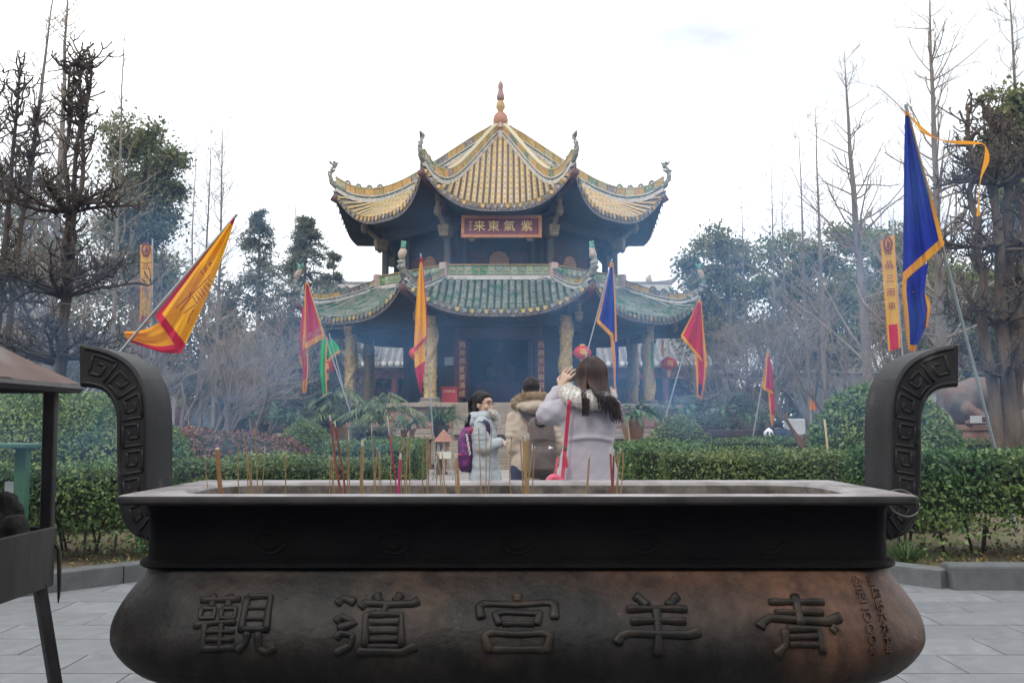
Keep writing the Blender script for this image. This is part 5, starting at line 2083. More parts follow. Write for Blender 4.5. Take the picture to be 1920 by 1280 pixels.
# -- leafy evergreens
def leafy(name, label, group, base, blobs, n, size, mt, trunk_r=0.12, seed=1, clumps=90, bark=None, csize=0.30, cat='tree'):
    r = np.random.default_rng(seed)
    random.seed(seed)
    t = thing(name, label, cat, base, group)
    b = np.array(base)
    Cs, Ns = [], []
    vol = np.array([bl[3] * bl[4] * bl[5] for bl in blobs])
    tr = MB()
    top = max(bl[2] for bl in blobs)
    tr.tube(curve_pts([(0, 0, 0), (0.1, 0, top * 0.4), (0, 0.05, top * 0.75), (0.05, 0, top)], 10), [trunk_r * (1 - 0.75 * k / 9) for k in range(10)], n=8)
    for bi, bl in enumerate(blobs):
        nc = max(6, int(clumps * vol[bi] / vol.sum()))
        th = r.uniform(0, 2 * PI, nc)
        u = r.uniform(-0.9, 1, nc)
        ph = np.sqrt(1 - u * u)
        rad = r.uniform(0.45, 1.0, nc) ** 0.5
        D = np.stack([np.cos(th) * ph, np.sin(th) * ph, u], 1)
        cc = np.array(bl[:3]) + D * rad[:, None] * np.array(bl[3:6])
        for c, d in zip(cc, D):
            m_ = int(n / clumps * r.uniform(0.5, 1.5))
            cs = csize * min(bl[3], bl[5]) * r.uniform(0.6, 1.3)
            off = r.normal(0, 1, (m_, 3)) * np.array([cs, cs, cs * 0.6])
            Cs.append(c + off)
            Ns.append(unit(off * 0.7 + d * cs * 0.6 + np.array([0, 0, cs * 0.5])))
            if r.uniform() < 0.35:
                s = Vector((0.03, 0.0, top * random.uniform(0.3, 0.7)))
                e = Vector(c)
                tr.tube(curve_pts([s, s.lerp(e, 0.5) + Vector((0, 0, 0.1)), e], 5), [trunk_r * 0.3, trunk_r * 0.25, trunk_r * 0.18, trunk_r * 0.1, 0.01], n=5)
    C = np.concatenate(Cs)
    C[:, 2] = np.maximum(C[:, 2], 0.06)
    v, q = leaf_arrays(C, np.concatenate(Ns), size, jitter=0.55, r=r)
    tr.build('trunk', bark or m_bark_grey, t, smooth=True, local=True)
    np_mesh('crown', v, q, mt, t, local=True)
    return t


def blobs_px(px0, Y, lst):
    """crown lobes given as (px, py, half width px, half height px)."""
    out = []
    for px, py, hw, hh in lst:
        k = Y / F_PX
        out.append(((px - px0) * k, random.uniform(-0.3, 0.3) * hw * k, PZ(py, Y), hw * k, hw * k * 0.9, hh * k))
    return out


EG = [
    ('broadleaf_tree', 'tall rounded evergreen standing highest on the left', 255, 33, [(230, 245, 45, 42), (275, 275, 48, 48), (240, 310, 55, 50), (300, 330, 34, 50), (255, 390, 60, 55), (215, 470, 55, 60), (290, 450, 45, 60), (260, 540, 60, 50)], 12000, 0.15, m_leaf_a),
    ('broadleaf_tree', 'dark evergreen behind the yellow vertical banner at left', 250, 38, [(200, 590, 70, 60), (300, 570, 70, 70), (380, 590, 60, 60), (250, 680, 110, 60), (360, 680, 80, 55)], 9000, 0.19, m_leaf_a),
    ('broadleaf_tree', 'dull green evergreen showing behind the left pollards', 40, 34, [(20, 400, 60, 60), (60, 500, 70, 70), (10, 570, 70, 80), (80, 640, 80, 60)], 8000, 0.17, m_leaf_a),
    ('broadleaf_tree', 'pale olive evergreen nearest the right side of the pavilion', 1350, 46, [(1345, 478, 48, 40), (1312, 510, 30, 36), (1390, 500, 30, 45), (1350, 550, 62, 45), (1345, 620, 60, 50)], 8500, 0.20, m_leaf_b),
    ('broadleaf_tree', 'broad domed camphor-green evergreen on the right', 1545, 38, [(1560, 455, 70, 44), (1500, 490, 55, 50), (1620, 490, 60, 50), (1460, 540, 40, 50), (1560, 550, 100, 60), (1500, 630, 80, 50), (1620, 630, 80, 60)], 13000, 0.18, m_leaf_c),
    ('broadleaf_tree', 'evergreen filling the gap behind the yellow banner and blue flag', 1705, 32, [(1690, 480, 50, 50), (1740, 540, 55, 60), (1680, 600, 60, 60), (1750, 640, 60, 50)], 8000, 0.16, m_leaf_c),
    ('broadleaf_tree', 'evergreen crown high at the right edge above the thick-trunked pollard', 1915, 22, [(1905, 210, 40, 50), (1930, 280, 50, 60), (1890, 300, 30, 40), (1930, 370, 45, 40), (1900, 560, 60, 60)], 8000, 0.12, m_leaf_c),
    ('broadleaf_tree', 'dark evergreen low behind the thick-trunked pollard', 1850, 29, [(1830, 560, 60, 60), (1900, 620, 60, 60), (1800, 640, 50, 40), (1860, 690, 70, 40)], 7000, 0.16, m_leaf_a),
]
for i, (nm, lab, px, Y, bl, n, sz, mt) in enumerate(EG):
    random.seed(900 + i)
    leafy(nm, lab, 'evergreen broadleaf trees', (PX(px, Y), Y, 0), blobs_px(px, Y, bl), int(n * 1.7), sz * 1.05, mt, 0.16, 200 + i, clumps=110, csize=0.34)


def cedar(px, Y, top, hw, lab, seed, n_t=17, dens=1.0, droop=0.35):
    r = np.random.default_rng(seed)
    random.seed(seed)
    base = (PX(px, Y), Y, 0)
    H = PZ(top, Y)
    t = thing('cedar_tree', lab, 'tree', base, 'cedars beside the pavilion')
    tr = MB()
    tr.tube([(0, 0, 0), (0.05, 0, H * 0.5), (0, 0, H)], [0.16, 0.1, 0.02], n=8)
    Cs, Ns = [], []
    for k in range(n_t * 7):
        f = random.uniform(0, 1) ** 0.9
        z = H * (0.18 + 0.81 * f)
        Rw = hw / F_PX * Y * (1.03 - f) ** 0.8
        for j in range(1):
            a = random.uniform(0, 2 * PI)
            L = Rw * random.uniform(0.35, 1.2)
            p0 = Vector((0, 0, z))
            p1 = Vector((math.cos(a) * L * 0.55, math.sin(a) * L * 0.55, z + L * 0.12))
            p2 = Vector((math.cos(a) * L, math.sin(a) * L, z - L * droop))
            pts = curve_pts([p0, p1, p2], 9)
            tr.tube(pts, [0.03 - 0.0028 * i for i in range(9)], n=4)
            for q in pts[2:]:
                m_ = int(14 * dens)
                o = r.normal(0, 1, (m_, 3)) * np.array([0.16, 0.16, 0.05]) * (0.5 + L * 0.35)
                Cs.append(np.array(q) + o)
                Ns.append(np.tile([math.cos(a) * 0.5, math.sin(a) * 0.5, 0.3], (m_, 1)))
    C = np.concatenate(Cs)
    v, q = leaf_arrays(C, np.concatenate(Ns), 0.19, aspect=0.24, jitter=0.5, droop=0.35, r=r)
    tr.build('trunk', m_bark_grey, t, smooth=True, local=True)
    np_mesh('crown', v, q, m_needle, t, local=True)


cedar(478, 37, 392, 150, 'tiered cedar with drooping flat boughs left of the pavilion', 61, n_t=14)
cedar(566, 41, 405, 150, 'dense conical cedar nearest the left side of the pavilion', 62, n_t=22, dens=1.7, droop=0.2)
cedar(620, 47, 470, 95, 'smaller cedar partly behind the left roof corner of the pavilion', 63, n_t=16, dens=1.5, droop=0.2)
cedar(420, 43, 560, 90, 'low dark cedar behind the slim bare pair', 64, n_t=14, dens=1.3)

# -- rear row of leafy trees that closes the garden
REAR = [(-120, 'far-left'), (-10, 'candle stand roof'), (70, 'left pollard'), (170, 'left handle'), (290, 'yellow flag'), (400, 'small grey house'), (500, 'left cedars'),
        (1400, 'small red flag'), (1480, 'tall domed shrub'), (1580, 'tiny orange flag'), (1680, 'right handle'), (1790, 'bronze statue'), (1900, 'right edge'), (2020, 'far-right')]
rear0 = []
for k in range(3):
    random.seed(1200 + k)
    bl = [(random.uniform(-1.6, 1.6), random.uniform(-0.6, 0.6), random.uniform(1.0, 4.6), random.uniform(1.2, 1.8), 1.2, random.uniform(0.9, 1.4)) for _ in range(8)]
    lab = 'dark leafy tree closing the garden far behind the ' + REAR[k][1]
    rear0.append(leafy('rear_tree', lab, 'leafy trees closing the garden', (PX(REAR[k][0], 51), 51, 0), bl, 6500, 0.26, (m_leaf_a, m_leaf_b, m_leaf_a)[k], 0.14, 1300 + k, clumps=60))
for i, (px, nm) in enumerate(REAR[3:]):
    Y = 50 + (i * 37 % 7)
    place_copy(rear0[i % 3], (PX(px, Y), Y, 0), 'dark leafy tree closing the garden far behind the ' + nm, 0.95 + 0.1 * (i % 4), i * 1.9)
random.seed(77)
# ================================================================== FLAGS, BANNERS, LANTERNS
def cloth(name, a, b, rough=0.75):
    m = mat(name, a, b, scale=3, rough=rough, spec=0.2, bump=0.15, bscale=220, bdist=0.004)
    t = m.node_tree
    bs_ = t.nodes['Principled BSDF']
    tr = t.nodes.new('ShaderNodeBsdfTranslucent')
    t.links.new(bs_.inputs['Base Color'].links[0].from_socket, tr.inputs['Color'])
    mx_ = t.nodes.new('ShaderNodeMixShader')
    mx_.inputs[0].default_value = 0.42
    t.links.new(bs_.outputs[0], mx_.inputs[1])
    t.links.new(tr.outputs[0], mx_.inputs[2])
    t.links.new(mx_.outputs[0], t.nodes['Material Output'].inputs['Surface'])
    return m


m_fy = cloth('yellow_silk', (0.84, 0.40, 0.008), (0.90, 0.50, 0.015))
m_fr = cloth('red_silk', (0.55, 0.012, 0.045), (0.62, 0.02, 0.06))
m_fb = cloth('blue_silk', (0.010, 0.018, 0.30), (0.016, 0.03, 0.40))
m_fg = cloth('green_silk', (0.03, 0.42, 0.10), (0.05, 0.5, 0.14))
m_fo = cloth('orange_trim', (0.80, 0.30, 0.01), (0.85, 0.42, 0.02))
m_fp = cloth('purple_silk', (0.07, 0.03, 0.22), (0.10, 0.05, 0.28))
m_fbt = cloth('banner_amber', (0.70, 0.38, 0.04), (0.76, 0.46, 0.07))
m_ink = mat('dark_red_print', (0.22, 0.03, 0.015), rough=0.8)
m_pole = mat('steel_pole', (0.30, 0.31, 0.32), (0.38, 0.39, 0.40), scale=8, rough=0.4, metal=0.5)
m_pole2 = mat('grey_green_pole', (0.16, 0.19, 0.19), (0.22, 0.25, 0.25), scale=8, rough=0.5, metal=0.3)


def piece(par, left, right, Y, mc, mtr, folds=3, amp=0.05, tl=0.0, tr=0.0, tb=0.0, tt=0.0, nu=26, nv=56, ph=0.0, jag=2.0, tip=0.35, red_from=None, mred=None):
    L = curve_pts([Vector((x, y, 0)) for x, y in left], nv + 1)
    Rr = curve_pts([Vector((x, y, 0)) for x, y in right], nv + 1)
    rows = []
    for i in range(nv + 1):
        v = i / nv
        row = []
        for j in range(nu + 1):
            u = j / nu
            q = L[i].lerp(Rr[i], u)
            x, y = q.x, q.y
            if tl and j == 0:
                x -= jag * (i % 2)
            if tr and j == nu:
                x += jag * (i % 2)
            if tb and i == nv:
                y += jag * 1.6 * (j % 2)
            k = amp * (tip + (1 - tip) * min(1, v * 1.6))
            dy = k * math.sin(2 * PI * folds * u + ph + 1.2 * v) + 0.35 * k * math.sin(2 * PI * folds * 2.3 * u + 2 * ph - 3 * v)
            row.append(P(x, y, Y + dy))
        rows.append(row)
    vs = [p for r in rows for p in r]
    W = nu + 1
    sets = {0: [], 1: [], 2: []}
    for i in range(nv):
        for j in range(nu):
            u, v = (j + 0.5) / nu, (i + 0.5) / nv
            edge = (u < tl) or (u > 1 - tr) or (v > 1 - tb) or (v < tt)
            k = 1 if edge else (2 if red_from is not None and v > red_from else 0)
            sets[k].append((i * W + j, i * W + j + 1, (i + 1) * W + j + 1, (i + 1) * W + j))
    for k, nm, mm in ((0, 'cloth', mc), (1, 'trim', mtr), (2, 'cloth_end', mred)):
        if sets[k]:
            used = sorted({i for f in sets[k] for i in f})
            ix = {a: b for b, a in enumerate(used)}
            m_ = MB()
            m_.add([vs[a] for a in used], [tuple(ix[i] for i in f) for f in sets[k]])
            m_.build(nm, mm, par, smooth=True)


def flag(label, pole, Y, group='festival flags on leaning poles', pr=0.016, pm=None, name='flag'):
    (x0, y0), (x1, y1) = pole
    a = P(x0, y0, Y + 0.0)
    b = P(x1, y1, Y)
    d = (b - a)
    g = a + d * ((0.0 - a.z) / d.z)
    t = thing(name, label, 'flag', g, group)
    m_ = MB()
    m_.tube([a + (a - b).normalized() * 0.05, g], pr, n=8)
    m_.build('pole', pm or m_pole, t, smooth=True, auto=50)
    return t


# large yellow flag on the left
f = flag('large yellow flag with red border on a pole leaning right at the left', ((440, 407), (235, 648)), 13.0, pr=0.02)
piece(f, [(438, 408), (366, 497), (291, 592)], [(441, 410), (418, 480), (388, 558), (340, 662)], 12.97, m_fy, m_fr, folds=2.2, amp=0.07, tl=0.09, tb=0.06, tt=0.06, ph=0.6, nu=30)
piece(f, [(306, 601), (270, 618), (232, 622)], [(338, 662), (300, 660), (240, 640)], 13.12, m_fo, m_fr, folds=1.6, amp=0.06, tr=0.28, tl=0.0, ph=2.0, nv=40, jag=3)
pr_ = MB()
for st in ([(470, 840), (590, 735), (690, 645), (775, 548)], [(510, 862), (560, 800), (605, 745), (600, 700)], [(540, 890), (590, 850), (640, 815)], [(575, 975), (600, 900), (635, 850)],
           [(620, 735), (660, 800)], [(645, 715), (685, 770)], [(668, 690), (710, 745)], [(690, 665), (735, 730)], [(715, 640), (765, 705)], [(735, 615), (780, 660), (760, 620)], [(765, 585), (800, 615)],
           [(690, 510), (720, 545)], [(720, 500), (740, 470)], [(730, 520), (750, 490)], [(760, 455), (795, 440)], [(775, 430), (780, 470)]):
    pr_.tube([P(230 + x * 0.211, 400 + y * 0.211, 12.86) for x, y in st], 0.006, n=4)
tag(pr_.build('printed_emblem', m_ink, f), kind='stuff')

# large blue flag on the right
f = flag('large blue flag with orange fringe drooping from a pole at the right', ((1700, 204), (1866, 842)), 11.0, pr=0.019, pm=m_pole2)
piece(f, [(1697, 208), (1695, 300), (1694, 420), (1693, 528)], [(1702, 208), (1722, 285), (1748, 375), (1770, 458)], 10.96, m_fb, m_fo, folds=2.4, amp=0.08, tr=0.10, tb=0.055, tt=0.03, tl=0.0, ph=0.4, nu=34)
piece(f, [(1695, 520), (1693, 545), (1698, 600), (1705, 655)], [(1741, 492), (1734, 545), (1739, 600), (1716, 656)], 11.05, m_fb, m_fo, folds=1.8, amp=0.06, tl=0.16, tb=0.05, ph=1.8, jag=3)
piece(f, [(1694, 538), (1712, 562), (1718, 620)], [(1700, 530), (1742, 560), (1740, 612)], 11.12, m_fo, m_fo, folds=1.5, amp=0.04, ph=1.0, nv=30)
rb = MB()
rows = []
for k, p in enumerate(curve_pts([P(1702, 212, 10.95), P(1735, 248, 10.9), P(1775, 265, 10.88), P(1825, 268, 10.9), P(1846, 272, 10.92), P(1850, 300, 10.9), P(1838, 340, 10.88), P(1834, 405, 10.9)], 40)):
    w_ = 0.018 + 0.012 * math.sin(k * 0.5)
    dv = Vector((0.4 * math.sin(k * 0.3), 0.7 * math.cos(k * 0.35), 1 if k < 24 else 0.1)) if k < 22 else Vector((1, 0.5 * math.sin(k * 0.4), 0.1))
    rows.append([p - dv.normalized() * w_, p + dv.normalized() * w_])
rb.grid(rows)
rb.build('ribbon', m_fo, f, smooth=True)

# flags in front of the pavilion
f = flag('yellow flag with red tips hanging by the front left gilded column', ((789, 479), (806, 730)), 22.0)
piece(f, [(788, 482), (782, 545), (778, 610), (776, 660)], [(791, 482), (796, 540), (800, 600), (800, 634)], 21.95, m_fy, m_fr, folds=1.8, amp=0.07, tb=0.05, tt=0.06, tr=0.05, ph=0.3)
piece(f, [(778, 642), (778, 690), (788, 736)], [(797, 628), (797, 676), (790, 736)], 22.05, m_fy, m_fr, folds=1.5, amp=0.05, tl=0.0, tb=0.02, ph=1.4, red_from=0.5, mred=m_fr)
f = flag('blue flag with orange edges hanging by the front right gilded column', ((1147, 489), (1085, 720)), 22.0)
piece(f, [(1145, 492), (1134, 545), (1119, 603)], [(1149, 492), (1153, 560), (1156, 640)], 21.95, m_fb, m_fo, folds=2.2, amp=0.07, tl=0.09, tr=0.06, tb=0.05, tt=0.08, ph=0.9)
piece(f, [(1144, 622), (1150, 680), (1153, 732)], [(1156, 604), (1160, 660), (1156, 734)], 22.04, m_fb, m_fo, folds=1.3, amp=0.05, tl=0.42, tb=0.05, ph=0.2)
f = flag('red flag with orange fringe at the left corner of the pavilion', ((575, 528), (650, 752)), 22.5)
piece(f, [(573, 530), (571, 580), (568, 655)], [(577, 530), (592, 580), (608, 632)], 22.45, m_fr, m_fo, folds=2.2, amp=0.06, tl=0.12, tr=0.06, tb=0.07, tt=0.04, ph=0.5)
piece(f, [(567, 575), (562, 630), (561, 676)], [(574, 575), (571, 640), (566, 688)], 22.55, m_fr, m_fo, folds=1.2, amp=0.05, tb=0.12, ph=2.2)
piece(f, [(567, 650), (568, 700), (567, 736)], [(576, 648), (577, 690), (573, 734)], 22.5, m_fr, m_fo, folds=1.3, amp=0.05, tr=0.2, tb=0.3, ph=1.2)
f = flag('bright green flag with orange edge behind the left red lantern', ((618, 628), (660, 790)), 27.0)
piece(f, [(603, 636), (599, 690), (606, 742)], [(613, 632), (611, 690), (613, 748)], 26.9, m_fg, m_fo, folds=1.4, amp=0.06, tr=0.16, tb=0.06, ph=0.4)
piece(f, [(611, 640), (613, 660), (617, 676)], [(624, 636), (634, 648), (636, 658)], 27.0, m_fg, m_fo, folds=1.4, amp=0.05, tb=0.14, ph=1.0, nv=30)
f = flag('red flag with orange fringe at the right corner of the pavilion', ((1312, 559), (1232, 838)), 22.5)
piece(f, [(1310, 563), (1296, 594), (1277, 630)], [(1314, 562), (1320, 630), (1325, 688)], 22.45, m_fr, m_fo, folds=2.4, amp=0.06, tl=0.05, tr=0.12, tb=0.06, tt=0.05, ph=0.2)
piece(f, [(1303, 645), (1306, 700), (1308, 742)], [(1324, 660), (1322, 710), (1315, 748)], 22.5, m_fr, m_fo, folds=1.7, amp=0.06, tl=0.18, tr=0.15, tb=0.05, ph=1.1, red_from=0.68, mred=m_fp)
f = flag('small red and orange flag on a pole right of the bonsai stands', ((1440, 656), (1412, 818)), 21.8)
piece(f, [(1439, 660), (1434, 690), (1430, 727)], [(1441, 660), (1449, 700), (1450, 738)], 21.75, m_fr, m_fo, folds=2.0, amp=0.05, tl=0.28, tb=0.06, tt=0.1, ph=0.4)
piece(f, [(1441, 728), (1444, 765), (1447, 795)], [(1451, 734), (1453, 765), (1449, 798)], 21.8, m_fr, m_fo, folds=1.2, amp=0.04, tl=0.2, tb=0.3, ph=1.3)
f = flag('tiny orange flag far behind the tall domed shrub', ((1522, 722), (1520, 800)), 24.5)
piece(f, [(1521, 726), (1519, 748), (1518, 768)], [(1523, 726), (1527, 748), (1531, 768)], 24.45, m_fo, m_fr, folds=2.0, amp=0.05, tr=0.12, ph=0.2, nv=30)


def banner(label, L, Rr, Y, pole, glyphs, tail):
    f = flag(label, pole, Y, 'tall printed prayer banners', pr=0.02, name='prayer_banner')
    piece(f, L, Rr, Y - 0.05, m_fbt, m_fo, folds=1.0, amp=0.02, tl=0.12, tr=0.12, tt=0.03, ph=0.3, nv=70, red_from=tail, mred=m_fr)
    n_ = len(glyphs)
    for i, ch in enumerate(glyphs):
        v = 0.12 + 0.62 * i / n_
        k = v * (len(L) - 1)
        a = Vector((*L[0], 0)).lerp(Vector((*L[-1], 0)), v)
        b = Vector((*Rr[0], 0)).lerp(Vector((*Rr[-1], 0)), v)
        c = (a + b) / 2
        w_ = P(b.x, b.y, Y).x - P(a.x, a.y, Y).x
        q = P(c.x, c.y, Y - 0.10)
        text_mesh('printed_character', ch, w_ * 0.72, m_ink, f, Matrix.Translation(q) @ Matrix.Rotation(PI / 2, 4, 'X'), extrude=0.002)
    e = MB()
    a = Vector((*L[0], 0)).lerp(Vector((*L[-1], 0)), 0.055) / 2 + Vector((*Rr[0], 0)).lerp(Vector((*Rr[-1], 0)), 0.055) / 2
    q = P(a.x, a.y, Y - 0.10)
    ring = [Vector((0.085 * math.cos(t), 0, 0.14 * math.sin(t))) for t in [2 * PI * j / 18 for j in range(19)]]
    e.tube([q + r for r in ring], 0.02, n=5)
    e.tube([q + Vector((0.0, 0, 0.07)), q + Vector((0.02, 0, 0)), q + Vector((-0.01, 0, -0.08))], [0.02, 0.035, 0.01], n=6)
    e.build('printed_roundel', m_ink, f, smooth=True)
    return f


banner('tall narrow amber banner behind the yellow flag at left', [(264, 459), (264, 530), (262, 602)], [(284, 461), (283, 530), (280, 606)], 21.0, ((286, 452), (284, 620)), '雷品三雨', 0.93)
banner('tall narrow amber banner with red tail beside the blue flag at right', [(1652, 452), (1658, 540), (1667, 658)], [(1676, 440), (1681, 540), (1688, 652)], 20.0, ((1673, 418), (1691, 655)), '雷晶三雨車', 0.80)

# ---- red lanterns
m_lan = mat('lantern_red', (0.52, 0.025, 0.018), (0.60, 0.045, 0.03), scale=5, rough=0.55, subs=0.0)
m_lgold = mat('lantern_gold', (0.72, 0.45, 0.08), (0.78, 0.52, 0.12), scale=20, rough=0.5)
m_cord = mat('cord', (0.05, 0.02, 0.02), rough=0.9)


def lantern(label, px, py, Y, wpx, cord_to, squash=0.80, name='red_lantern'):
    c = P(px, py, Y)
    r = wpx / 2 / F_PX * Y
    h = r * squash
    t = thing(name, label, 'lantern', c - Vector((0, 0, h)), 'red lanterns hung round the pavilion')
    rows = []
    for i in range(13):
        a = -PI / 2 * 0.86 + PI * 0.86 * i / 12
        rows.append([(c.x + r * math.cos(a) * (1.0 if j % 2 else 0.955) * math.cos(2 * PI * j / 36), c.y + r * math.cos(a) * (1.0 if j % 2 else 0.955) * math.sin(2 * PI * j / 36), c.z + h * math.sin(a)) for j in range(36)])
    m_ = MB()
    m_.grid(rows, wrap=True)
    m_.build('shade', m_lan, t, smooth=True)
    for sg in (-1, 1):
        m_ = MB()
        m_.lathe([(r * 0.30, 0), (r * 0.30, r * 0.12), (r * 0.22, r * 0.16)], (c.x, c.y, c.z + (h * 0.95 if sg > 0 else -h * 0.95 - r * 0.14)), 14)
        m_.build('cap', m_lgold, t)
    m_ = MB()
    for j in range(10):
        a = 2 * PI * j / 10
        p = Vector((c.x + r * 0.17 * math.cos(a), c.y + r * 0.17 * math.sin(a), c.z - h * 1.05))
        m_.tube([p, p + Vector((random.gauss(0, 0.01), random.gauss(0, 0.01), -r * 0.75))], [0.012, 0.008], n=4)
    tag(m_.build('tassel', m_lgold, t), kind='stuff')
    m_ = MB()
    m_.tube([(c.x, c.y, c.z + h), P(px, cord_to, Y)], 0.008, n=4)
    m_.build('cord', m_cord, t)
    text_mesh('gold_character', '福', r * 0.75, m_lgold, t, Matrix.Translation(c + Vector((0, -r * 1.0, 0))) @ Matrix.Rotation(PI / 2, 4, 'X'), extrude=0.004, offset=0.002)


lantern('red lantern above the woman in lavender, by the front right column', 1092, 661, 31.5, 34, 603)
lantern('red lantern behind the yellow flag by the front left column', 783, 662, 31.5, 33, 603)
lantern('red lantern hanging from the right corner of the lower roof', 1254, 682, 35.4, 31, 640)
lantern('red lantern hanging from the left corner of the lower roof', 614, 688, 35.4, 30, 645)
lantern('small red lantern in the shade between the left columns', 760, 706, 42.5, 14, 660, squash=0.95)
lantern('dim red lantern behind the right gilded column', 1197, 706, 40.4, 19, 660)
# thin ribbons hung from the right eave corner
for px, y0, y1, mt, lab in ((1222, 640, 690, m_fg, 'thin green ribbon hanging beside the right outer column'), (1242, 636, 668, m_fo, 'thin orange ribbon hanging from the right eave corner')):
    m_ = MB()
    m_.grid([[P(px - 2 + math.sin(k) * 0.6, y0 + (y1 - y0) * k / 8, 35.0 + 0.03 * math.sin(k * 1.3)), P(px + 2.5 + math.sin(k * 1.1) * 0.6, y0 + (y1 - y0) * k / 8, 35.0 - 0.03 * math.sin(k))] for k in range(9)])
    tag(m_.build('ribbon', mt, smooth=True, loc=P(px, y1, 35)), lab, 'ribbon')
# ================================================================== HALLS AND WALLS BEHIND
m_gr = mat('grey_clay_tile', (0.17, 0.165, 0.16), (0.25, 0.245, 0.24), scale=1.5, rough=0.85, bump=0.3, bscale=10, rand=0.1)
m_gr2 = mat('grey_clay_pan', (0.13, 0.125, 0.12), (0.19, 0.185, 0.18), scale=2, rough=0.9)
m_drip = mat('white_eave_tile', (0.55, 0.55, 0.54), (0.64, 0.64, 0.62), scale=6, rough=0.7, rand=0.1)
m_hallred = mat('hall_red', (0.10, 0.028, 0.026), (0.15, 0.045, 0.04), scale=2, rough=0.7)
m_halldark = mat('hall_dark', (0.022, 0.022, 0.026), (0.04, 0.038, 0.04), scale=2, rough=0.8)
m_wallw = mat('limewash', (0.42, 0.43, 0.43), (0.52, 0.53, 0.53), scale=1.2, rough=0.9)
m_wallg = mat('grey_render', (0.24, 0.25, 0.26), (0.31, 0.32, 0.33), scale=1.2, rough=0.9)


def tiled_slope(par, x0, x1, yb, zb, yt, zt, pitch, sag=0.25, drip=True, hip=0.0, nm='roof'):
    """A sagging slope of rolls over pans; each roll and each eave tile its own piece."""
    n = 12
    prof = []
    for k in range(n + 1):
        t = k / n
        prof.append((yb + (yt - yb) * t, zb + (zt - zb) * t - sag * math.sin(PI * t)))
    m_ = MB()
    m_.grid([[(x0 + hip * k / n, y, z), (x1 - hip * k / n, y, z)] for k, (y, z) in enumerate(prof)])
    m_.prism([(x0, yb, zb - 0.02), (x1, yb, zb - 0.02), (x1, yb, zb - 0.22), (x0, yb, zb - 0.22)], (0, 0.12, 0))
    rf = m_.build(nm, m_gr2, par)
    base = wloc(par)
    r_ = pitch * 0.30
    rl = MB()
    rl.grid([[(r_ * math.cos(PI * j / 5), y - base.y, z - base.z + r_ * math.sin(PI * j / 5)) for j in range(6)] for y, z in prof])
    me = rl.build('tile_roll', m_gr, rf, local=True, smooth=True)
    rme = me.data
    bpy.data.objects.remove(me)
    dm = MB()
    dm.lathe([(r_ * 1.25, -0.05), (r_ * 1.25, 0.0), (r_ * 0.5, 0.02)], n=10)
    dm.v = [(p[0], -p[2], p[1]) for p in dm.v]
    d_o = dm.build('t', m_drip)
    dme = d_o.data
    bpy.data.objects.remove(d_o)
    cnt = int((x1 - x0) / pitch)
    for i in range(cnt):
        x = x0 + (i + 0.5) * (x1 - x0) / cnt
        o = link('tile_roll', rme, rf)
        o.location = (x - base.x, 0, 0)
        if drip:
            o = link('eave_tile', dme, rf)
            o.location = (x - base.x, yb - 0.06 - base.y, zb + 0.02 - base.z)
    return rf


Yh = 57.0
hall = thing('temple_hall', 'long temple hall with grey double roof and white eave tiles behind the pavilion', 'building', (PXC, Yh + 2, 0))
xl, xr = PX(455, Yh), PX(1405, Yh)
ze = PZ(682, Yh)
tiled_slope(hall, xl, xr, Yh, ze, Yh + 4.5, PZ(596, Yh + 4.5), 0.40, nm='lower_roof')
tiled_slope(hall, PX(585, Yh + 4), PX(1272, Yh + 4), Yh + 4, PZ(592, Yh + 4), Yh + 8, PZ(548, Yh + 8), 0.42, drip=False, nm='upper_roof')
m_ = MB()
zr0, zr1 = PZ(551, Yh + 8), PZ(533, Yh + 8)
m_.box(((PX(588, Yh + 8) + PX(1262, Yh + 8)) / 2, Yh + 8, (zr0 + zr1) / 2), (PX(1262, Yh + 8) - PX(588, Yh + 8), 0.5, zr1 - zr0))
rdg = m_.build('ridge', m_white, hall)
m_ = MB()
m_.box(((PX(588, Yh + 8) + PX(1262, Yh + 8)) / 2, Yh + 8, zr1 + 0.08), (PX(1262, Yh + 8) - PX(588, Yh + 8) + 0.2, 0.6, 0.14))
m_.build('ridge_cap', m_gr, rdg)
for px, sg in ((588, -1), (1262, 1)):
    m_ = MB()
    b = P(px, 533, Yh + 8)
    m_.tube(curve_pts([b + Vector((-sg * 1.2, 0, 0.0)), b + Vector((-sg * 0.2, 0, 0.15)), b + Vector((sg * 0.25, 0, 0.5)), b + Vector((sg * 0.35, 0, 0.85))], 10), [0.2, 0.2, 0.19, 0.17, 0.15, 0.13, 0.11, 0.08, 0.05, 0.02], n=6)
    m_.build('ridge_finial', m_gr, rdg, smooth=True)
m_ = MB()
m_.tube([P(1217, 532, Yh + 8), P(1216, 522, Yh + 8), P(1219, 515, Yh + 8)], [0.25, 0.2, 0.05], n=7)
m_.build('ridge_figure', m_orn_or, rdg, smooth=True)
m_ = MB()
m_.box(((xl + xr) / 2, Yh + 2.0, ze / 2 - 0.3), (xr - xl - 1.2, 0.3, ze + 0.6))
m_.box(((xl + xr) / 2, Yh + 7.5, 4.5), (xr - xl - 6, 6, 9.0))
m_.build('wall', m_halldark, hall)
m_ = MB()
m_.box(((xl + xr) / 2, Yh + 0.7, ze - 0.55), (xr - xl - 0.8, 0.25, 0.55))
m_.build('fascia_beam', m_hallred, hall)
for k in range(15):
    m_ = MB()
    x = xl + 0.7 + (xr - xl - 1.4) * k / 14
    m_.lathe([(0.2, 0), (0.19, ze - 0.3)], (x, Yh + 0.75, 0), 10)
    m_.build('column', m_hallred, hall, smooth=True, auto=40)
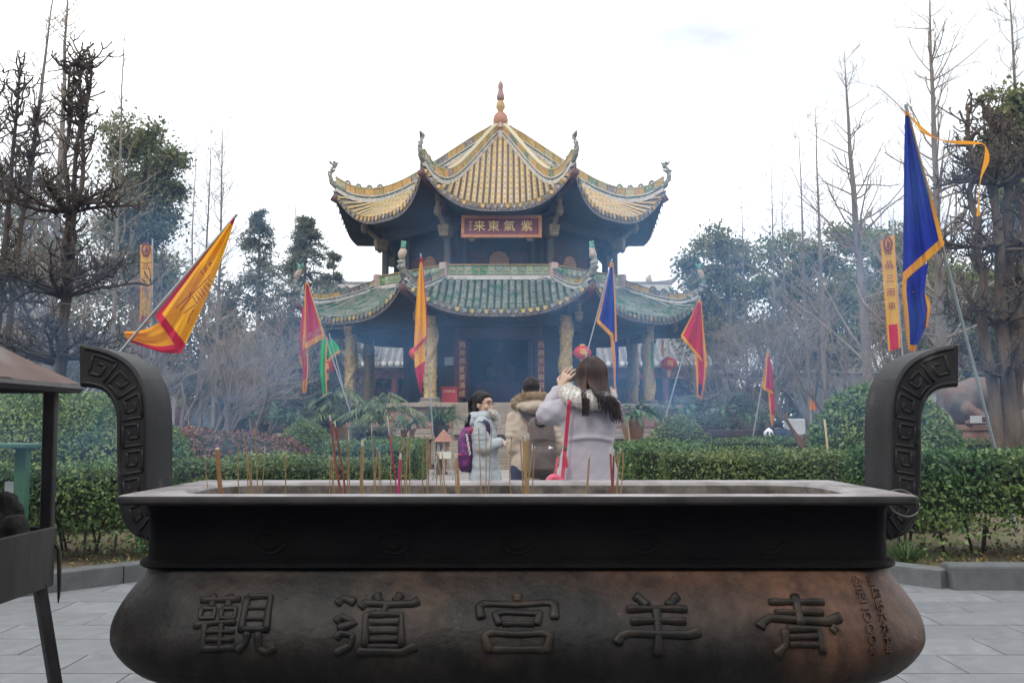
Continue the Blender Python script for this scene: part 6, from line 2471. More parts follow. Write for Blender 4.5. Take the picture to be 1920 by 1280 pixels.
for k in range(14):
    m_ = MB()
    x = xl + 0.7 + (xr - xl - 1.4) * (k + 0.5) / 14
    m_.box((x, Yh + 1.82, 1.9), (1.5, 0.06, 3.2))
    o = m_.build('door', m_hallred, hall)
    m_ = MB()
    for j in range(4):
        m_.box((x - 0.54 + 0.36 * j, Yh + 1.77, 2.5), (0.26, 0.04, 1.7))
    m_.build('pane', m_halldark, o)

# small grey house in the trees on the left
hs = thing('grey_house', 'small pale grey house with dark gable among the bare trees at left', 'house', (PX(390, 38), 39, 0))
m_ = MB()
x0, x1 = PX(345, 38), PX(432, 38)
zt = PZ(756, 38)
m_.box(((x0 + x1) / 2, 39, zt / 2), (x1 - x0, 2, zt))
m_.build('wall', m_wallg, hs)
m_ = MB()
ap = P(402, 728, 38)
m_.prism([(x0 - 0.15, 37.8, zt), (x1 + 0.9, 37.8, zt), ((x0 + x1) / 2 + 0.3, 37.8, ap.z)], (0, 2.4, 0))
bevel(m_.build('roof', m_gr2, hs), 0.02, 1)
for px in (400, 416):
    m_ = MB()
    m_.box((PX(px, 37.9), 37.95, zt / 2), (0.12, 0.12, zt))
    m_.build('post', m_wood, hs)
m_ = MB()
m_.box((PX(375, 37.9), 37.97, PZ(790, 38)), (0.14, 0.04, 0.14))
m_.build('vent', m_halldark, hs)
m_ = MB()
m_.box(P(338, 785, 37.5), (0.42, 0.08, 0.9))
tag(bevel(m_.build('red_cabinet', m_hallred, loc=P(338, 804, 37.5)), 0.02, 1), 'dull red cabinet beside the small grey house', 'cabinet')

# pale garden walls
for x0, x1, py, Y, mt, lab in ((1500, 1760, 700, 43.5, m_wallg, 'grey rendered garden wall behind the tall domed shrub'), (-150, 330, 735, 47, m_wallg, 'grey garden wall far behind the left hedge'),
                               (1355, 1378, 700, 40, m_wallg, 'pale grey gate pier behind the right red flag'), (1752, 1780, 735, 24, m_wallw, 'white wall glimpsed beneath the right handle')):
    m_ = MB()
    a, b = PX(x0, Y), PX(x1, Y)
    h = PZ(py, Y)
    m_.box(((a + b) / 2, Y, h / 2), (b - a, 0.3, h))
    t = thing('garden_wall', lab, 'wall', ((a + b) / 2, Y, 0))
    m_.build('wall_face', mt, t)
    m_ = MB()
    m_.box(((a + b) / 2, Y, h + 0.08), (b - a + 0.2, 0.6, 0.16), top=0.9)
    m_.build('coping', m_gr, t)
m_ = MB()
m_.box(P(1490, 800, 24), (0.45, 0.3, 0.40))
tag(bevel(m_.build('white_box', m_wallw, loc=P(1490, 812, 24)), 0.02, 1), 'low white block beside the rust-brown blade', 'block')
# red-walled side hall at the far right
sh = thing('side_hall', 'side hall with grey roof and red eave behind the right pollard', 'building', (PX(1850, 33), 34, 0))
x0, x1 = PX(1770, 33), PX(1990, 33)
tiled_slope(sh, x0, x1, 33, PZ(668, 33), 36, PZ(610, 36), 0.36, drip=False, nm='roof')
m_ = MB()
m_.box(((x0 + x1) / 2, 33.2, PZ(668, 33) - 0.28), (x1 - x0, 0.12, 0.28))
m_.build('eave_beam', mat('bright_red_beam', (0.36, 0.05, 0.035), (0.42, 0.08, 0.05), scale=3, rough=0.6), sh)
m_ = MB()
m_.box(((x0 + x1) / 2, 34.2, PZ(668, 33) / 2 - 0.1), (x1 - x0 - 0.6, 0.2, PZ(668, 33) - 0.2))
m_.build('wall', m_hallred, sh)

# ================================================================== STATUE
m_bronze = mat('brown_bronze', (0.15, 0.085, 0.06), (0.23, 0.135, 0.095), scale=4, rough=0.5, metal=0.2, bump=0.3, bscale=25, c3=(0.13, 0.12, 0.105), scale3=2.0, f3=(0.45, 0.6))
st = thing('bronze_statue', 'brown bronze statue of a lying goat on a plinth at far right', 'statue', (PX(1835, 16.6), 16.6, 0))
Yq = 16.6
m_ = MB()
zt = PZ(796, Yq)
xa, xb = PX(1800, Yq), PX(1935, Yq)
m_.box(((xa + xb) / 2, Yq, zt / 2), (xb - xa, 1.0, zt))
o = bevel(m_.build('plinth', m_sandstone, st), 0.02, 1)
m_ = MB()
m_.box(((xa + xb) / 2, Yq, zt - 0.05), (xb - xa + 0.1, 1.1, 0.10))
bevel(m_.build('plinth_cap', m_sandstone, o), 0.015, 1)


def ell(mb, c, r, n=12, m=8, rot=None):
    vs = []
    rows = []
    c = Vector(c)
    for i in range(m + 1):
        a = -PI / 2 + PI * i / m
        row = []
        for j in range(n):
            b = 2 * PI * j / n
            v = Vector((r[0] * max(0.001, math.cos(a)) * math.cos(b), r[1] * max(0.001, math.cos(a)) * math.sin(b), r[2] * math.sin(a)))
            if rot is not None:
                v = rot @ v
            row.append(c + v)
        rows.append(row)
    mb.grid(rows, wrap=True)
    k = len(mb.v) - n * (m + 1)
    mb.f.append([k + j for j in range(n - 1, -1, -1)])
    mb.f.append([k + m * n + j for j in range(n)])
    mb.m += [0, 0]
    return mb


def caps(mb, p0, p1, r0, r1, n=12):
    p0, p1 = Vector(p0), Vector(p1)
    ell(mb, p0, (r0, r0, r0), n)
    ell(mb, p1, (r1, r1, r1), n)
    mb.tube([p0, p1], [r0, r1], n=n)
    return mb


m_ = MB()
b0 = P(1830, 752, Yq)
for px, py, rx, rz in ((1800, 752, 0.24, 0.34), (1835, 745, 0.45, 0.36), (1880, 740, 0.42, 0.38), (1815, 780, 0.26, 0.16), (1860, 782, 0.36, 0.16)):
    ell(m_, P(px, py, Yq), (rx, 0.36, rz))
caps(m_, P(1880, 725, Yq), P(1912, 670, Yq), 0.24, 0.16)
ell(m_, P(1925, 660, Yq - 0.05), (0.24, 0.13, 0.14))
caps(m_, P(1905, 650, Yq), P(1880, 632, Yq + 0.1), 0.04, 0.015, 8)
caps(m_, P(1815, 770, Yq - 0.35), P(1850, 788, Yq - 0.45), 0.13, 0.08)
caps(m_, P(1850, 788, Yq - 0.45), P(1815, 793, Yq - 0.5), 0.08, 0.06)
remesh(m_, 'figure', m_bronze, 0.03, st, 4, noise_amp=0.012, noise_scale=5)
m_ = MB()
m_.box(P(1838, 786, Yq - 0.62), (0.33, 0.02, 0.12))
tag(m_.build('placard', m_drip, loc=P(1838, 792, Yq - 0.62)), 'white placard leaning on the plinth of the bronze statue', 'placard')
m_ = MB()
m_.box(P(1846, 786, Yq - 0.635), (0.08, 0.006, 0.09))
m_.build('photo_print', m_hallred, bpy.data.objects['placard'])

# ================================================================== ADDED SHADE HALL BEHIND THE VIEWPOINT
# Unseen hall put in to cut the sky light on the burner's front.
bh = thing('added_shade_hall', 'unseen red-walled hall added behind the camera to shade the burner front', 'building', (0, -16, 0))
for nm, y0_, z0_, y1_, z1_, sg in (('roof', -8.0, 6.0, -17.0, 12.5, 1), ('roof', -26.0, 6.0, -17.0, 12.5, -1)):
    m_ = MB()
    rows = []
    for k in range(9):
        t = k / 8
        rows.append([(-24 + 3 * t, y0_ + (y1_ - y0_) * t, z0_ + (z1_ - z0_) * t - 0.7 * math.sin(PI * t)), (24 - 3 * t, y0_ + (y1_ - y0_) * t, z0_ + (z1_ - z0_) * t - 0.7 * math.sin(PI * t))])
    m_.grid(rows)
    m_.build(nm, m_gr2, bh, smooth=True)
m_ = MB()
m_.box((0, -17, 12.6), (42, 0.6, 0.9))
m_.build('ridge', m_white, bh)
m_ = MB()
m_.box((0, -17, 3.1), (42, 13, 6.2))
m_.build('wall', m_hallred, bh)
for k in range(11):
    m_ = MB()
    m_.lathe([(0.28, 0), (0.26, 6.1)], (-20 + 4 * k, -9.2, 0), 12)
    m_.build('column', m_hallred, bh, smooth=True, auto=40)
for k in range(10):
    m_ = MB()
    m_.box((-18 + 4 * k, -10.44, 2.0), (2.6, 0.1, 3.8))
    m_.build('door', m_halldark, bh)
# ================================================================== PEOPLE
m_skin = mat('skin', (0.43, 0.28, 0.21), (0.49, 0.33, 0.25), scale=8, rough=0.5, subs=0.15)
m_hair = mat('black_hair', (0.012, 0.010, 0.011), (0.022, 0.018, 0.018), scale=30, rough=0.62, spec=0.25, stretch=(1, 1, 0.1))
m_hairb = mat('brown_black_hair', (0.026, 0.016, 0.013), (0.085, 0.042, 0.030), scale=9, rough=0.5, spec=0.3, stretch=(1, 1, 0.15), lo=0.4, hi=0.7)
m_lav = mat('lavender_wool', (0.31, 0.285, 0.325), (0.365, 0.34, 0.38), scale=7, rough=0.95, bump=0.35, bscale=160, sheen=0.3, spec=0.1, bdist=0.004)
m_fur = mat('cream_fur', (0.66, 0.63, 0.59), (0.74, 0.71, 0.67), scale=12, rough=1.0, subs=0.4)
m_furb = mat('tan_fur', (0.38, 0.28, 0.18), (0.58, 0.48, 0.36), scale=9, rough=0.9, island=0.2)
m_beige = mat('beige_nylon', (0.37, 0.30, 0.235), (0.45, 0.37, 0.30), scale=6, rough=0.6, bump=0.5, bscale=16, bdist=0.02)
m_blue = mat('pale_blue_nylon', (0.30, 0.335, 0.355), (0.37, 0.405, 0.425), scale=6, rough=0.6, bump=0.5, bscale=14, bdist=0.02)
m_pack = mat('brown_grey_canvas', (0.085, 0.065, 0.065), (0.13, 0.105, 0.10), scale=9, rough=0.85, bump=0.3, bscale=80)
m_strapk = mat('black_webbing', (0.02, 0.02, 0.024), (0.035, 0.035, 0.04), scale=30, rough=0.8)
m_purple = mat('purple_pattern', (0.07, 0.02, 0.09), (0.20, 0.04, 0.17), scale=16, rough=0.7, lo=0.45, hi=0.58, c3=(0.03, 0.02, 0.06), scale3=5)
m_pinkbag = mat('pink_leather', (0.50, 0.07, 0.13), (0.56, 0.10, 0.16), scale=5, rough=0.4)
m_redstrap = mat('red_leather_strap', (0.36, 0.022, 0.055), (0.42, 0.035, 0.07), scale=5, rough=0.45)
m_black = mat('black_trousers', (0.018, 0.019, 0.025), (0.03, 0.032, 0.04), scale=6, rough=0.85)
m_navy = mat('navy_denim', (0.02, 0.028, 0.055), (0.035, 0.045, 0.08), scale=8, rough=0.85)
m_shoe = mat('shoe', (0.03, 0.028, 0.026), rough=0.6)
m_lip = mat('lips', (0.42, 0.11, 0.10), rough=0.45)
m_eye = mat('dark_eye', (0.02, 0.014, 0.012), rough=0.2)
m_glass_rim = mat('spectacle_rim', (0.16, 0.08, 0.05), rough=0.3, metal=0.5)
m_teeth = mat('teeth', (0.75, 0.72, 0.66), rough=0.35)


def strands(name, pts_list, r0, r1, mt, par, n=4):
    m_ = MB()
    for pts in pts_list:
        k = len(pts)
        m_.tube(pts, [r0 + (r1 - r0) * i / (k - 1) for i in range(k)], n=n)
    return tag(m_.build(name, mt, par, smooth=True), kind='stuff')


def fur(name, path, rad, n, L, mt, par, up=(0, 0, 0.2)):
    """Fur roll: a soft core plus fine tapering hairs."""
    pts = curve_pts(path, 24)
    core = MB()
    rr = [rad * (0.78 + 0.22 * math.sin(PI * k / 23)) for k in range(24)]
    core.tube(pts, rr, n=12)
    o = core.build(name, mt, par, smooth=True)
    vs, fs = [], []
    for _ in range(n):
        s = random.uniform(0, 22.99)
        i = int(s)
        c = pts[i].lerp(pts[i + 1], s - i)
        ax = (pts[i + 1] - pts[i]).normalized()
        d = rvec()
        d = (d - ax * d.dot(ax)).normalized()
        b = c + d * rr[i] * 0.92
        tdir = (d + Vector(up) * 0.5 + rvec(0.45)).normalized()
        side = tdir.cross(rvec()).normalized() * 0.0022
        l = L * random.uniform(0.5, 1.2)
        k = len(vs)
        vs += [b - side, b + side, b + tdir * l]
        fs.append((k, k + 1, k + 2))
    h = MB()
    h.add(vs, fs)
    tag(h.build('fur_hair', mt, o), kind='stuff')
    return o


def ringloft(mb, rings, n=22):
    """rings: (centre, rx, ry, twist) ellipses stacked into a closed shape."""
    rows = []
    for c, rx, ry in rings:
        rows.append([Vector(c) + Vector((rx * math.cos(2 * PI * j / n), ry * math.sin(2 * PI * j / n), 0)) for j in range(n)])
    k0 = len(mb.v)
    mb.grid(rows, wrap=True)
    mb.f.append([k0 + j for j in range(n - 1, -1, -1)])
    mb.f.append([k0 + (len(rows) - 1) * n + j for j in range(n)])
    mb.m += [0, 0]
    return mb


def hand(mb, wrist, palm_dir, finger_dir, size=0.175, curl=0.5, thumb_side=1, nrm=None):
    """Palm and five tapering, bent fingers."""
    w_ = Vector(wrist)
    f = Vector(finger_dir).normalized()
    nrm = Vector(nrm).normalized()
    side = f.cross(nrm).normalized() * thumb_side
    nrm = side.cross(f).normalized() * thumb_side
    pl = size * 0.5
    # palm as a few overlapping lumps
    for a in (-0.3, 0.0, 0.3):
        caps(mb, w_ + f * pl * 0.15 + side * a * size * 0.16, w_ + f * pl + side * a * size * 0.42, size * 0.085, size * 0.075, 8)
    lens = (0.40, 0.46, 0.43, 0.34)
    for k in range(4):
        b = w_ + f * pl * (1.0 if k in (1, 2) else 0.94) + side * (0.195 - 0.13 * k) * size
        d = (f + side * (0.10 - 0.07 * k)).normalized()
        p = b
        seg = lens[k] * size / 3
        r = size * 0.050
        for s in range(3):
            ang = curl * (0.35 + 0.45 * s)
            dd = (d * math.cos(ang) + nrm * math.sin(ang)).normalized()
            q = p + dd * seg * (1.15 - 0.12 * s)
            caps(mb, p, q, r, r * 0.88, 8)
            p = q
            r *= 0.9
    p = w_ + f * pl * 0.35 + side * size * 0.17
    q = p + (f * 0.6 + side * 0.7 + nrm * 0.35).normalized() * size * 0.20
    caps(mb, p, q, size * 0.06, size * 0.055, 8)
    caps(mb, q, q + (f * 0.9 + side * 0.15 + nrm * 0.45).normalized() * size * 0.17, size * 0.053, size * 0.043, 8)


# ------------------------------------------------ 1. woman in the lavender coat, seen from behind, photographing
Ya = 6.4
ka = Ya / F_PX


def A(px, py, dy=0.0):
    p = P(px, py, Ya)
    return Vector((p.x, Ya + dy, p.z))


base = Vector((PX(1103, Ya), Ya, 0))
bd = MB()
ell(bd, A(1109, 707, -0.01), (0.080, 0.098, 0.112))
ell(bd, A(1107, 718, 0.05), (0.060, 0.06, 0.075))
caps(bd, A(1106, 735), A(1105, 775), 0.055, 0.06)
ringloft(bd, [(A(1104, 760), 0.10, 0.07), (A(1104, 785), 0.15, 0.095), (A(1104, 830), 0.13, 0.09), (A(1104, 880), 0.15, 0.10), (A(1104, 930), 0.16, 0.11)])
sl_, el_, wl_ = A(1066, 770, 0.0), A(1027, 776, 0.16), A(1052, 727, 0.26)
sr_, er_, wr_ = A(1142, 772, 0.0), A(1150, 778, 0.18), A(1118, 722, 0.30)
for s_, e_, w_ in ((sl_, el_, wl_), (sr_, er_, wr_)):
    caps(bd, s_, e_, 0.05, 0.042)
    caps(bd, e_, w_, 0.04, 0.028)
hand(bd, wl_ + Vector((0.003, 0.0, 0.008)), None, (0.45, 0.05, 0.80), size=0.19, curl=0.55, thumb_side=1, nrm=(0.55, 0.8, -0.25))
hand(bd, wr_, None, (-0.3, 0.1, 0.9), size=0.165, curl=0.6, thumb_side=-1, nrm=(-0.8, 0.5, -0.3))
for sx in (-1, 1):
    hp = Vector((base.x + sx * 0.085, Ya, 0.86))
    kn = Vector((base.x + sx * 0.095, Ya - 0.01, 0.47))
    ft = Vector((base.x + sx * 0.10, Ya + 0.02, 0.09))
    caps(bd, hp, kn, 0.085, 0.058)
    caps(bd, kn, ft, 0.056, 0.038)
    ell(bd, ft + Vector((0, 0.06, -0.055)), (0.042, 0.12, 0.034))
pa = remesh(bd, 'person', m_skin, 0.0052, None, 2, loc=base)
tag(pa, 'woman with long hair in a lavender coat raising both hands to take a photograph', 'person')

ct = MB()
ringloft(ct, [(A(1104, 745, 0), 0.075, 0.07), (A(1104, 756), 0.135, 0.10), (A(1104, 770), 0.178, 0.125), (A(1104, 795), 0.186, 0.135), (A(1104, 820), 0.172, 0.135), (A(1103, 838), 0.168, 0.138),
              (A(1102, 865), 0.186, 0.155), (A(1101, 900), 0.208, 0.172), (A(1101, 950), 0.225, 0.185), (A(1101, 1000), 0.238, 0.20), (A(1101, 1040), 0.242, 0.205)], 26)
for s_, e_, w_ in ((sl_, el_, wl_), (sr_, er_, wr_)):
    caps(ct, s_ + Vector((0, 0, 0.0)), e_, 0.098, 0.078, 14)
    caps(ct, e_, e_.lerp(w_, 0.84), 0.076, 0.052, 14)
    caps(ct, e_.lerp(w_, 0.5), e_.lerp(w_, 0.88), 0.058, 0.050, 14)


def folds_a(co):
    z = co.z
    if z < 1.15:
        k = min(1.0, (1.15 - z) / 0.5)
        a = math.atan2(co.y - Ya, co.x - base.x)
        d = Vector((math.cos(a), math.sin(a), 0))
        co = co + d * (0.014 * k * math.sin(5 * a + 1.0 + 2 * z))
    # gathered seam across the back at the waist
    if co.y < Ya:
        co = co + Vector((0, -0.018 * math.exp(-((z - 1.235 - 0.03 * math.cos((co.x - base.x) * 9)) / 0.012) ** 2), 0))
    # elbow creases
    return co + Vector((0.004 * math.sin(z * 70 + co.x * 40), 0.004 * math.sin(z * 55 - co.x * 60), 0)) * (1.0 if abs(co.x - base.x) > 0.17 and z > 1.2 else 0.25)


remesh(ct, 'coat', m_lav, 0.011, pa, 5, noise_amp=0.006, noise_scale=7, fn=folds_a)
fur('fur_collar', [A(1068, 733, 0.07), A(1064, 738, -0.03), A(1074, 745, -0.115), A(1100, 751, -0.145), A(1124, 751, -0.12), A(1138, 746, -0.03), A(1140, 738, 0.06)], 0.058, 10000, 0.022, m_fur, pa)
# hair: cap and long falling locks swept to the right
hc = MB()
ell(hc, A(1110, 705, -0.012), (0.097, 0.114, 0.121), 18, 12)
ell(hc, A(1114, 722, -0.045), (0.086, 0.075, 0.10), 16, 10)
remesh(hc, 'hair', m_hairb, 0.012, pa, 3, noise_amp=0.004, noise_scale=20)
random.seed(5)
sts = []
hc0 = A(1110, 705, -0.012)
for k in range(520):
    a = random.uniform(-0.12 * PI, 1.12 * PI)           # round the back of the head
    rr_ = random.uniform(0.98, 1.06)
    def hp_(el, rr_=rr_, a=a):
        return hc0 + Vector((0.101 * rr_ * math.cos(el) * math.cos(a), -0.119 * rr_ * math.cos(el) * math.sin(a), 0.126 * rr_ * math.sin(el)))
    e0 = random.uniform(0.75, 1.5)
    p0, p1, p2 = hp_(e0), hp_(0.45), hp_(-0.25)
    u = 0.5 + 0.5 * math.cos(a)                          # 0 left, 1 right
    wv = random.uniform(-0.012, 0.012)
    if u < 0.28:
        mid = A(1090 + random.uniform(-4, 5), 745, -0.205)
        end = A(1092 + random.uniform(-5, 8), 768 + random.uniform(-16, 14), -0.20)
    else:
        q = (u - 0.28) / 0.72
        mid = A(1112 + 27 * q + random.uniform(-4, 4), 740, -0.205 + 0.09 * q)
        end = A(1124 + 34 * q ** 1.1 + random.uniform(-12, 8), 762 + 18 * q + random.uniform(-22, 16), -0.21 + 0.08 * q)
    m2 = mid.lerp(end, 0.5) + Vector((wv + 0.008, -0.012, 0))
    sts.append(curve_pts([p0, p1, p2, mid, m2, end], 14))
strands('hair_strand', sts, 0.0036, 0.0012, m_hairb, pa)
m_ = MB()
m_.box(A(1082, 700, 0.31), (0.075, 0.010, 0.15), rz=0.1, ry=R(84))
tag(bevel(m_.build('phone', mat('phone_case', (0.10, 0.10, 0.11), rough=0.3), loc=A(1082, 705, 0.31)), 0.004, 2), 'phone held up by the woman in the lavender coat', 'phone')
m_ = MB()
m_.tube([A(1044 + 5 * math.cos(t), 730 + 3 * math.sin(t), 0.24 - 0.025 * math.sin(t * 1.0)) for t in [2 * PI * j / 14 for j in range(15)]], 0.003, n=5)
m_.build('wrist_band', m_strapk, pa, smooth=True)
# shoulder bag
bag = thing('shoulder_bag', 'small pink half-round shoulder bag on a red strap at the left hip of the woman', 'bag', A(1036, 912, -0.12))
m_ = MB()
prof = []
for j in range(13):
    a = PI * j / 12
    prof.append(A(1037, 902, -0.235) + Vector((0.066 * math.cos(a), 0, 0.080 * math.sin(a) - 0.02)))
prof += [A(1037, 902, -0.235) + Vector((-0.068, 0, -0.075)), A(1037, 902, -0.235) + Vector((0.068, 0, -0.075))]
m_.prism(prof, (0, 0.075, 0))
o = bevel(m_.build('bag_body', m_pinkbag, bag, smooth=True, auto=40), 0.018, 3, 50)
m_ = MB()
m_.tube([A(1037, 902, -0.243) + Vector((0.066 * math.cos(PI * j / 12), 0, 0.058 * math.sin(PI * j / 12) - 0.03)) for j in range(13)], 0.0035, n=6)
m_.build('piping', m_redstrap, bag, smooth=True)


def ribbon_strap(name, pts, wd, mt, par, wdir=(1, 0, 0), th=0.004):
    rows = []
    wv = Vector(wdir).normalized()
    pp = curve_pts(pts, 26)
    for i, p in enumerate(pp):
        t = (pp[min(25, i + 1)] - pp[max(0, i - 1)]).normalized()
        s = (wv - t * wv.dot(t)).normalized() * wd / 2
        nn = t.cross(s).normalized() * th / 2
        rows.append([p - s - nn, p + s - nn, p + s + nn, p - s + nn])
    b_ = MB()
    b_.grid(rows, wrap=True)
    b_.f += [[3, 2, 1, 0], [100, 101, 102, 103]]
    b_.m += [0, 0]
    return b_.build(name, mt, par)


ribbon_strap('strap', [A(1071, 740, 0.0), A(1066, 750, -0.155), A(1063, 775, -0.160), A(1059, 820, -0.158), A(1055, 862, -0.175), A(1051, 900, -0.21)], 0.024, m_redstrap, bag)
ribbon_strap('strap', [A(1044, 856, -0.14), A(1041, 872, -0.19), A(1037, 888, -0.22)], 0.014, m_redstrap, bag)
m_ = MB()
m_.box(A(1057.5, 838, -0.170), (0.026, 0.007, 0.018))
m_.build('buckle', mat('brass_buckle', (0.5, 0.4, 0.3), rough=0.3, metal=0.8), bag)
ribbon_strap('strap_tail', [A(1055, 845, -0.178), A(1058, 858, -0.19), A(1060, 874, -0.20)], 0.018, m_redstrap, bag)
m_ = MB()
for sx in (-1, 1):
    caps(m_, Vector((base.x + sx * 0.095, Ya - 0.01, 0.60)), Vector((base.x + sx * 0.10, Ya + 0.0, 0.16)), 0.075, 0.06)
remesh(m_, 'trousers', m_black, 0.015, pa, 2)
for sx in (-1, 1):
    m_ = MB()
    ell(m_, Vector((base.x + sx * 0.10, Ya + 0.07, 0.052)), (0.05, 0.13, 0.05))
    m_.box((base.x + sx * 0.10, Ya + 0.07, 0.021), (0.085, 0.24, 0.02))
    m_.build('shoe', m_shoe, pa, smooth=True)

# ------------------------------------------------ 2. man in the beige parka, seen from behind
Yb = 8.4


def B(px, py, dy=0.0):
    p = P(px, py, Yb)
    return Vector((p.x, Yb + dy, p.z))


base = Vector((PX(1000, Yb), Yb, 0))
bd = MB()
ell(bd, B(996, 729), (0.070, 0.088, 0.102))
caps(bd, B(997, 745), B(999, 775), 0.058, 0.062)
ringloft(bd, [(B(1000, 768), 0.12, 0.08), (B(1000, 785), 0.18, 0.10), (B(1001, 830), 0.15, 0.10), (B(1001, 870), 0.155, 0.10), (B(1001, 905), 0.16, 0.11)])
ell(bd, B(981, 733), (0.012, 0.022, 0.032))
ell(bd, B(1012, 733), (0.012, 0.022, 0.032))
slb, elb, wlb = B(966, 785), B(965, 838, -0.02), B(978, 868, 0.16)
srb, erb, wrb = B(1036, 785), B(1042, 838, -0.02), B(1030, 858, 0.16)
for s_, e_, w_ in ((slb, elb, wlb), (srb, erb, wrb)):
    caps(bd, s_, e_, 0.05, 0.042)
    caps(bd, e_, w_, 0.042, 0.03)
hand(bd, wlb, None, (0.3, 0.9, 0.1), size=0.18, curl=0.6, thumb_side=1, nrm=(0.5, 0.0, -0.8))
hand(bd, wrb, None, (-0.3, 0.9, 0.1), size=0.18, curl=0.6, thumb_side=-1, nrm=(-0.5, 0.0, -0.8))
for sx in (-1, 1):
    hp = Vector((base.x + sx * 0.09, Yb, 0.90))
    kn = Vector((base.x + sx * 0.10, Yb + 0.01, 0.50))
    ft = Vector((base.x + sx * 0.11, Yb, 0.10))
    caps(bd, hp, kn, 0.09, 0.062)
    caps(bd, kn, ft, 0.06, 0.042)
    ell(bd, ft + Vector((0, 0.07, -0.06)), (0.045, 0.13, 0.038))
pb = remesh(bd, 'person', m_skin, 0.0095, None, 3, loc=base)
tag(pb, 'man with short black hair in a beige fur-hooded parka and rucksack', 'person')
ct = MB()
ringloft(ct, [(B(999, 760), 0.09, 0.08), (B(1000, 770), 0.165, 0.11), (B(1000, 785), 0.205, 0.135), (B(1000, 815), 0.195, 0.14), (B(1000, 845), 0.185, 0.14), (B(1000, 870), 0.19, 0.145), (B(1000, 882), 0.185, 0.14)], 24)
for s_, e_, w_ in ((slb, elb, wlb), (srb, erb, wrb)):
    caps(ct, s_ + Vector((0, 0, -0.01)), e_, 0.085, 0.080, 14)
    caps(ct, e_, e_.lerp(w_, 0.85), 0.078, 0.055, 14)
    for k in range(1, 5):
        q = s_.lerp(e_, k / 5)
        ell(ct, q, (0.092, 0.092, 0.022), 14)
remesh(ct, 'parka', m_beige, 0.013, pb, 3, noise_amp=0.014, noise_scale=9)
hd = MB()
ell(hd, B(999, 762, -0.12), (0.15, 0.10, 0.085), 16)
ell(hd, B(999, 753, -0.07), (0.14, 0.11, 0.07), 16)
remesh(hd, 'hood', m_beige, 0.013, pb, 3, noise_amp=0.010, noise_scale=11)
fur('hood_fur', [B(964, 762, -0.02), B(967, 754, -0.10), B(980, 746, -0.16), B(1000, 744, -0.17), B(1018, 745, -0.15), B(1030, 748, -0.06)], 0.020, 5200, 0.034, m_furb, pb)
hc = MB()
ell(hc, B(996, 725, -0.008), (0.077, 0.096, 0.092), 18, 12)
ell(hc, B(996, 732, -0.045), (0.068, 0.054, 0.07), 16, 10)
remesh(hc, 'hair', m_hair, 0.010, pb, 2, noise_amp=0.005, noise_scale=45)
rk = thing('rucksack', 'brown-grey rucksack with black straps on the back of the man in beige', 'bag', B(1012, 895, -0.25))
m_ = MB()
ringloft(m_, [(B(1012, 782, -0.20), 0.075, 0.05), (B(1012, 790, -0.22), 0.105, 0.085), (B(1013, 815, -0.23), 0.118, 0.10), (B(1014, 850, -0.235), 0.122, 0.11), (B(1014, 880, -0.23), 0.12, 0.105), (B(1014, 893, -0.22), 0.10, 0.08)], 20)
remesh(m_, 'pack', m_pack, 0.012, rk, 3, noise_amp=0.006, noise_scale=9)
m_ = MB()
ringloft(m_, [(B(1015, 835, -0.33), 0.09, 0.02), (B(1015, 845, -0.335), 0.10, 0.04), (B(1015, 875, -0.335), 0.10, 0.045), (B(1015, 886, -0.32), 0.085, 0.02)], 18)
remesh(m_, 'front_pocket', m_pack, 0.01, rk, 2)
ribbon_strap('shoulder_strap', [B(1009, 742, -0.10), B(1012, 756, -0.19), B(1016, 772, -0.215), B(1018, 790, -0.27)], 0.035, m_strapk, rk)
ribbon_strap('shoulder_strap', [B(975, 756, -0.10), B(978, 768, -0.17), B(990, 782, -0.20), B(1002, 794, -0.27)], 0.06, m_strapk, rk)
m_ = MB()
m_.tube(curve_pts([B(1003, 786, -0.27), B(1005, 795, -0.31), B(1014, 797, -0.32), B(1021, 792, -0.30), B(1022, 786, -0.27)], 12), 0.010, n=7)
m_.build('grab_handle', m_strapk, rk, smooth=True)
m_ = MB()
m_.tube([B(993, 826, -0.335), B(1015, 822, -0.345), B(1037, 826, -0.335)], 0.004, n=5)
m_.build('zip', m_strapk, rk, smooth=True)
m_ = MB()
m_.prism([B(1026, 833, -0.385), B(1034, 837, -0.385), B(1025, 840, -0.385)], (0, 0.006, 0))
m_.build('logo_patch', m_teeth, rk)
m_ = MB()
for sx in (-1, 1):
    caps(m_, Vector((base.x + sx * 0.09, Yb, 0.95)), Vector((base.x + sx * 0.10, Yb + 0.01, 0.50)), 0.115, 0.09)
    caps(m_, Vector((base.x + sx * 0.10, Yb + 0.01, 0.50)), Vector((base.x + sx * 0.11, Yb, 0.12)), 0.088, 0.075)
remesh(m_, 'trousers', m_navy, 0.015, pb, 2, noise_amp=0.006, noise_scale=9)
for sx in (-1, 1):
    m_ = MB()
    ell(m_, Vector((base.x + sx * 0.11, Yb + 0.07, 0.054)), (0.055, 0.14, 0.05))
    m_.box((base.x + sx * 0.11, Yb + 0.07, 0.022), (0.09, 0.26, 0.02))
    m_.build('shoe', m_shoe, pb, smooth=True)

# ------------------------------------------------ 3. smiling woman with glasses in a pale blue coat, in profile
Yc = 9.3


def Cc(px, py, dy=0.0):
    p = P(px, py, Yc)
    return Vector((p.x, Yc + dy, p.z))


base = Vector((PX(908, Yc), Yc, 0))
fd = Vector((0.86, -0.51, 0)).normalized()      # the way she faces
sd_ = Vector((0.51, 0.86, 0)).normalized()      # across the face, to her left
hcn = Cc(906, 757)
HM = Matrix((fd, sd_, Vector((0, 0, 1)))).transposed()


def H(f, s, u):
    return hcn + fd * f + sd_ * s + Vector((0, 0, u))


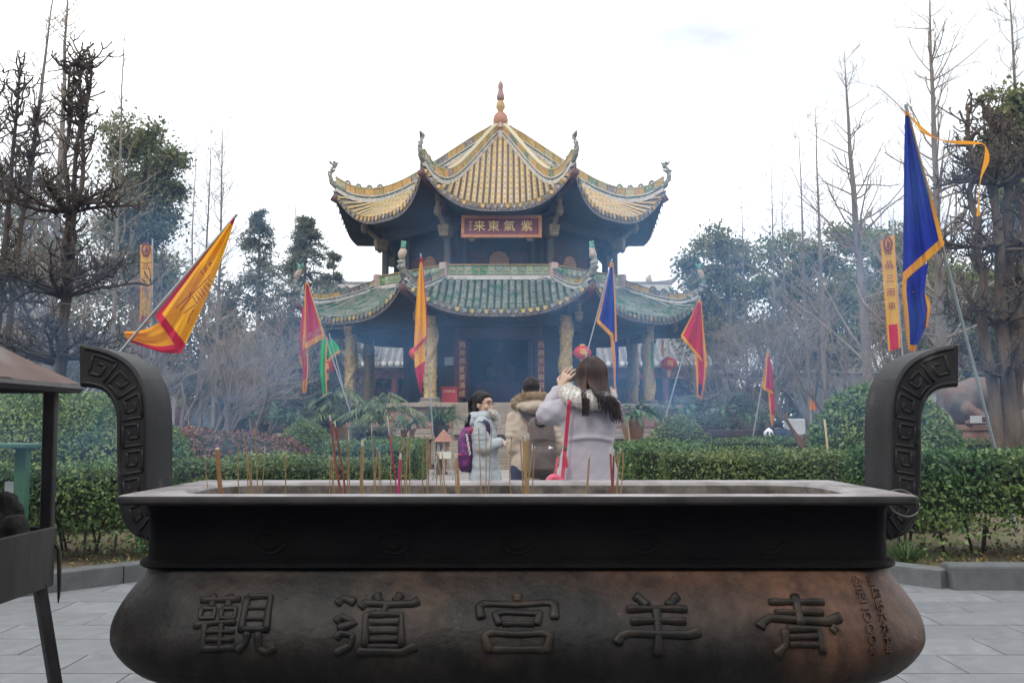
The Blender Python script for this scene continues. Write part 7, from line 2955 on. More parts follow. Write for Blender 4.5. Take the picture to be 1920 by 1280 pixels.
bd = MB()
ell(bd, H(-0.012, 0, 0.018), (0.094, 0.075, 0.095), 16, 12, HM)
ell(bd, H(0.022, 0, -0.035), (0.066, 0.060, 0.078), 16, 12, HM)
ell(bd, H(0.060, 0, -0.085), (0.026, 0.028, 0.022), 12, 8, HM)
for s in (-1, 1):
    ell(bd, H(0.055, s * 0.036, -0.030), (0.030, 0.028, 0.028), 12, 8, HM)
    ell(bd, H(-0.008, s * 0.076, -0.018), (0.018, 0.010, 0.030), 10, 8, HM)
caps(bd, H(0.082, 0, -0.002), H(0.100, 0, -0.036), 0.009, 0.0145, 8)
ell(bd, H(0.090, 0.011, -0.038), (0.011, 0.009, 0.008), 8, 6, HM)
ell(bd, H(0.090, -0.011, -0.038), (0.011, 0.009, 0.008), 8, 6, HM)
ell(bd, H(0.076, 0, 0.030), (0.018, 0.045, 0.018), 12, 8, HM)
ell(bd, H(0.080, 0, -0.062), (0.014, 0.026, 0.012), 10, 8, HM)
caps(bd, H(-0.012, 0, -0.06), Cc(903, 792), 0.050, 0.055)
ringloft(bd, [(Cc(905, 798), 0.08, 0.11), (Cc(905, 815), 0.10, 0.15), (Cc(906, 850), 0.10, 0.13), (Cc(908, 890), 0.11, 0.14), (Cc(910, 915), 0.11, 0.14)])
sh1, el1, wr1 = Cc(904, 796, -0.15), Cc(907, 838, -0.17), Cc(938, 828, -0.17)
sh2, el2, wr2 = Cc(908, 796, 0.15), Cc(914, 838, 0.15), Cc(938, 829, 0.03)
for s_, e_, w_ in ((sh1, el1, wr1), (sh2, el2, wr2)):
    caps(bd, s_, e_, 0.045, 0.038)
    caps(bd, e_, w_, 0.038, 0.027)
hand(bd, wr1, None, (0.9, 0.25, -0.05), size=0.155, curl=0.75, thumb_side=-1, nrm=(0.1, 0.5, -0.8))
hand(bd, wr2, None, (0.8, -0.4, 0.0), size=0.155, curl=0.75, thumb_side=1, nrm=(0.1, -0.5, -0.8))
for sx in (-1, 1):
    hp = Vector((base.x, Yc + sx * 0.085, 0.84))
    kn = Vector((base.x + sx * 0.05, Yc + sx * 0.09, 0.46))
    ft = Vector((base.x + sx * 0.10, Yc + sx * 0.09, 0.09))
    caps(bd, hp, kn, 0.085, 0.058)
    caps(bd, kn, ft, 0.055, 0.038)
    ell(bd, ft + Vector((0.06, 0, -0.055)), (0.12, 0.042, 0.034))
pc = remesh(bd, 'person', m_skin, 0.0075, None, 2, loc=base)
tag(pc, 'smiling woman with glasses in a long pale blue coat turned to the right', 'person')
for s in (-1, 1):
    m_ = MB()
    ell(m_, H(0.0835, s * 0.033, 0.004), (0.006, 0.012, 0.0045), 10, 6, HM)
    m_.build('eye', m_eye, pc, smooth=True)
    m_ = MB()
    m_.tube([H(0.080, s * 0.050, 0.026), H(0.092, s * 0.034, 0.033), H(0.094, s * 0.018, 0.030)], [0.002, 0.0035, 0.003], n=5)
    m_.build('eyebrow', m_hair, pc, smooth=True)
m_ = MB()
m_.tube(curve_pts([H(0.070, -0.028, -0.056), H(0.092, 0, -0.061), H(0.070, 0.028, -0.056)], 9), [0.002, 0.004, 0.005, 0.0055, 0.0055, 0.0055, 0.005, 0.004, 0.002], n=6)
m_.tube(curve_pts([H(0.070, -0.027, -0.058), H(0.090, 0, -0.0745), H(0.070, 0.027, -0.058)], 9), [0.002, 0.004, 0.005, 0.006, 0.006, 0.006, 0.005, 0.004, 0.002], n=6)
lp_ = m_.build('lips', m_lip, pc, smooth=True)
m_ = MB()
m_.tube(curve_pts([H(0.074, -0.02, -0.060), H(0.0895, 0, -0.0675), H(0.074, 0.02, -0.060)], 7), 0.0036, n=5)
m_.build('teeth', m_teeth, lp_, smooth=True)
m_ = MB()
for s in (-1, 1):
    m_.tube([H(0.099 - 0.012 * abs(math.cos(t)) * (1 if math.cos(t) * s > 0 else 0), s * 0.034 + 0.023 * math.cos(t), 0.000 + 0.017 * math.sin(t)) for t in [2 * PI * j / 18 for j in range(19)]], 0.0018, n=5)
    m_.tube([H(0.090, s * 0.058, 0.004), H(0.04, s * 0.074, 0.006), H(-0.01, s * 0.080, 0.0)], 0.0018, n=5)
m_.tube([H(0.100, -0.011, 0.004), H(0.104, 0, 0.007), H(0.100, 0.011, 0.004)], 0.0016, n=5)
m_.build('glasses', m_glass_rim, pc, smooth=True)
hc = MB()
ell(hc, H(-0.030, 0, 0.034), (0.098, 0.090, 0.098), 18, 12, HM)
ell(hc, H(-0.055, 0, -0.030), (0.062, 0.082, 0.085), 16, 10, HM)
ell(hc, H(0.018, 0.0, 0.075), (0.058, 0.072, 0.036), 14, 8, HM)
remesh(hc, 'hair', m_hair, 0.008, pc, 3, noise_amp=0.004, noise_scale=38)
random.seed(6)
sts = []
for k in range(170):
    s = random.uniform(-0.085, 0.085)
    p0 = H(-0.04 + random.uniform(-0.02, 0.03), s, 0.11 - abs(s) * 0.4)
    p1 = H(-0.118 + random.uniform(-0.01, 0.02), s * 0.9, 0.02)
    p2 = H(-0.115 + random.uniform(-0.02, 0.01), s * 0.7, -0.08)
    p3 = Cc(884 + random.uniform(-5, 3), 782 + random.uniform(-4, 6), s * 0.6 - 0.06)
    p4 = Cc(876 + random.uniform(-6, 5), 800 + random.uniform(-8, 12), s * 0.7 - 0.02)
    sts.append(curve_pts([p0, p1, p2, p3, p4], 11))
strands('hair_strand', sts, 0.0042, 0.0016, m_hair, pc)
ct = MB()
ringloft(ct, [(Cc(906, 781), 0.085, 0.12), (Cc(905, 790), 0.115, 0.175), (Cc(905, 810), 0.13, 0.19), (Cc(907, 845), 0.13, 0.18), (Cc(909, 880), 0.14, 0.185), (Cc(911, 905), 0.155, 0.195), (Cc(913, 950), 0.175, 0.21), (Cc(914, 1010), 0.185, 0.215), (Cc(914, 1025), 0.18, 0.21)], 24)
for s_, e_, w_ in ((sh1, el1, wr1), (sh2, el2, wr2)):
    caps(ct, s_, e_, 0.080, 0.072, 14)
    caps(ct, e_, e_.lerp(w_, 0.9), 0.072, 0.050, 14)
    for k in range(1, 5):
        ell(ct, s_.lerp(e_, k / 5), (0.084, 0.084, 0.020), 14)
        if k < 4:
            ell(ct, e_.lerp(w_, k / 4.5), (0.022, 0.070 - 0.004 * k, 0.070 - 0.004 * k), 14)


def quilt(co):
    z = co.z
    a = math.atan2(co.y - Yc, co.x - base.x)
    k = 0.007 * abs(math.sin(z * 24)) if z < 1.3 else 0.003
    d = Vector((math.cos(a), math.sin(a), 0))
    if z < 1.0:
        # front slit
        k -= 0.02 * math.exp(-((a + 1.1) / 0.06) ** 2) * min(1, (1.0 - z) * 4)
    return co + d * k


remesh(ct, 'coat', m_blue, 0.012, pc, 3, noise_amp=0.010, noise_scale=9, fn=quilt)
hd = MB()
ell(hd, Cc(896, 783, 0.0), (0.095, 0.145, 0.055), 16, 10, Matrix.Rotation(R(22), 3, 'Y'))
ell(hd, Cc(907, 780, -0.08), (0.105, 0.07, 0.050), 16)
ell(hd, Cc(919, 781, 0.0), (0.06, 0.09, 0.045), 16)
ell(hd, Cc(888, 791, 0.0), (0.07, 0.135, 0.075), 16)
remesh(hd, 'hood', m_blue, 0.012, pc, 3, noise_amp=0.008, noise_scale=12)
fur('hood_fur', [Cc(916, 773, -0.11), Cc(925, 775, -0.11), Cc(930, 783, -0.07), Cc(929, 795, -0.05), Cc(927, 808, -0.02)], 0.022, 2000, 0.028, m_fur, pc)
bp = thing('backpack', 'purple patterned backpack with white lettering on the woman in pale blue', 'bag', Cc(872, 885))
m_ = MB()
ringloft(m_, [(Cc(884, 797), 0.05, 0.09), (Cc(881, 805), 0.082, 0.13), (Cc(877, 825), 0.092, 0.145), (Cc(875, 850), 0.096, 0.15), (Cc(875, 872), 0.088, 0.14), (Cc(877, 884), 0.06, 0.11)], 20)
ell(m_, Cc(866, 858, -0.02), (0.055, 0.12, 0.085), 16)
remesh(m_, 'pack', m_purple, 0.012, bp, 3, noise_amp=0.006, noise_scale=9)
ribbon_strap('shoulder_strap', [Cc(890, 798, -0.15), Cc(902, 789, -0.21), Cc(914, 793, -0.235), Cc(917, 805, -0.22), Cc(916, 816, -0.20)], 0.04, mat('navy_webbing', (0.045, 0.04, 0.09), rough=0.8), bp, wdir=(1, 0, 0.3))
m_ = MB()
ell(m_, Cc(885, 806, -0.145), (0.022, 0.012, 0.03), 10)
m_.build('strap_anchor', m_redstrap, bp, smooth=True)
lt = MB()
for k in range(9):
    q = Cc(876.5 + 0.75 * k, 814 + 4.4 * k, -0.16 - 0.006 * math.sin(k / 8 * PI))
    lt.box(q, (0.020, 0.008, 0.010), ry=R(-18))
    if k % 2:
        lt.box(q + Vector((0.006, -0.001, -0.009)), (0.006, 0.008, 0.014), ry=R(-18))
    else:
        lt.box(q + Vector((-0.006, -0.001, -0.009)), (0.006, 0.008, 0.014), ry=R(-18))
tag(lt.build('lettering', m_teeth, bp), kind='stuff')
m_ = MB()
ell(m_, Cc(863, 852, -0.13), (0.035, 0.014, 0.012), 10)
m_.build('side_loop', m_redstrap, bp, smooth=True)
m_ = MB()
m_.box(Cc(901, 843, -0.235), (0.022, 0.008, 0.028), rz=0.2)
tag(bevel(m_.build('coat_tag', mat('orange_tag', (0.7, 0.10, 0.05), rough=0.6), pc), 0.003, 1))
m_ = MB()
for sx in (-1, 1):
    caps(m_, Vector((base.x + sx * 0.04, Yc + sx * 0.09, 0.62)), Vector((base.x + sx * 0.10, Yc + sx * 0.09, 0.14)), 0.085, 0.065)
remesh(m_, 'trousers', m_black, 0.015, pc, 2)
for sx in (-1, 1):
    m_ = MB()
    ell(m_, Vector((base.x + sx * 0.10 + 0.06, Yc + sx * 0.09, 0.052)), (0.13, 0.05, 0.05))
    m_.box((base.x + sx * 0.10 + 0.06, Yc + sx * 0.09, 0.021), (0.24, 0.085, 0.02))
    m_.build('shoe', m_shoe, pc, smooth=True)
m_ = MB()
m_.box(Cc(947, 838, -0.07), (0.12, 0.16, 0.012), ry=R(4))
tag(bevel(m_.build('leaflet', mat('leaflet_grey', (0.45, 0.46, 0.48), rough=0.6), loc=Cc(947, 840, -0.07)), 0.002, 1), 'grey leaflet in the hands of the woman in pale blue', 'leaflet')

# ------------------------------------------------ 4. crouching person far right, beside a panda-head cap
Yd = 21.0


def D(px, py, dy=0.0):
    p = P(px, py, Yd)
    return Vector((p.x, Yd + dy, p.z))


base = Vector((PX(1462, Yd), Yd, 0))
m_ = MB()
ell(m_, D(1459, 798), (0.10, 0.10, 0.12))
caps(m_, D(1460, 804), D(1463, 815), 0.07, 0.09)
caps(m_, D(1463, 818), D(1486, 822), 0.16, 0.16)
caps(m_, D(1486, 822), D(1480, 850, -0.2), 0.12, 0.09)
caps(m_, D(1480, 850, -0.2), D(1482, 884), 0.085, 0.06)
caps(m_, D(1486, 822, 0.2), D(1480, 850, 0.1), 0.12, 0.09)
caps(m_, D(1480, 850, 0.1), D(1482, 884, 0.2), 0.085, 0.06)
caps(m_, D(1460, 815, -0.12), D(1452, 835, -0.2), 0.07, 0.06)
caps(m_, D(1452, 835, -0.2), D(1444, 838, -0.25), 0.055, 0.04)
hand(m_, D(1443, 838, -0.25), None, (-0.9, -0.2, -0.2), size=0.17, curl=0.6, thumb_side=1, nrm=(0, 0.3, -0.9))
caps(m_, D(1482, 884, 0.0), Vector((base.x + 0.16, Yd, 0.07)), 0.06, 0.05)
caps(m_, D(1482, 884, 0.2), Vector((base.x + 0.16, Yd + 0.2, 0.07)), 0.06, 0.05)
pd = remesh(m_, 'person', m_skin, 0.02, None, 3, loc=base)
tag(pd, 'person in a dark jacket bending low behind the far right hedge', 'person')
m_ = MB()
caps(m_, D(1462, 817), D(1480, 821), 0.19, 0.19)
caps(m_, D(1460, 815, -0.12), D(1452, 834, -0.2), 0.10, 0.085)
remesh(m_, 'jacket', m_navy, 0.02, pd, 3, noise_amp=0.012, noise_scale=8)
m_ = MB()
ell(m_, D(1459, 796), (0.112, 0.112, 0.115))
remesh(m_, 'hair', m_hair, 0.02, pd, 2)
m_ = MB()
caps(m_, D(1486, 822), D(1480, 850, -0.2), 0.15, 0.11)
caps(m_, D(1480, 850, -0.2), D(1482, 884), 0.105, 0.08)
caps(m_, D(1486, 822, 0.2), D(1480, 850, 0.1), 0.15, 0.11)
caps(m_, D(1480, 850, 0.1), D(1482, 884, 0.2), 0.105, 0.08)
remesh(m_, 'trousers', m_black, 0.02, pd, 2)
cp = thing('animal_cap', 'white and black panda-face cap beside the bending person', 'cap', D(1440, 820))
m_ = MB()
ell(m_, D(1440, 812, -0.05), (0.105, 0.11, 0.11), 16, 12)
m_.build('cap_body', mat('white_plush', (0.7, 0.7, 0.7), rough=0.95), cp, smooth=True)
for px, py, r in ((1436.5, 811, 0.026), (1442, 812, 0.026), (1447, 803, 0.038), (1433, 804, 0.036)):
    m_ = MB()
    ell(m_, D(px, py, -0.145 if py > 806 else -0.06), (r, r * 0.7, r * 1.1), 10)
    m_.build('black_patch', m_hair, cp, smooth=True)
# ================================================================== CANDLE STAND AT THE LEFT
m_tin = mat('rusty_tin', (0.085, 0.048, 0.038), (0.125, 0.076, 0.064), scale=3, rough=0.7, bump=0.2, bscale=30, c3=(0.15, 0.135, 0.13), scale3=2.0)
m_steel = mat('sooty_steel', (0.028, 0.026, 0.028), (0.05, 0.045, 0.045), scale=6, rough=0.65, metal=0.2, bump=0.2, bscale=40)
m_pan_ = mat('grey_tin_trough', (0.028, 0.025, 0.024), (0.058, 0.053, 0.05), scale=5, rough=0.75, bump=0.25, bscale=30, stretch=(1, 1, 0.3))
m_coal = mat('charred_lump', (0.018, 0.017, 0.016), (0.045, 0.042, 0.04), scale=9, rough=0.95, bump=0.8, bscale=20)
m_green = mat('green_paint', (0.028, 0.085, 0.055), (0.045, 0.115, 0.075), scale=5, rough=0.5)
Yk = 3.45
ks = thing('candle_stand', 'roofed metal candle stand cut off by the left edge', 'candle stand', (-2.3, Yk - 0.6, 0))
K = lambda px, py, dy=0.0: P(px, py, Yk + dy)
# far right corner of the roof, trough and posts; the stand runs towards the camera from there
cr_ = P(150, 722, Yk + 0.06)
LY = 1.35
rx0 = cr_.x - 1.5
y1, y0 = Yk + 0.06, Yk + 0.06 - LY
apx = Vector((cr_.x - 0.75, y1 - LY / 2, cr_.z + 0.56))
m_ = MB()
crn = [Vector((rx0, y0, cr_.z)), Vector((cr_.x, y0, cr_.z)), Vector((cr_.x, y1, cr_.z)), Vector((rx0, y1, cr_.z))]
for q, (i, j) in enumerate(((0, 1), (1, 2), (2, 3), (3, 0))):
    m_ = MB()
    rows = []
    for k in range(9):
        t = k / 8
        row = []
        for u in range(9):
            p = crn[i].lerp(crn[j], u / 8).lerp(apx, t)
            p = p + Vector((0, 0, -0.035 * math.sin(PI * t) - 0.006 * math.sin(u * 2.1 + q) * (1 - t)))
            row.append(p)
        rows.append(row)
    m_.grid(rows)
    m_.build('roof_panel', m_tin, ks, smooth=True)
m_ = MB()
for i, j in ((0, 1), (1, 2), (2, 3), (3, 0)):
    m_.tube([crn[i] - Vector((0, 0, 0.014)), crn[j] - Vector((0, 0, 0.014))], 0.016, n=4)
m_.build('roof_edge', m_steel, ks)
xr_ = P(103, 990, Yk).x
zt_ = P(103, 990, Yk).z
zb_ = P(90, 1097, Yk).z
xl_ = rx0 + 0.1
for yy in (Yk - 0.03, Yk - 1.15):
    a = P(100, 728, Yk)
    b = P(95, 988, Yk)
    m_ = MB()
    m_.prism([Vector((b.x - 0.026, yy, b.z - 0.10)), Vector((b.x + 0.016, yy, b.z - 0.10)), Vector((a.x + 0.022, yy, a.z + 0.03)), Vector((a.x - 0.024, yy, a.z + 0.03))], (0, 0.03, 0))
    bevel(m_.build('post', m_steel, ks), 0.004, 1)
    m_ = MB()
    m_.box((xl_ + 0.03, yy + 0.015, (cr_.z + zt_) / 2), (0.045, 0.03, cr_.z - zt_ + 0.1))
    bevel(m_.build('post', m_steel, ks), 0.004, 1)
th = 0.010
ya, yb_ = Yk - 1.2, Yk
m_ = MB()
m_.box(((xl_ + xr_) / 2, ya, (zt_ + zb_) / 2), (xr_ - xl_, th, zt_ - zb_))
m_.box(((xl_ + xr_) / 2, yb_, (zt_ + zb_) / 2), (xr_ - xl_, th, zt_ - zb_))
m_.box((xr_, (ya + yb_) / 2, (zt_ + zb_) / 2 + 0.001), (th, yb_ - ya - th * 2, zt_ - zb_))
m_.box((xl_, (ya + yb_) / 2, (zt_ + zb_) / 2 + 0.001), (th, yb_ - ya - th * 2, zt_ - zb_))
m_.box(((xl_ + xr_) / 2, (ya + yb_) / 2, zb_ + 0.03), (xr_ - xl_ - 0.03, yb_ - ya - 0.03, 0.02))
m_.tube([(xr_, ya, zt_), (xr_, yb_, zt_), (xl_, yb_, zt_)], 0.008, n=6)
m_.build('trough', m_pan_, ks)
for sx, sy in ((1, 0), (1, 1), (-1, 0), (-1, 1)):
    m_ = MB()
    xb = xr_ - 0.02 if sx > 0 else xl_ + 0.03
    yq = Yk - 0.06 if sy else Yk - 1.14
    m_.tube([(xb, yq, zb_ + 0.02), (xb + sx * 0.135, yq + (sy - 0.5) * 0.1, 0.0285)], 0.026, n=4)
    m_.build('leg', m_steel, ks)
m_ = MB()
m_.tube(curve_pts([K(103, 1022, -0.0), K(110, 1032, 0.0), K(111, 1095, 0.0), K(109, 1130, 0.0)], 10), [0.007, 0.009, 0.008, 0.008, 0.008, 0.008, 0.007, 0.006, 0.005, 0.002], n=6)
m_.build('hook', m_steel, ks, smooth=True)
random.seed(12)
for k, (px, dy, r, top, lab) in enumerate(((14, -0.06, 0.038, 918, 'charred upright lump standing in the trough of the candle stand'), (26, -0.14, 0.045, 962, 'broad charred lump in front in the trough of the candle stand'), (-12, -0.09, 0.04, 950, 'charred lump in the trough at the very left edge'))):
    m_ = MB()
    c = P(px, top, Yk + dy)
    ell(m_, c - Vector((0, 0, r)), (r, r, r), 12, 9)
    ell(m_, c + Vector((0.012, 0.01, -r * 2.2)), (r * 1.15, r, r * 1.1), 12, 9)
    m_.lathe([(r * 1.1, 0), (r * 0.9, c.z - r - zb_ - 0.04)], (c.x, c.y, zb_ + 0.04), 10)
    o = remesh(m_, 'charred_lump', m_coal, 0.010, None, 2, noise_amp=0.010, noise_scale=22, loc=Vector((c.x, c.y, zb_ + 0.04)))
    tag(o, lab, 'ash lump')
# green table and white board behind
Yg = 7.75
gt = thing('green_stand', 'small green painted stand with flat top behind the candle stand', 'stand', (PX(10, Yg), Yg, 0.13))
m_ = MB()
zt_ = PZ(836, Yg)
m_.box((PX(-32, Yg), Yg + 0.2, zt_), (0.70, 0.42, 0.035))
bevel(m_.build('top', m_green, gt), 0.006, 1)
for px in (22, -95):
    m_ = MB()
    m_.box((PX(px, Yg), Yg + 0.2, (zt_ + 0.13) / 2), (0.095, 0.08, zt_ - 0.16))
    bevel(m_.build('leg', m_green, gt), 0.004, 1)
m_ = MB()
m_.box(P(22, 985, Yg + 0.32), (0.14, 0.02, 0.72))
tag(bevel(m_.build('white_board', mat('white_board', (0.42, 0.45, 0.46), rough=0.6), loc=P(22, 1060, Yg + 0.32)), 0.004, 1), 'white board standing behind the leg of the green stand', 'board')

# ================================================================== SIGN WITH LITTLE ROOF
Ye = 23.4
es = thing('easel_sign', 'wooden easel with white card under a small terracotta pyramid roof', 'sign', (PX(832, Ye), Ye, 0))
c = P(832, 828, Ye)
m_ = MB()
hw = 0.24
m_.add([c + Vector((-hw, -hw, 0)), c + Vector((hw, -hw, 0)), c + Vector((hw, hw, 0)), c + Vector((-hw, hw, 0)), c + Vector((0, 0, 0.32))], [(0, 1, 4), (1, 2, 4), (2, 3, 4), (3, 0, 4), (3, 2, 1, 0)])
bevel(m_.build('roof', m_terra, es), 0.012, 1)
m_ = MB()
m_.box((c.x, c.y, c.z / 2 + 0.01), (0.05, 0.05, c.z - 0.03))
m_.build('post', m_wallw, es)
for s in (-1, 1):
    m_ = MB()
    m_.tube([(c.x + s * 0.10, c.y - 0.06, c.z - 0.2), (c.x + s * 0.25, c.y - 0.18, 0.014)], 0.016, n=6)
    m_.build('leg', m_pole, es)
m_ = MB()
m_.box(P(832, 853, Ye - 0.12), (0.36, 0.02, 0.17))
bevel(m_.build('card', mat('white_card', (0.62, 0.62, 0.56), rough=0.7), es), 0.004, 1)
m_ = MB()
m_.box((c.x, c.y - 0.15, 0.12), (0.46, 0.02, 0.02))
m_.build('crossbar', m_pole, es)

# ================================================================== RUST-BROWN BLADE, STAKES
m_rust = mat('rust_brown', (0.11, 0.055, 0.035), (0.17, 0.09, 0.06), scale=7, rough=0.85, bump=0.4, bscale=30)
Yr = 11.0
m_ = MB()
out = [(1471, 778), (1474, 775), (1478, 786), (1486, 800), (1504, 824), (1509, 812), (1512, 815), (1510, 835), (1505, 848), (1501, 848), (1498, 836), (1488, 812), (1474, 788), (1467, 784)]
pl = [P(x, y, Yr) for x, y in out] 
pl = pl[:8] + [P(1511, 836, Yr), Vector((P(1507, 850, Yr).x, Yr, 0.12)), Vector((P(1500, 850, Yr).x, Yr, 0.12))] + pl[10:]
m_.prism(pl, (0, 0.05, 0))
tag(bevel(m_.build('metal_blade', m_rust, loc=(P(1505, 850, Yr).x, Yr, 0.12)), 0.006, 1), 'rust-brown forked blade standing in front of the tall domed shrub', 'sculpture')
for px0, py0, px1, py1, Y, lab in ((1546, 786, 1553, 852, 10.6, 'pale bamboo stake in front of the tall domed shrub'), (1176, 780, 1182, 838, 15.2, 'bamboo stake beside the tall urn')):
    a, b = P(px0, py0, Y), P(px1, py1, Y)
    d = b - a
    g_ = a + d * ((0.1 - a.z) / d.z)
    m_ = MB()
    m_.tube([a, a.lerp(g_, 0.3), a.lerp(g_, 0.6), g_], 0.012, n=7)
    tag(m_.build('bamboo_stake', mat('bamboo', (0.36, 0.27, 0.14), (0.42, 0.33, 0.19), scale=9, rough=0.6), loc=g_, smooth=True), lab, 'stake')

# ================================================================== POTTED PLANTS
m_pl = leafmat('potted_leaf', (0.04, 0.095, 0.04), (0.085, 0.15, 0.06), rough=0.35, trans=0.25)
m_pl2 = leafmat('split_leaf', (0.055, 0.10, 0.045), (0.13, 0.17, 0.06), rough=0.4, trans=0.25)
m_pot = mat('brown_glazed_pot', (0.17, 0.085, 0.045), (0.26, 0.14, 0.075), scale=4, rough=0.4, bump=0.1)
m_pot2 = mat('dark_tray', (0.05, 0.04, 0.04), (0.08, 0.065, 0.06), scale=6, rough=0.6)
m_stalk = mat('leaf_stalk', (0.08, 0.12, 0.05), (0.12, 0.16, 0.08), scale=9, rough=0.6)


def blade_leaf(mb, base, d, L, wd, droop=0.5, n=6, roll=0.0):
    d = Vector(d).normalized()
    side = d.cross(Vector((0, 0, 1)))
    side = side.normalized() if side.length > 1e-3 else Vector((1, 0, 0))
    side = Matrix.Rotation(roll, 3, d) @ side
    rows = []
    for k in range(n + 1):
        t = k / n
        p = base + d * (L * t) + Vector((0, 0, -droop * L * t * t))
        w_ = wd * math.sin(PI * min(1, 0.08 + 0.92 * t ** 0.8)) * 0.5 + 0.002
        dip = Vector((0, 0, 0.25 * w_))
        rows.append([p - side * w_ + dip, p, p + side * w_ + dip])
    mb.grid(rows)


def pot(par, c, r, h, mt, nm='pot'):
    m_ = MB()
    m_.lathe([(r * 0.65, 0), (r * 0.8, h * 0.3), (r * 0.95, h * 0.8), (r * 1.08, h * 0.9), (r * 1.08, h), (r * 0.9, h), (r * 0.88, h * 0.9)], c, 18)
    return m_.build(nm, mt, par, smooth=True, auto=45)


def lily(label, px, py_top, Y, pot_py, n=26, L=0.42, wd=0.13, mt=None, pr=0.16, ph=0.26, pm=None, seed=1):
    random.seed(seed)
    x = PX(px, Y)
    zt = PZ(py_top, Y)
    zp = max(ph + 0.02, PZ(pot_py, Y))
    t = thing('potted_plant', label, 'plant', (x, Y, zp - ph if zp - ph > 0.2 else 0), 'potted plants in front of the pavilion')
    if zp - ph > 0.2:
        st_ = MB()
        st_.box((x, Y, (zp - ph) / 2), (pr * 2.2, pr * 2.2, zp - ph))
        o_ = bevel(st_.build('plant_stand', m_ledge, None, loc=(x, Y, 0)), 0.01, 1)
        tag(o_, 'stone block under the ' + label, 'plinth', 'stone plant stands')
    z0_ = zp - ph if zp - ph > 0.2 else 0
    pot(t, (x, Y, z0_), pr, ph, pm or m_pot)
    lv, sk = MB(), MB()
    for k in range(n):
        a = random.uniform(0, 2 * PI)
        el = random.uniform(0.5, 1.35)
        H_ = (zt - zp) * random.uniform(0.45, 0.95)
        b = Vector((x, Y, zp))
        tip = b + Vector((math.cos(a) * math.cos(el) * H_ * 0.9, math.sin(a) * math.cos(el) * H_ * 0.9, math.sin(el) * H_ * 0.8))
        sk.tube([b, b.lerp(tip, 0.6) + Vector((0, 0, 0.03)), tip], [0.008, 0.007, 0.005], n=4)
        blade_leaf(lv, tip, (math.cos(a), math.sin(a), 0.45), L * random.uniform(0.7, 1.2), wd, droop=random.uniform(0.5, 1.1), roll=random.gauss(0, 0.4))
    tag(lv.build('leaf', mt or m_pl, t, smooth=True), kind='stuff')
    tag(sk.build('stalk', m_stalk, t), kind='stuff')
    return t


def split_palm(label, px, py_top, Y, pot_py, seed, n=16, R_=0.42):
    random.seed(seed)
    x = PX(px, Y)
    zt, zp = PZ(py_top, Y), max(0.3, PZ(pot_py, Y))
    t = thing('potted_plant', label, 'plant', (x, Y, 0), 'potted plants in front of the pavilion')
    m_ = MB()
    m_.lathe([(0.16, 0), (0.22, zp * 0.5), (0.26, zp * 0.95), (0.27, zp), (0.22, zp)], (x, Y, 0), 16)
    m_.build('pot', m_pot, t, smooth=True, auto=45)
    lv, sk = MB(), MB()
    for k in range(n):
        a = random.uniform(0, 2 * PI)
        el = random.uniform(0.35, 1.4)
        H_ = (zt - zp) * random.uniform(0.55, 1.0)
        b = Vector((x, Y, zp))
        o_ = Vector((math.cos(a), math.sin(a), 0))
        tip = b + o_ * (math.cos(el) * H_ * 0.85) + Vector((0, 0, math.sin(el) * H_ * 0.92))
        sk.tube(curve_pts([b, b.lerp(tip, 0.5) + Vector((0, 0, 0.12)), tip], 6), [0.014, 0.013, 0.012, 0.010, 0.008, 0.006], n=5)
        # blade: central rib with finger lobes on both sides
        rib = (o_ + Vector((0, 0, -0.25))).normalized()
        sd2 = Vector((-o_.y, o_.x, 0))
        Lr = R_ * random.uniform(0.8, 1.2)
        for j in range(9):
            f = j / 8
            p = tip + rib * Lr * f + Vector((0, 0, -0.25 * Lr * f * f))
            ll = Lr * 0.62 * (1 - 0.55 * abs(f - 0.35))
            for s in (-1, 1):
                d = sd2 * s * (0.95 - 0.5 * f) + rib * (0.15 + 0.75 * f) + Vector((0, 0, -0.15))
                blade_leaf(lv, p, d, ll * random.uniform(0.85, 1.1), 0.055, droop=0.35, n=4, roll=random.gauss(0, 0.2))
    tag(lv.build('leaf', m_pl2, t, smooth=True), kind='stuff')
    tag(sk.build('stalk', m_stalk, t), kind='stuff')


split_palm('large split-leaf plant in a pot below the left outer column', 640, 712, 23.5, 800, 41, n=20, R_=0.5)
split_palm('split-leaf plant with yellowing leaves left of the strap-leaved plant', 715, 722, 22.0, 800, 42, n=15, R_=0.42)
split_palm('split-leaf plant at the left by the red flag foot', 600, 735, 26.0, 800, 46, n=12, R_=0.45)
# strap-leaved plant on a pedestal
xg, Yg2 = PX(826, 26.0), 26.0
pg = thing('potted_plant', 'fountain of strap leaves in a tall pot above the easel sign', 'plant', (xg, Yg2, 0), 'potted plants in front of the pavilion')
m_ = MB()
zp = PZ(796, Yg2)
m_.lathe([(0.20, 0), (0.20, 0.06), (0.13, 0.12), (0.12, zp - 0.35), (0.17, zp - 0.30), (0.22, zp - 0.1), (0.24, zp), (0.20, zp)], (xg, Yg2, 0), 18)
m_.build('pot', m_pot2, pg, smooth=True, auto=45)
o = tuft('leaf', None, (xg, Yg2), 520, 0.98, 1.25, m_grass, wd=0.026, z=zp, r0=0.14)
for kk in ('label', 'category', 'group'):
    if kk in o:
        del o[kk]
o.parent = pg
o.location = (0, 0, zp)
o['kind'] = 'stuff'
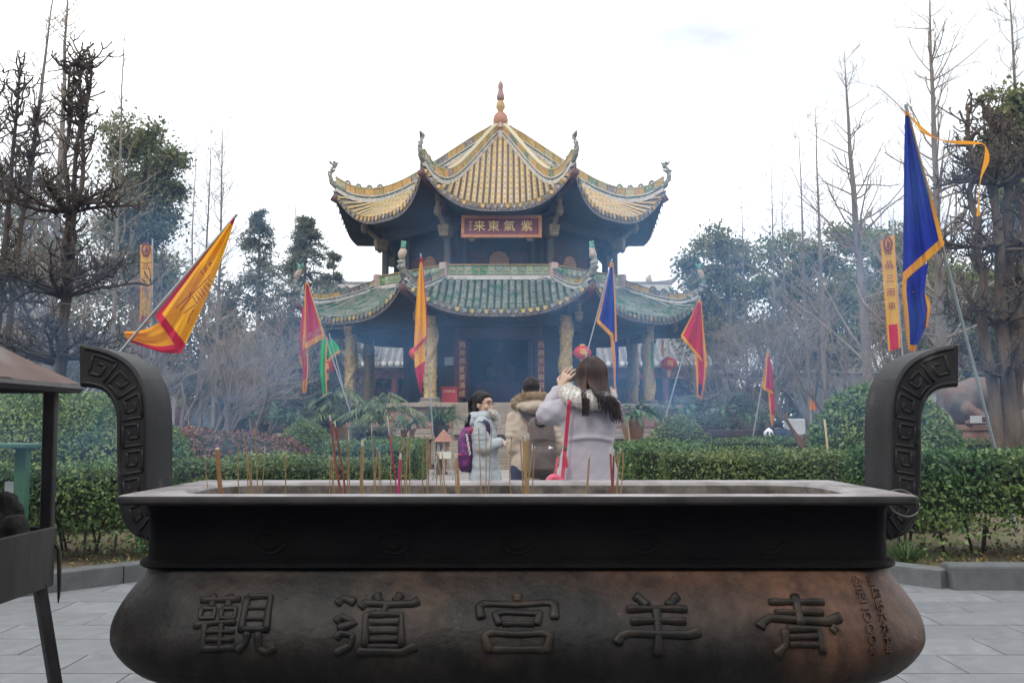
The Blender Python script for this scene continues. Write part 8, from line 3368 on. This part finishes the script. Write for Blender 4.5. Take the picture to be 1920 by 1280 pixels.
# tall urn with peace lily
xu, Yu = PX(1187, 15.4), 15.4
ur = thing('urn_plant', 'broad-leaved lily in a tall amber urn right of the woman in lavender', 'plant', (xu, Yu, 0))
m_ = MB()
zu = PZ(785, Yu)
m_.lathe([(0.10, 0), (0.11, 0.1), (0.07, 0.2), (0.07, zu - 0.52), (0.11, zu - 0.42), (0.17, zu - 0.22), (0.19, zu - 0.08), (0.17, zu), (0.15, zu)], (xu, Yu, 0), 20)
m_.build('urn', mat('amber_glaze', (0.16, 0.10, 0.03), (0.27, 0.13, 0.06), scale=4, rough=0.3, coat=0.3), ur, smooth=True, auto=45)
random.seed(9)
lv, sk = MB(), MB()
for k in range(34):
    a = random.uniform(0, 2 * PI)
    el = random.uniform(0.2, 1.35)
    b = Vector((xu, Yu, zu - 0.02))
    tip = b + Vector((math.cos(a) * math.cos(el) * 0.26, math.sin(a) * math.cos(el) * 0.26, math.sin(el) * 0.24))
    sk.tube([b, b.lerp(tip, 0.6) + Vector((0, 0, 0.03)), tip], [0.006, 0.005, 0.004], n=4)
    blade_leaf(lv, tip, (math.cos(a), math.sin(a), 0.35), random.uniform(0.18, 0.30), 0.085, droop=random.uniform(0.5, 1.3), roll=random.gauss(0, 0.4))
tag(lv.build('leaf', m_pl, ur, smooth=True), kind='stuff')
tag(sk.build('stalk', m_stalk, ur), kind='stuff')
for i, (px, pt, Y, pp, lab) in enumerate([(1290, 738, 24, 792, 'broad-leaved potted plant behind the round clipped shrub on the right'), (1398, 735, 24.5, 800, 'dark strap-leaved potted plant left of the small red flag'),
                                          (490, 738, 25, 795, 'pale-edged potted plant before the left bare trees'), (1240, 735, 25.5, 790, 'yellow-tinged potted plant in front of the right outer column'),
                                          (1345, 752, 23.5, 800, 'low potted plant between two bonsai trays'), (545, 752, 24.5, 800, 'potted plant behind the small round shrub at left'),
                                          (1425, 742, 26, 800, 'potted plant just right of the bonsai group'), (1318, 760, 26.5, 805, 'dusky potted plant at the back of the bonsai group'),
                                          (672, 760, 24.5, 800, 'potted plant between the two split-leaf plants'), (765, 768, 25.5, 805, 'small potted plant right of the yellowing split-leaf plant')]):
    lily(lab, px, pt, Y, pp, n=30, L=0.40, wd=0.11, seed=60 + i, pr=0.2, ph=0.3, pm=m_pot if i % 2 else m_pot2)


def bonsai(label, px, py_top, Y, tray_py, wpx, seed):
    random.seed(seed)
    r = np.random.default_rng(seed)
    x = PX(px, Y)
    k = Y / F_PX
    zt, zy = PZ(py_top, Y), PZ(tray_py, Y)
    t = thing('bonsai', label, 'bonsai', (x, Y, 0), 'bonsai with layered pads before the platform')
    m_ = MB()
    m_.box((x, Y, (zy - 0.16) / 2), (wpx * k * 0.6, 0.4, zy - 0.16))
    bevel(m_.build('pedestal', m_sandstone, t), 0.015, 1)
    m_ = MB()
    m_.box((x, Y, zy - 0.08), (wpx * k * 0.85, 0.5, 0.16), top=1.08)
    bevel(m_.build('tray', m_pot2, t), 0.02, 2)
    m_ = MB()
    tp = [Vector((x, Y, zy)), Vector((x + 0.12, Y, zy + (zt - zy) * 0.3)), Vector((x - 0.12, Y, zy + (zt - zy) * 0.6)), Vector((x + 0.05, Y, zt - 0.1))]
    m_.tube(curve_pts(tp, 14), [0.07 - 0.004 * i for i in range(14)], n=7)
    Cs = []
    for q in range(7):
        f = (q + 0.6) / 7
        c = Vector((x + random.choice((-1, 1)) * random.uniform(0.05, 0.5) * wpx * k, Y + random.uniform(-0.25, 0.25), zy + (zt - zy) * f))
        st_ = curve_pts(tp, 14)[min(13, int(f * 13))]
        m_.tube([st_, st_.lerp(c, 0.5) + Vector((0, 0, 0.04)), c], [0.03, 0.02, 0.012], n=5)
        n_ = 420
        rad = wpx * k * random.uniform(0.22, 0.34)
        o_ = r.normal(0, 0.5, (n_, 3)) * np.array([rad, rad * 0.8, 0.07])
        Cs.append(np.array(c) + o_)
    C = np.concatenate(Cs)
    v, q = leaf_arrays(C, np.tile([0, 0, 1.0], (len(C), 1)), 0.07, aspect=0.35, jitter=0.6, r=r)
    m_.build('trunk', m_bark_dark, t, smooth=True)
    np_mesh('foliage', v, q, m_needle, t)


bonsai('wide bonsai with flat dark pads left of the small red flag pole', 1372, 738, 22.5, 805, 95, 81)
bonsai('bonsai with spreading pads behind the round clipped shrub', 1322, 742, 25, 798, 80, 82)
bonsai('bonsai with dark pads between the left potted plants', 560, 735, 27, 800, 95, 83)
bonsai('low bonsai behind the small round shrub at left', 600, 768, 24, 815, 70, 84)
bonsai('bonsai behind the hedge end left of the path', 700, 800, 19.5, 832, 70, 85)
# ================================================================== AIR: haze and incense smoke
def vol_box(name, lo, hi, label, cat):
    b = MB()
    c = [(a + d) / 2 for a, d in zip(lo, hi)]
    b.box(c, [d - a for a, d in zip(lo, hi)])
    m = bpy.data.materials.new(name)
    m.use_nodes = True
    t = m.node_tree
    t.nodes.clear()
    out = t.nodes.new('ShaderNodeOutputMaterial')
    pv = t.nodes.new('ShaderNodeVolumePrincipled')
    t.links.new(pv.outputs[0], out.inputs['Volume'])
    o = b.build(name, m)
    tag(o, label, cat, kind='stuff')
    return o, m, t, pv


o, m_haze, t, pv = vol_box('haze', (-118, -43, -1.0), (118, 128, 18.5), 'thin bluish incense haze filling the whole garden', 'haze')
pv.inputs['Color'].default_value = (0.46, 0.63, 1.0, 1)
pv.inputs['Density'].default_value = 0.0008
pv.inputs['Anisotropy'].default_value = 0.0


def smoke(name, lo, hi, label, dens, scale, loc, p0, p1, stretch=(1, 1, 1), col=(0.27, 0.56, 1.0)):
    o, m, t, pv = vol_box(name, lo, hi, label, 'smoke')
    pv.inputs['Color'].default_value = (*col, 1)
    pv.inputs['Anisotropy'].default_value = 0.2
    tcn = t.nodes.new('ShaderNodeTexCoord')
    mpn = t.nodes.new('ShaderNodeMapping')
    mpn.inputs['Scale'].default_value = stretch
    mpn.inputs['Location'].default_value = loc
    t.links.new(tcn.outputs['Object'], mpn.inputs['Vector'])
    nzn = t.nodes.new('ShaderNodeTexNoise')
    nzn.inputs['Scale'].default_value = scale
    nzn.inputs['Detail'].default_value = 4
    nzn.inputs['Roughness'].default_value = 0.55
    nzn.inputs['Distortion'].default_value = 0.8
    t.links.new(mpn.outputs[0], nzn.inputs['Vector'])
    mr = t.nodes.new('ShaderNodeMapRange')
    mr.inputs['From Min'].default_value = p0
    mr.inputs['From Max'].default_value = p1
    mr.inputs['To Max'].default_value = dens
    t.links.new(nzn.outputs['Fac'], mr.inputs['Value'])
    # fade towards the faces of the box, so that the cloud has no walls
    g = t.nodes.new('ShaderNodeTexCoord')
    prev = mr.outputs[0]
    sp = t.nodes.new('ShaderNodeSeparateXYZ')
    t.links.new(g.outputs['Generated'], sp.inputs[0])
    for ax in range(3):
        a = t.nodes.new('ShaderNodeMath')
        a.operation = 'PINGPONG'
        a.inputs[1].default_value = 0.5
        t.links.new(sp.outputs[ax], a.inputs[0])
        f = t.nodes.new('ShaderNodeMapRange')
        f.interpolation_type = 'SMOOTHSTEP'
        f.inputs['From Min'].default_value = 0.0
        f.inputs['From Max'].default_value = 0.22
        t.links.new(a.outputs[0], f.inputs['Value'])
        mu = t.nodes.new('ShaderNodeMath')
        mu.operation = 'MULTIPLY'
        t.links.new(prev, mu.inputs[0])
        t.links.new(f.outputs[0], mu.inputs[1])
        prev = mu.outputs[0]
    t.links.new(prev, pv.inputs['Density'])
    return o


smoke('smoke', (-12.0, 13.4, 0.8), (-3.0, 20.5, 6.2), 'blue incense smoke drifting through the dark pollarded trees at the left', 0.045, 0.5, (0, 0, 0), 0.42, 0.68, stretch=(1, 1, 1.5))
smoke('smoke', (-3.4, 3.7, 0.95), (-0.3, 10.6, 2.3), 'faint blue incense smoke over the left half of the burner', 0.10, 1.0, (4, 3, 1), 0.48, 0.70, stretch=(1, 1, 1.6))
smoke('smoke', (-2.6, 11.2, 0.6), (4.2, 24.0, 6.0), 'blue incense smoke hanging before the pavilion doorway', 0.026, 0.5, (3, 1, 2), 0.42, 0.66, stretch=(1, 1, 1.4))
smoke('smoke', (0.2, 3.3, 1.0), (3.6, 10.8, 3.4), 'thin blue smoke wisps rising at the right end of the burner', 0.11, 1.1, (5, 2, 7), 0.46, 0.72, stretch=(1.3, 1, 0.8))
smoke('smoke', (2.6, 13.0, 0.8), (10.5, 21.0, 5.6), 'thin blue smoke among the bare trees behind the right hedge', 0.016, 0.5, (8, 5, 2), 0.44, 0.70, stretch=(1, 1, 1.4))
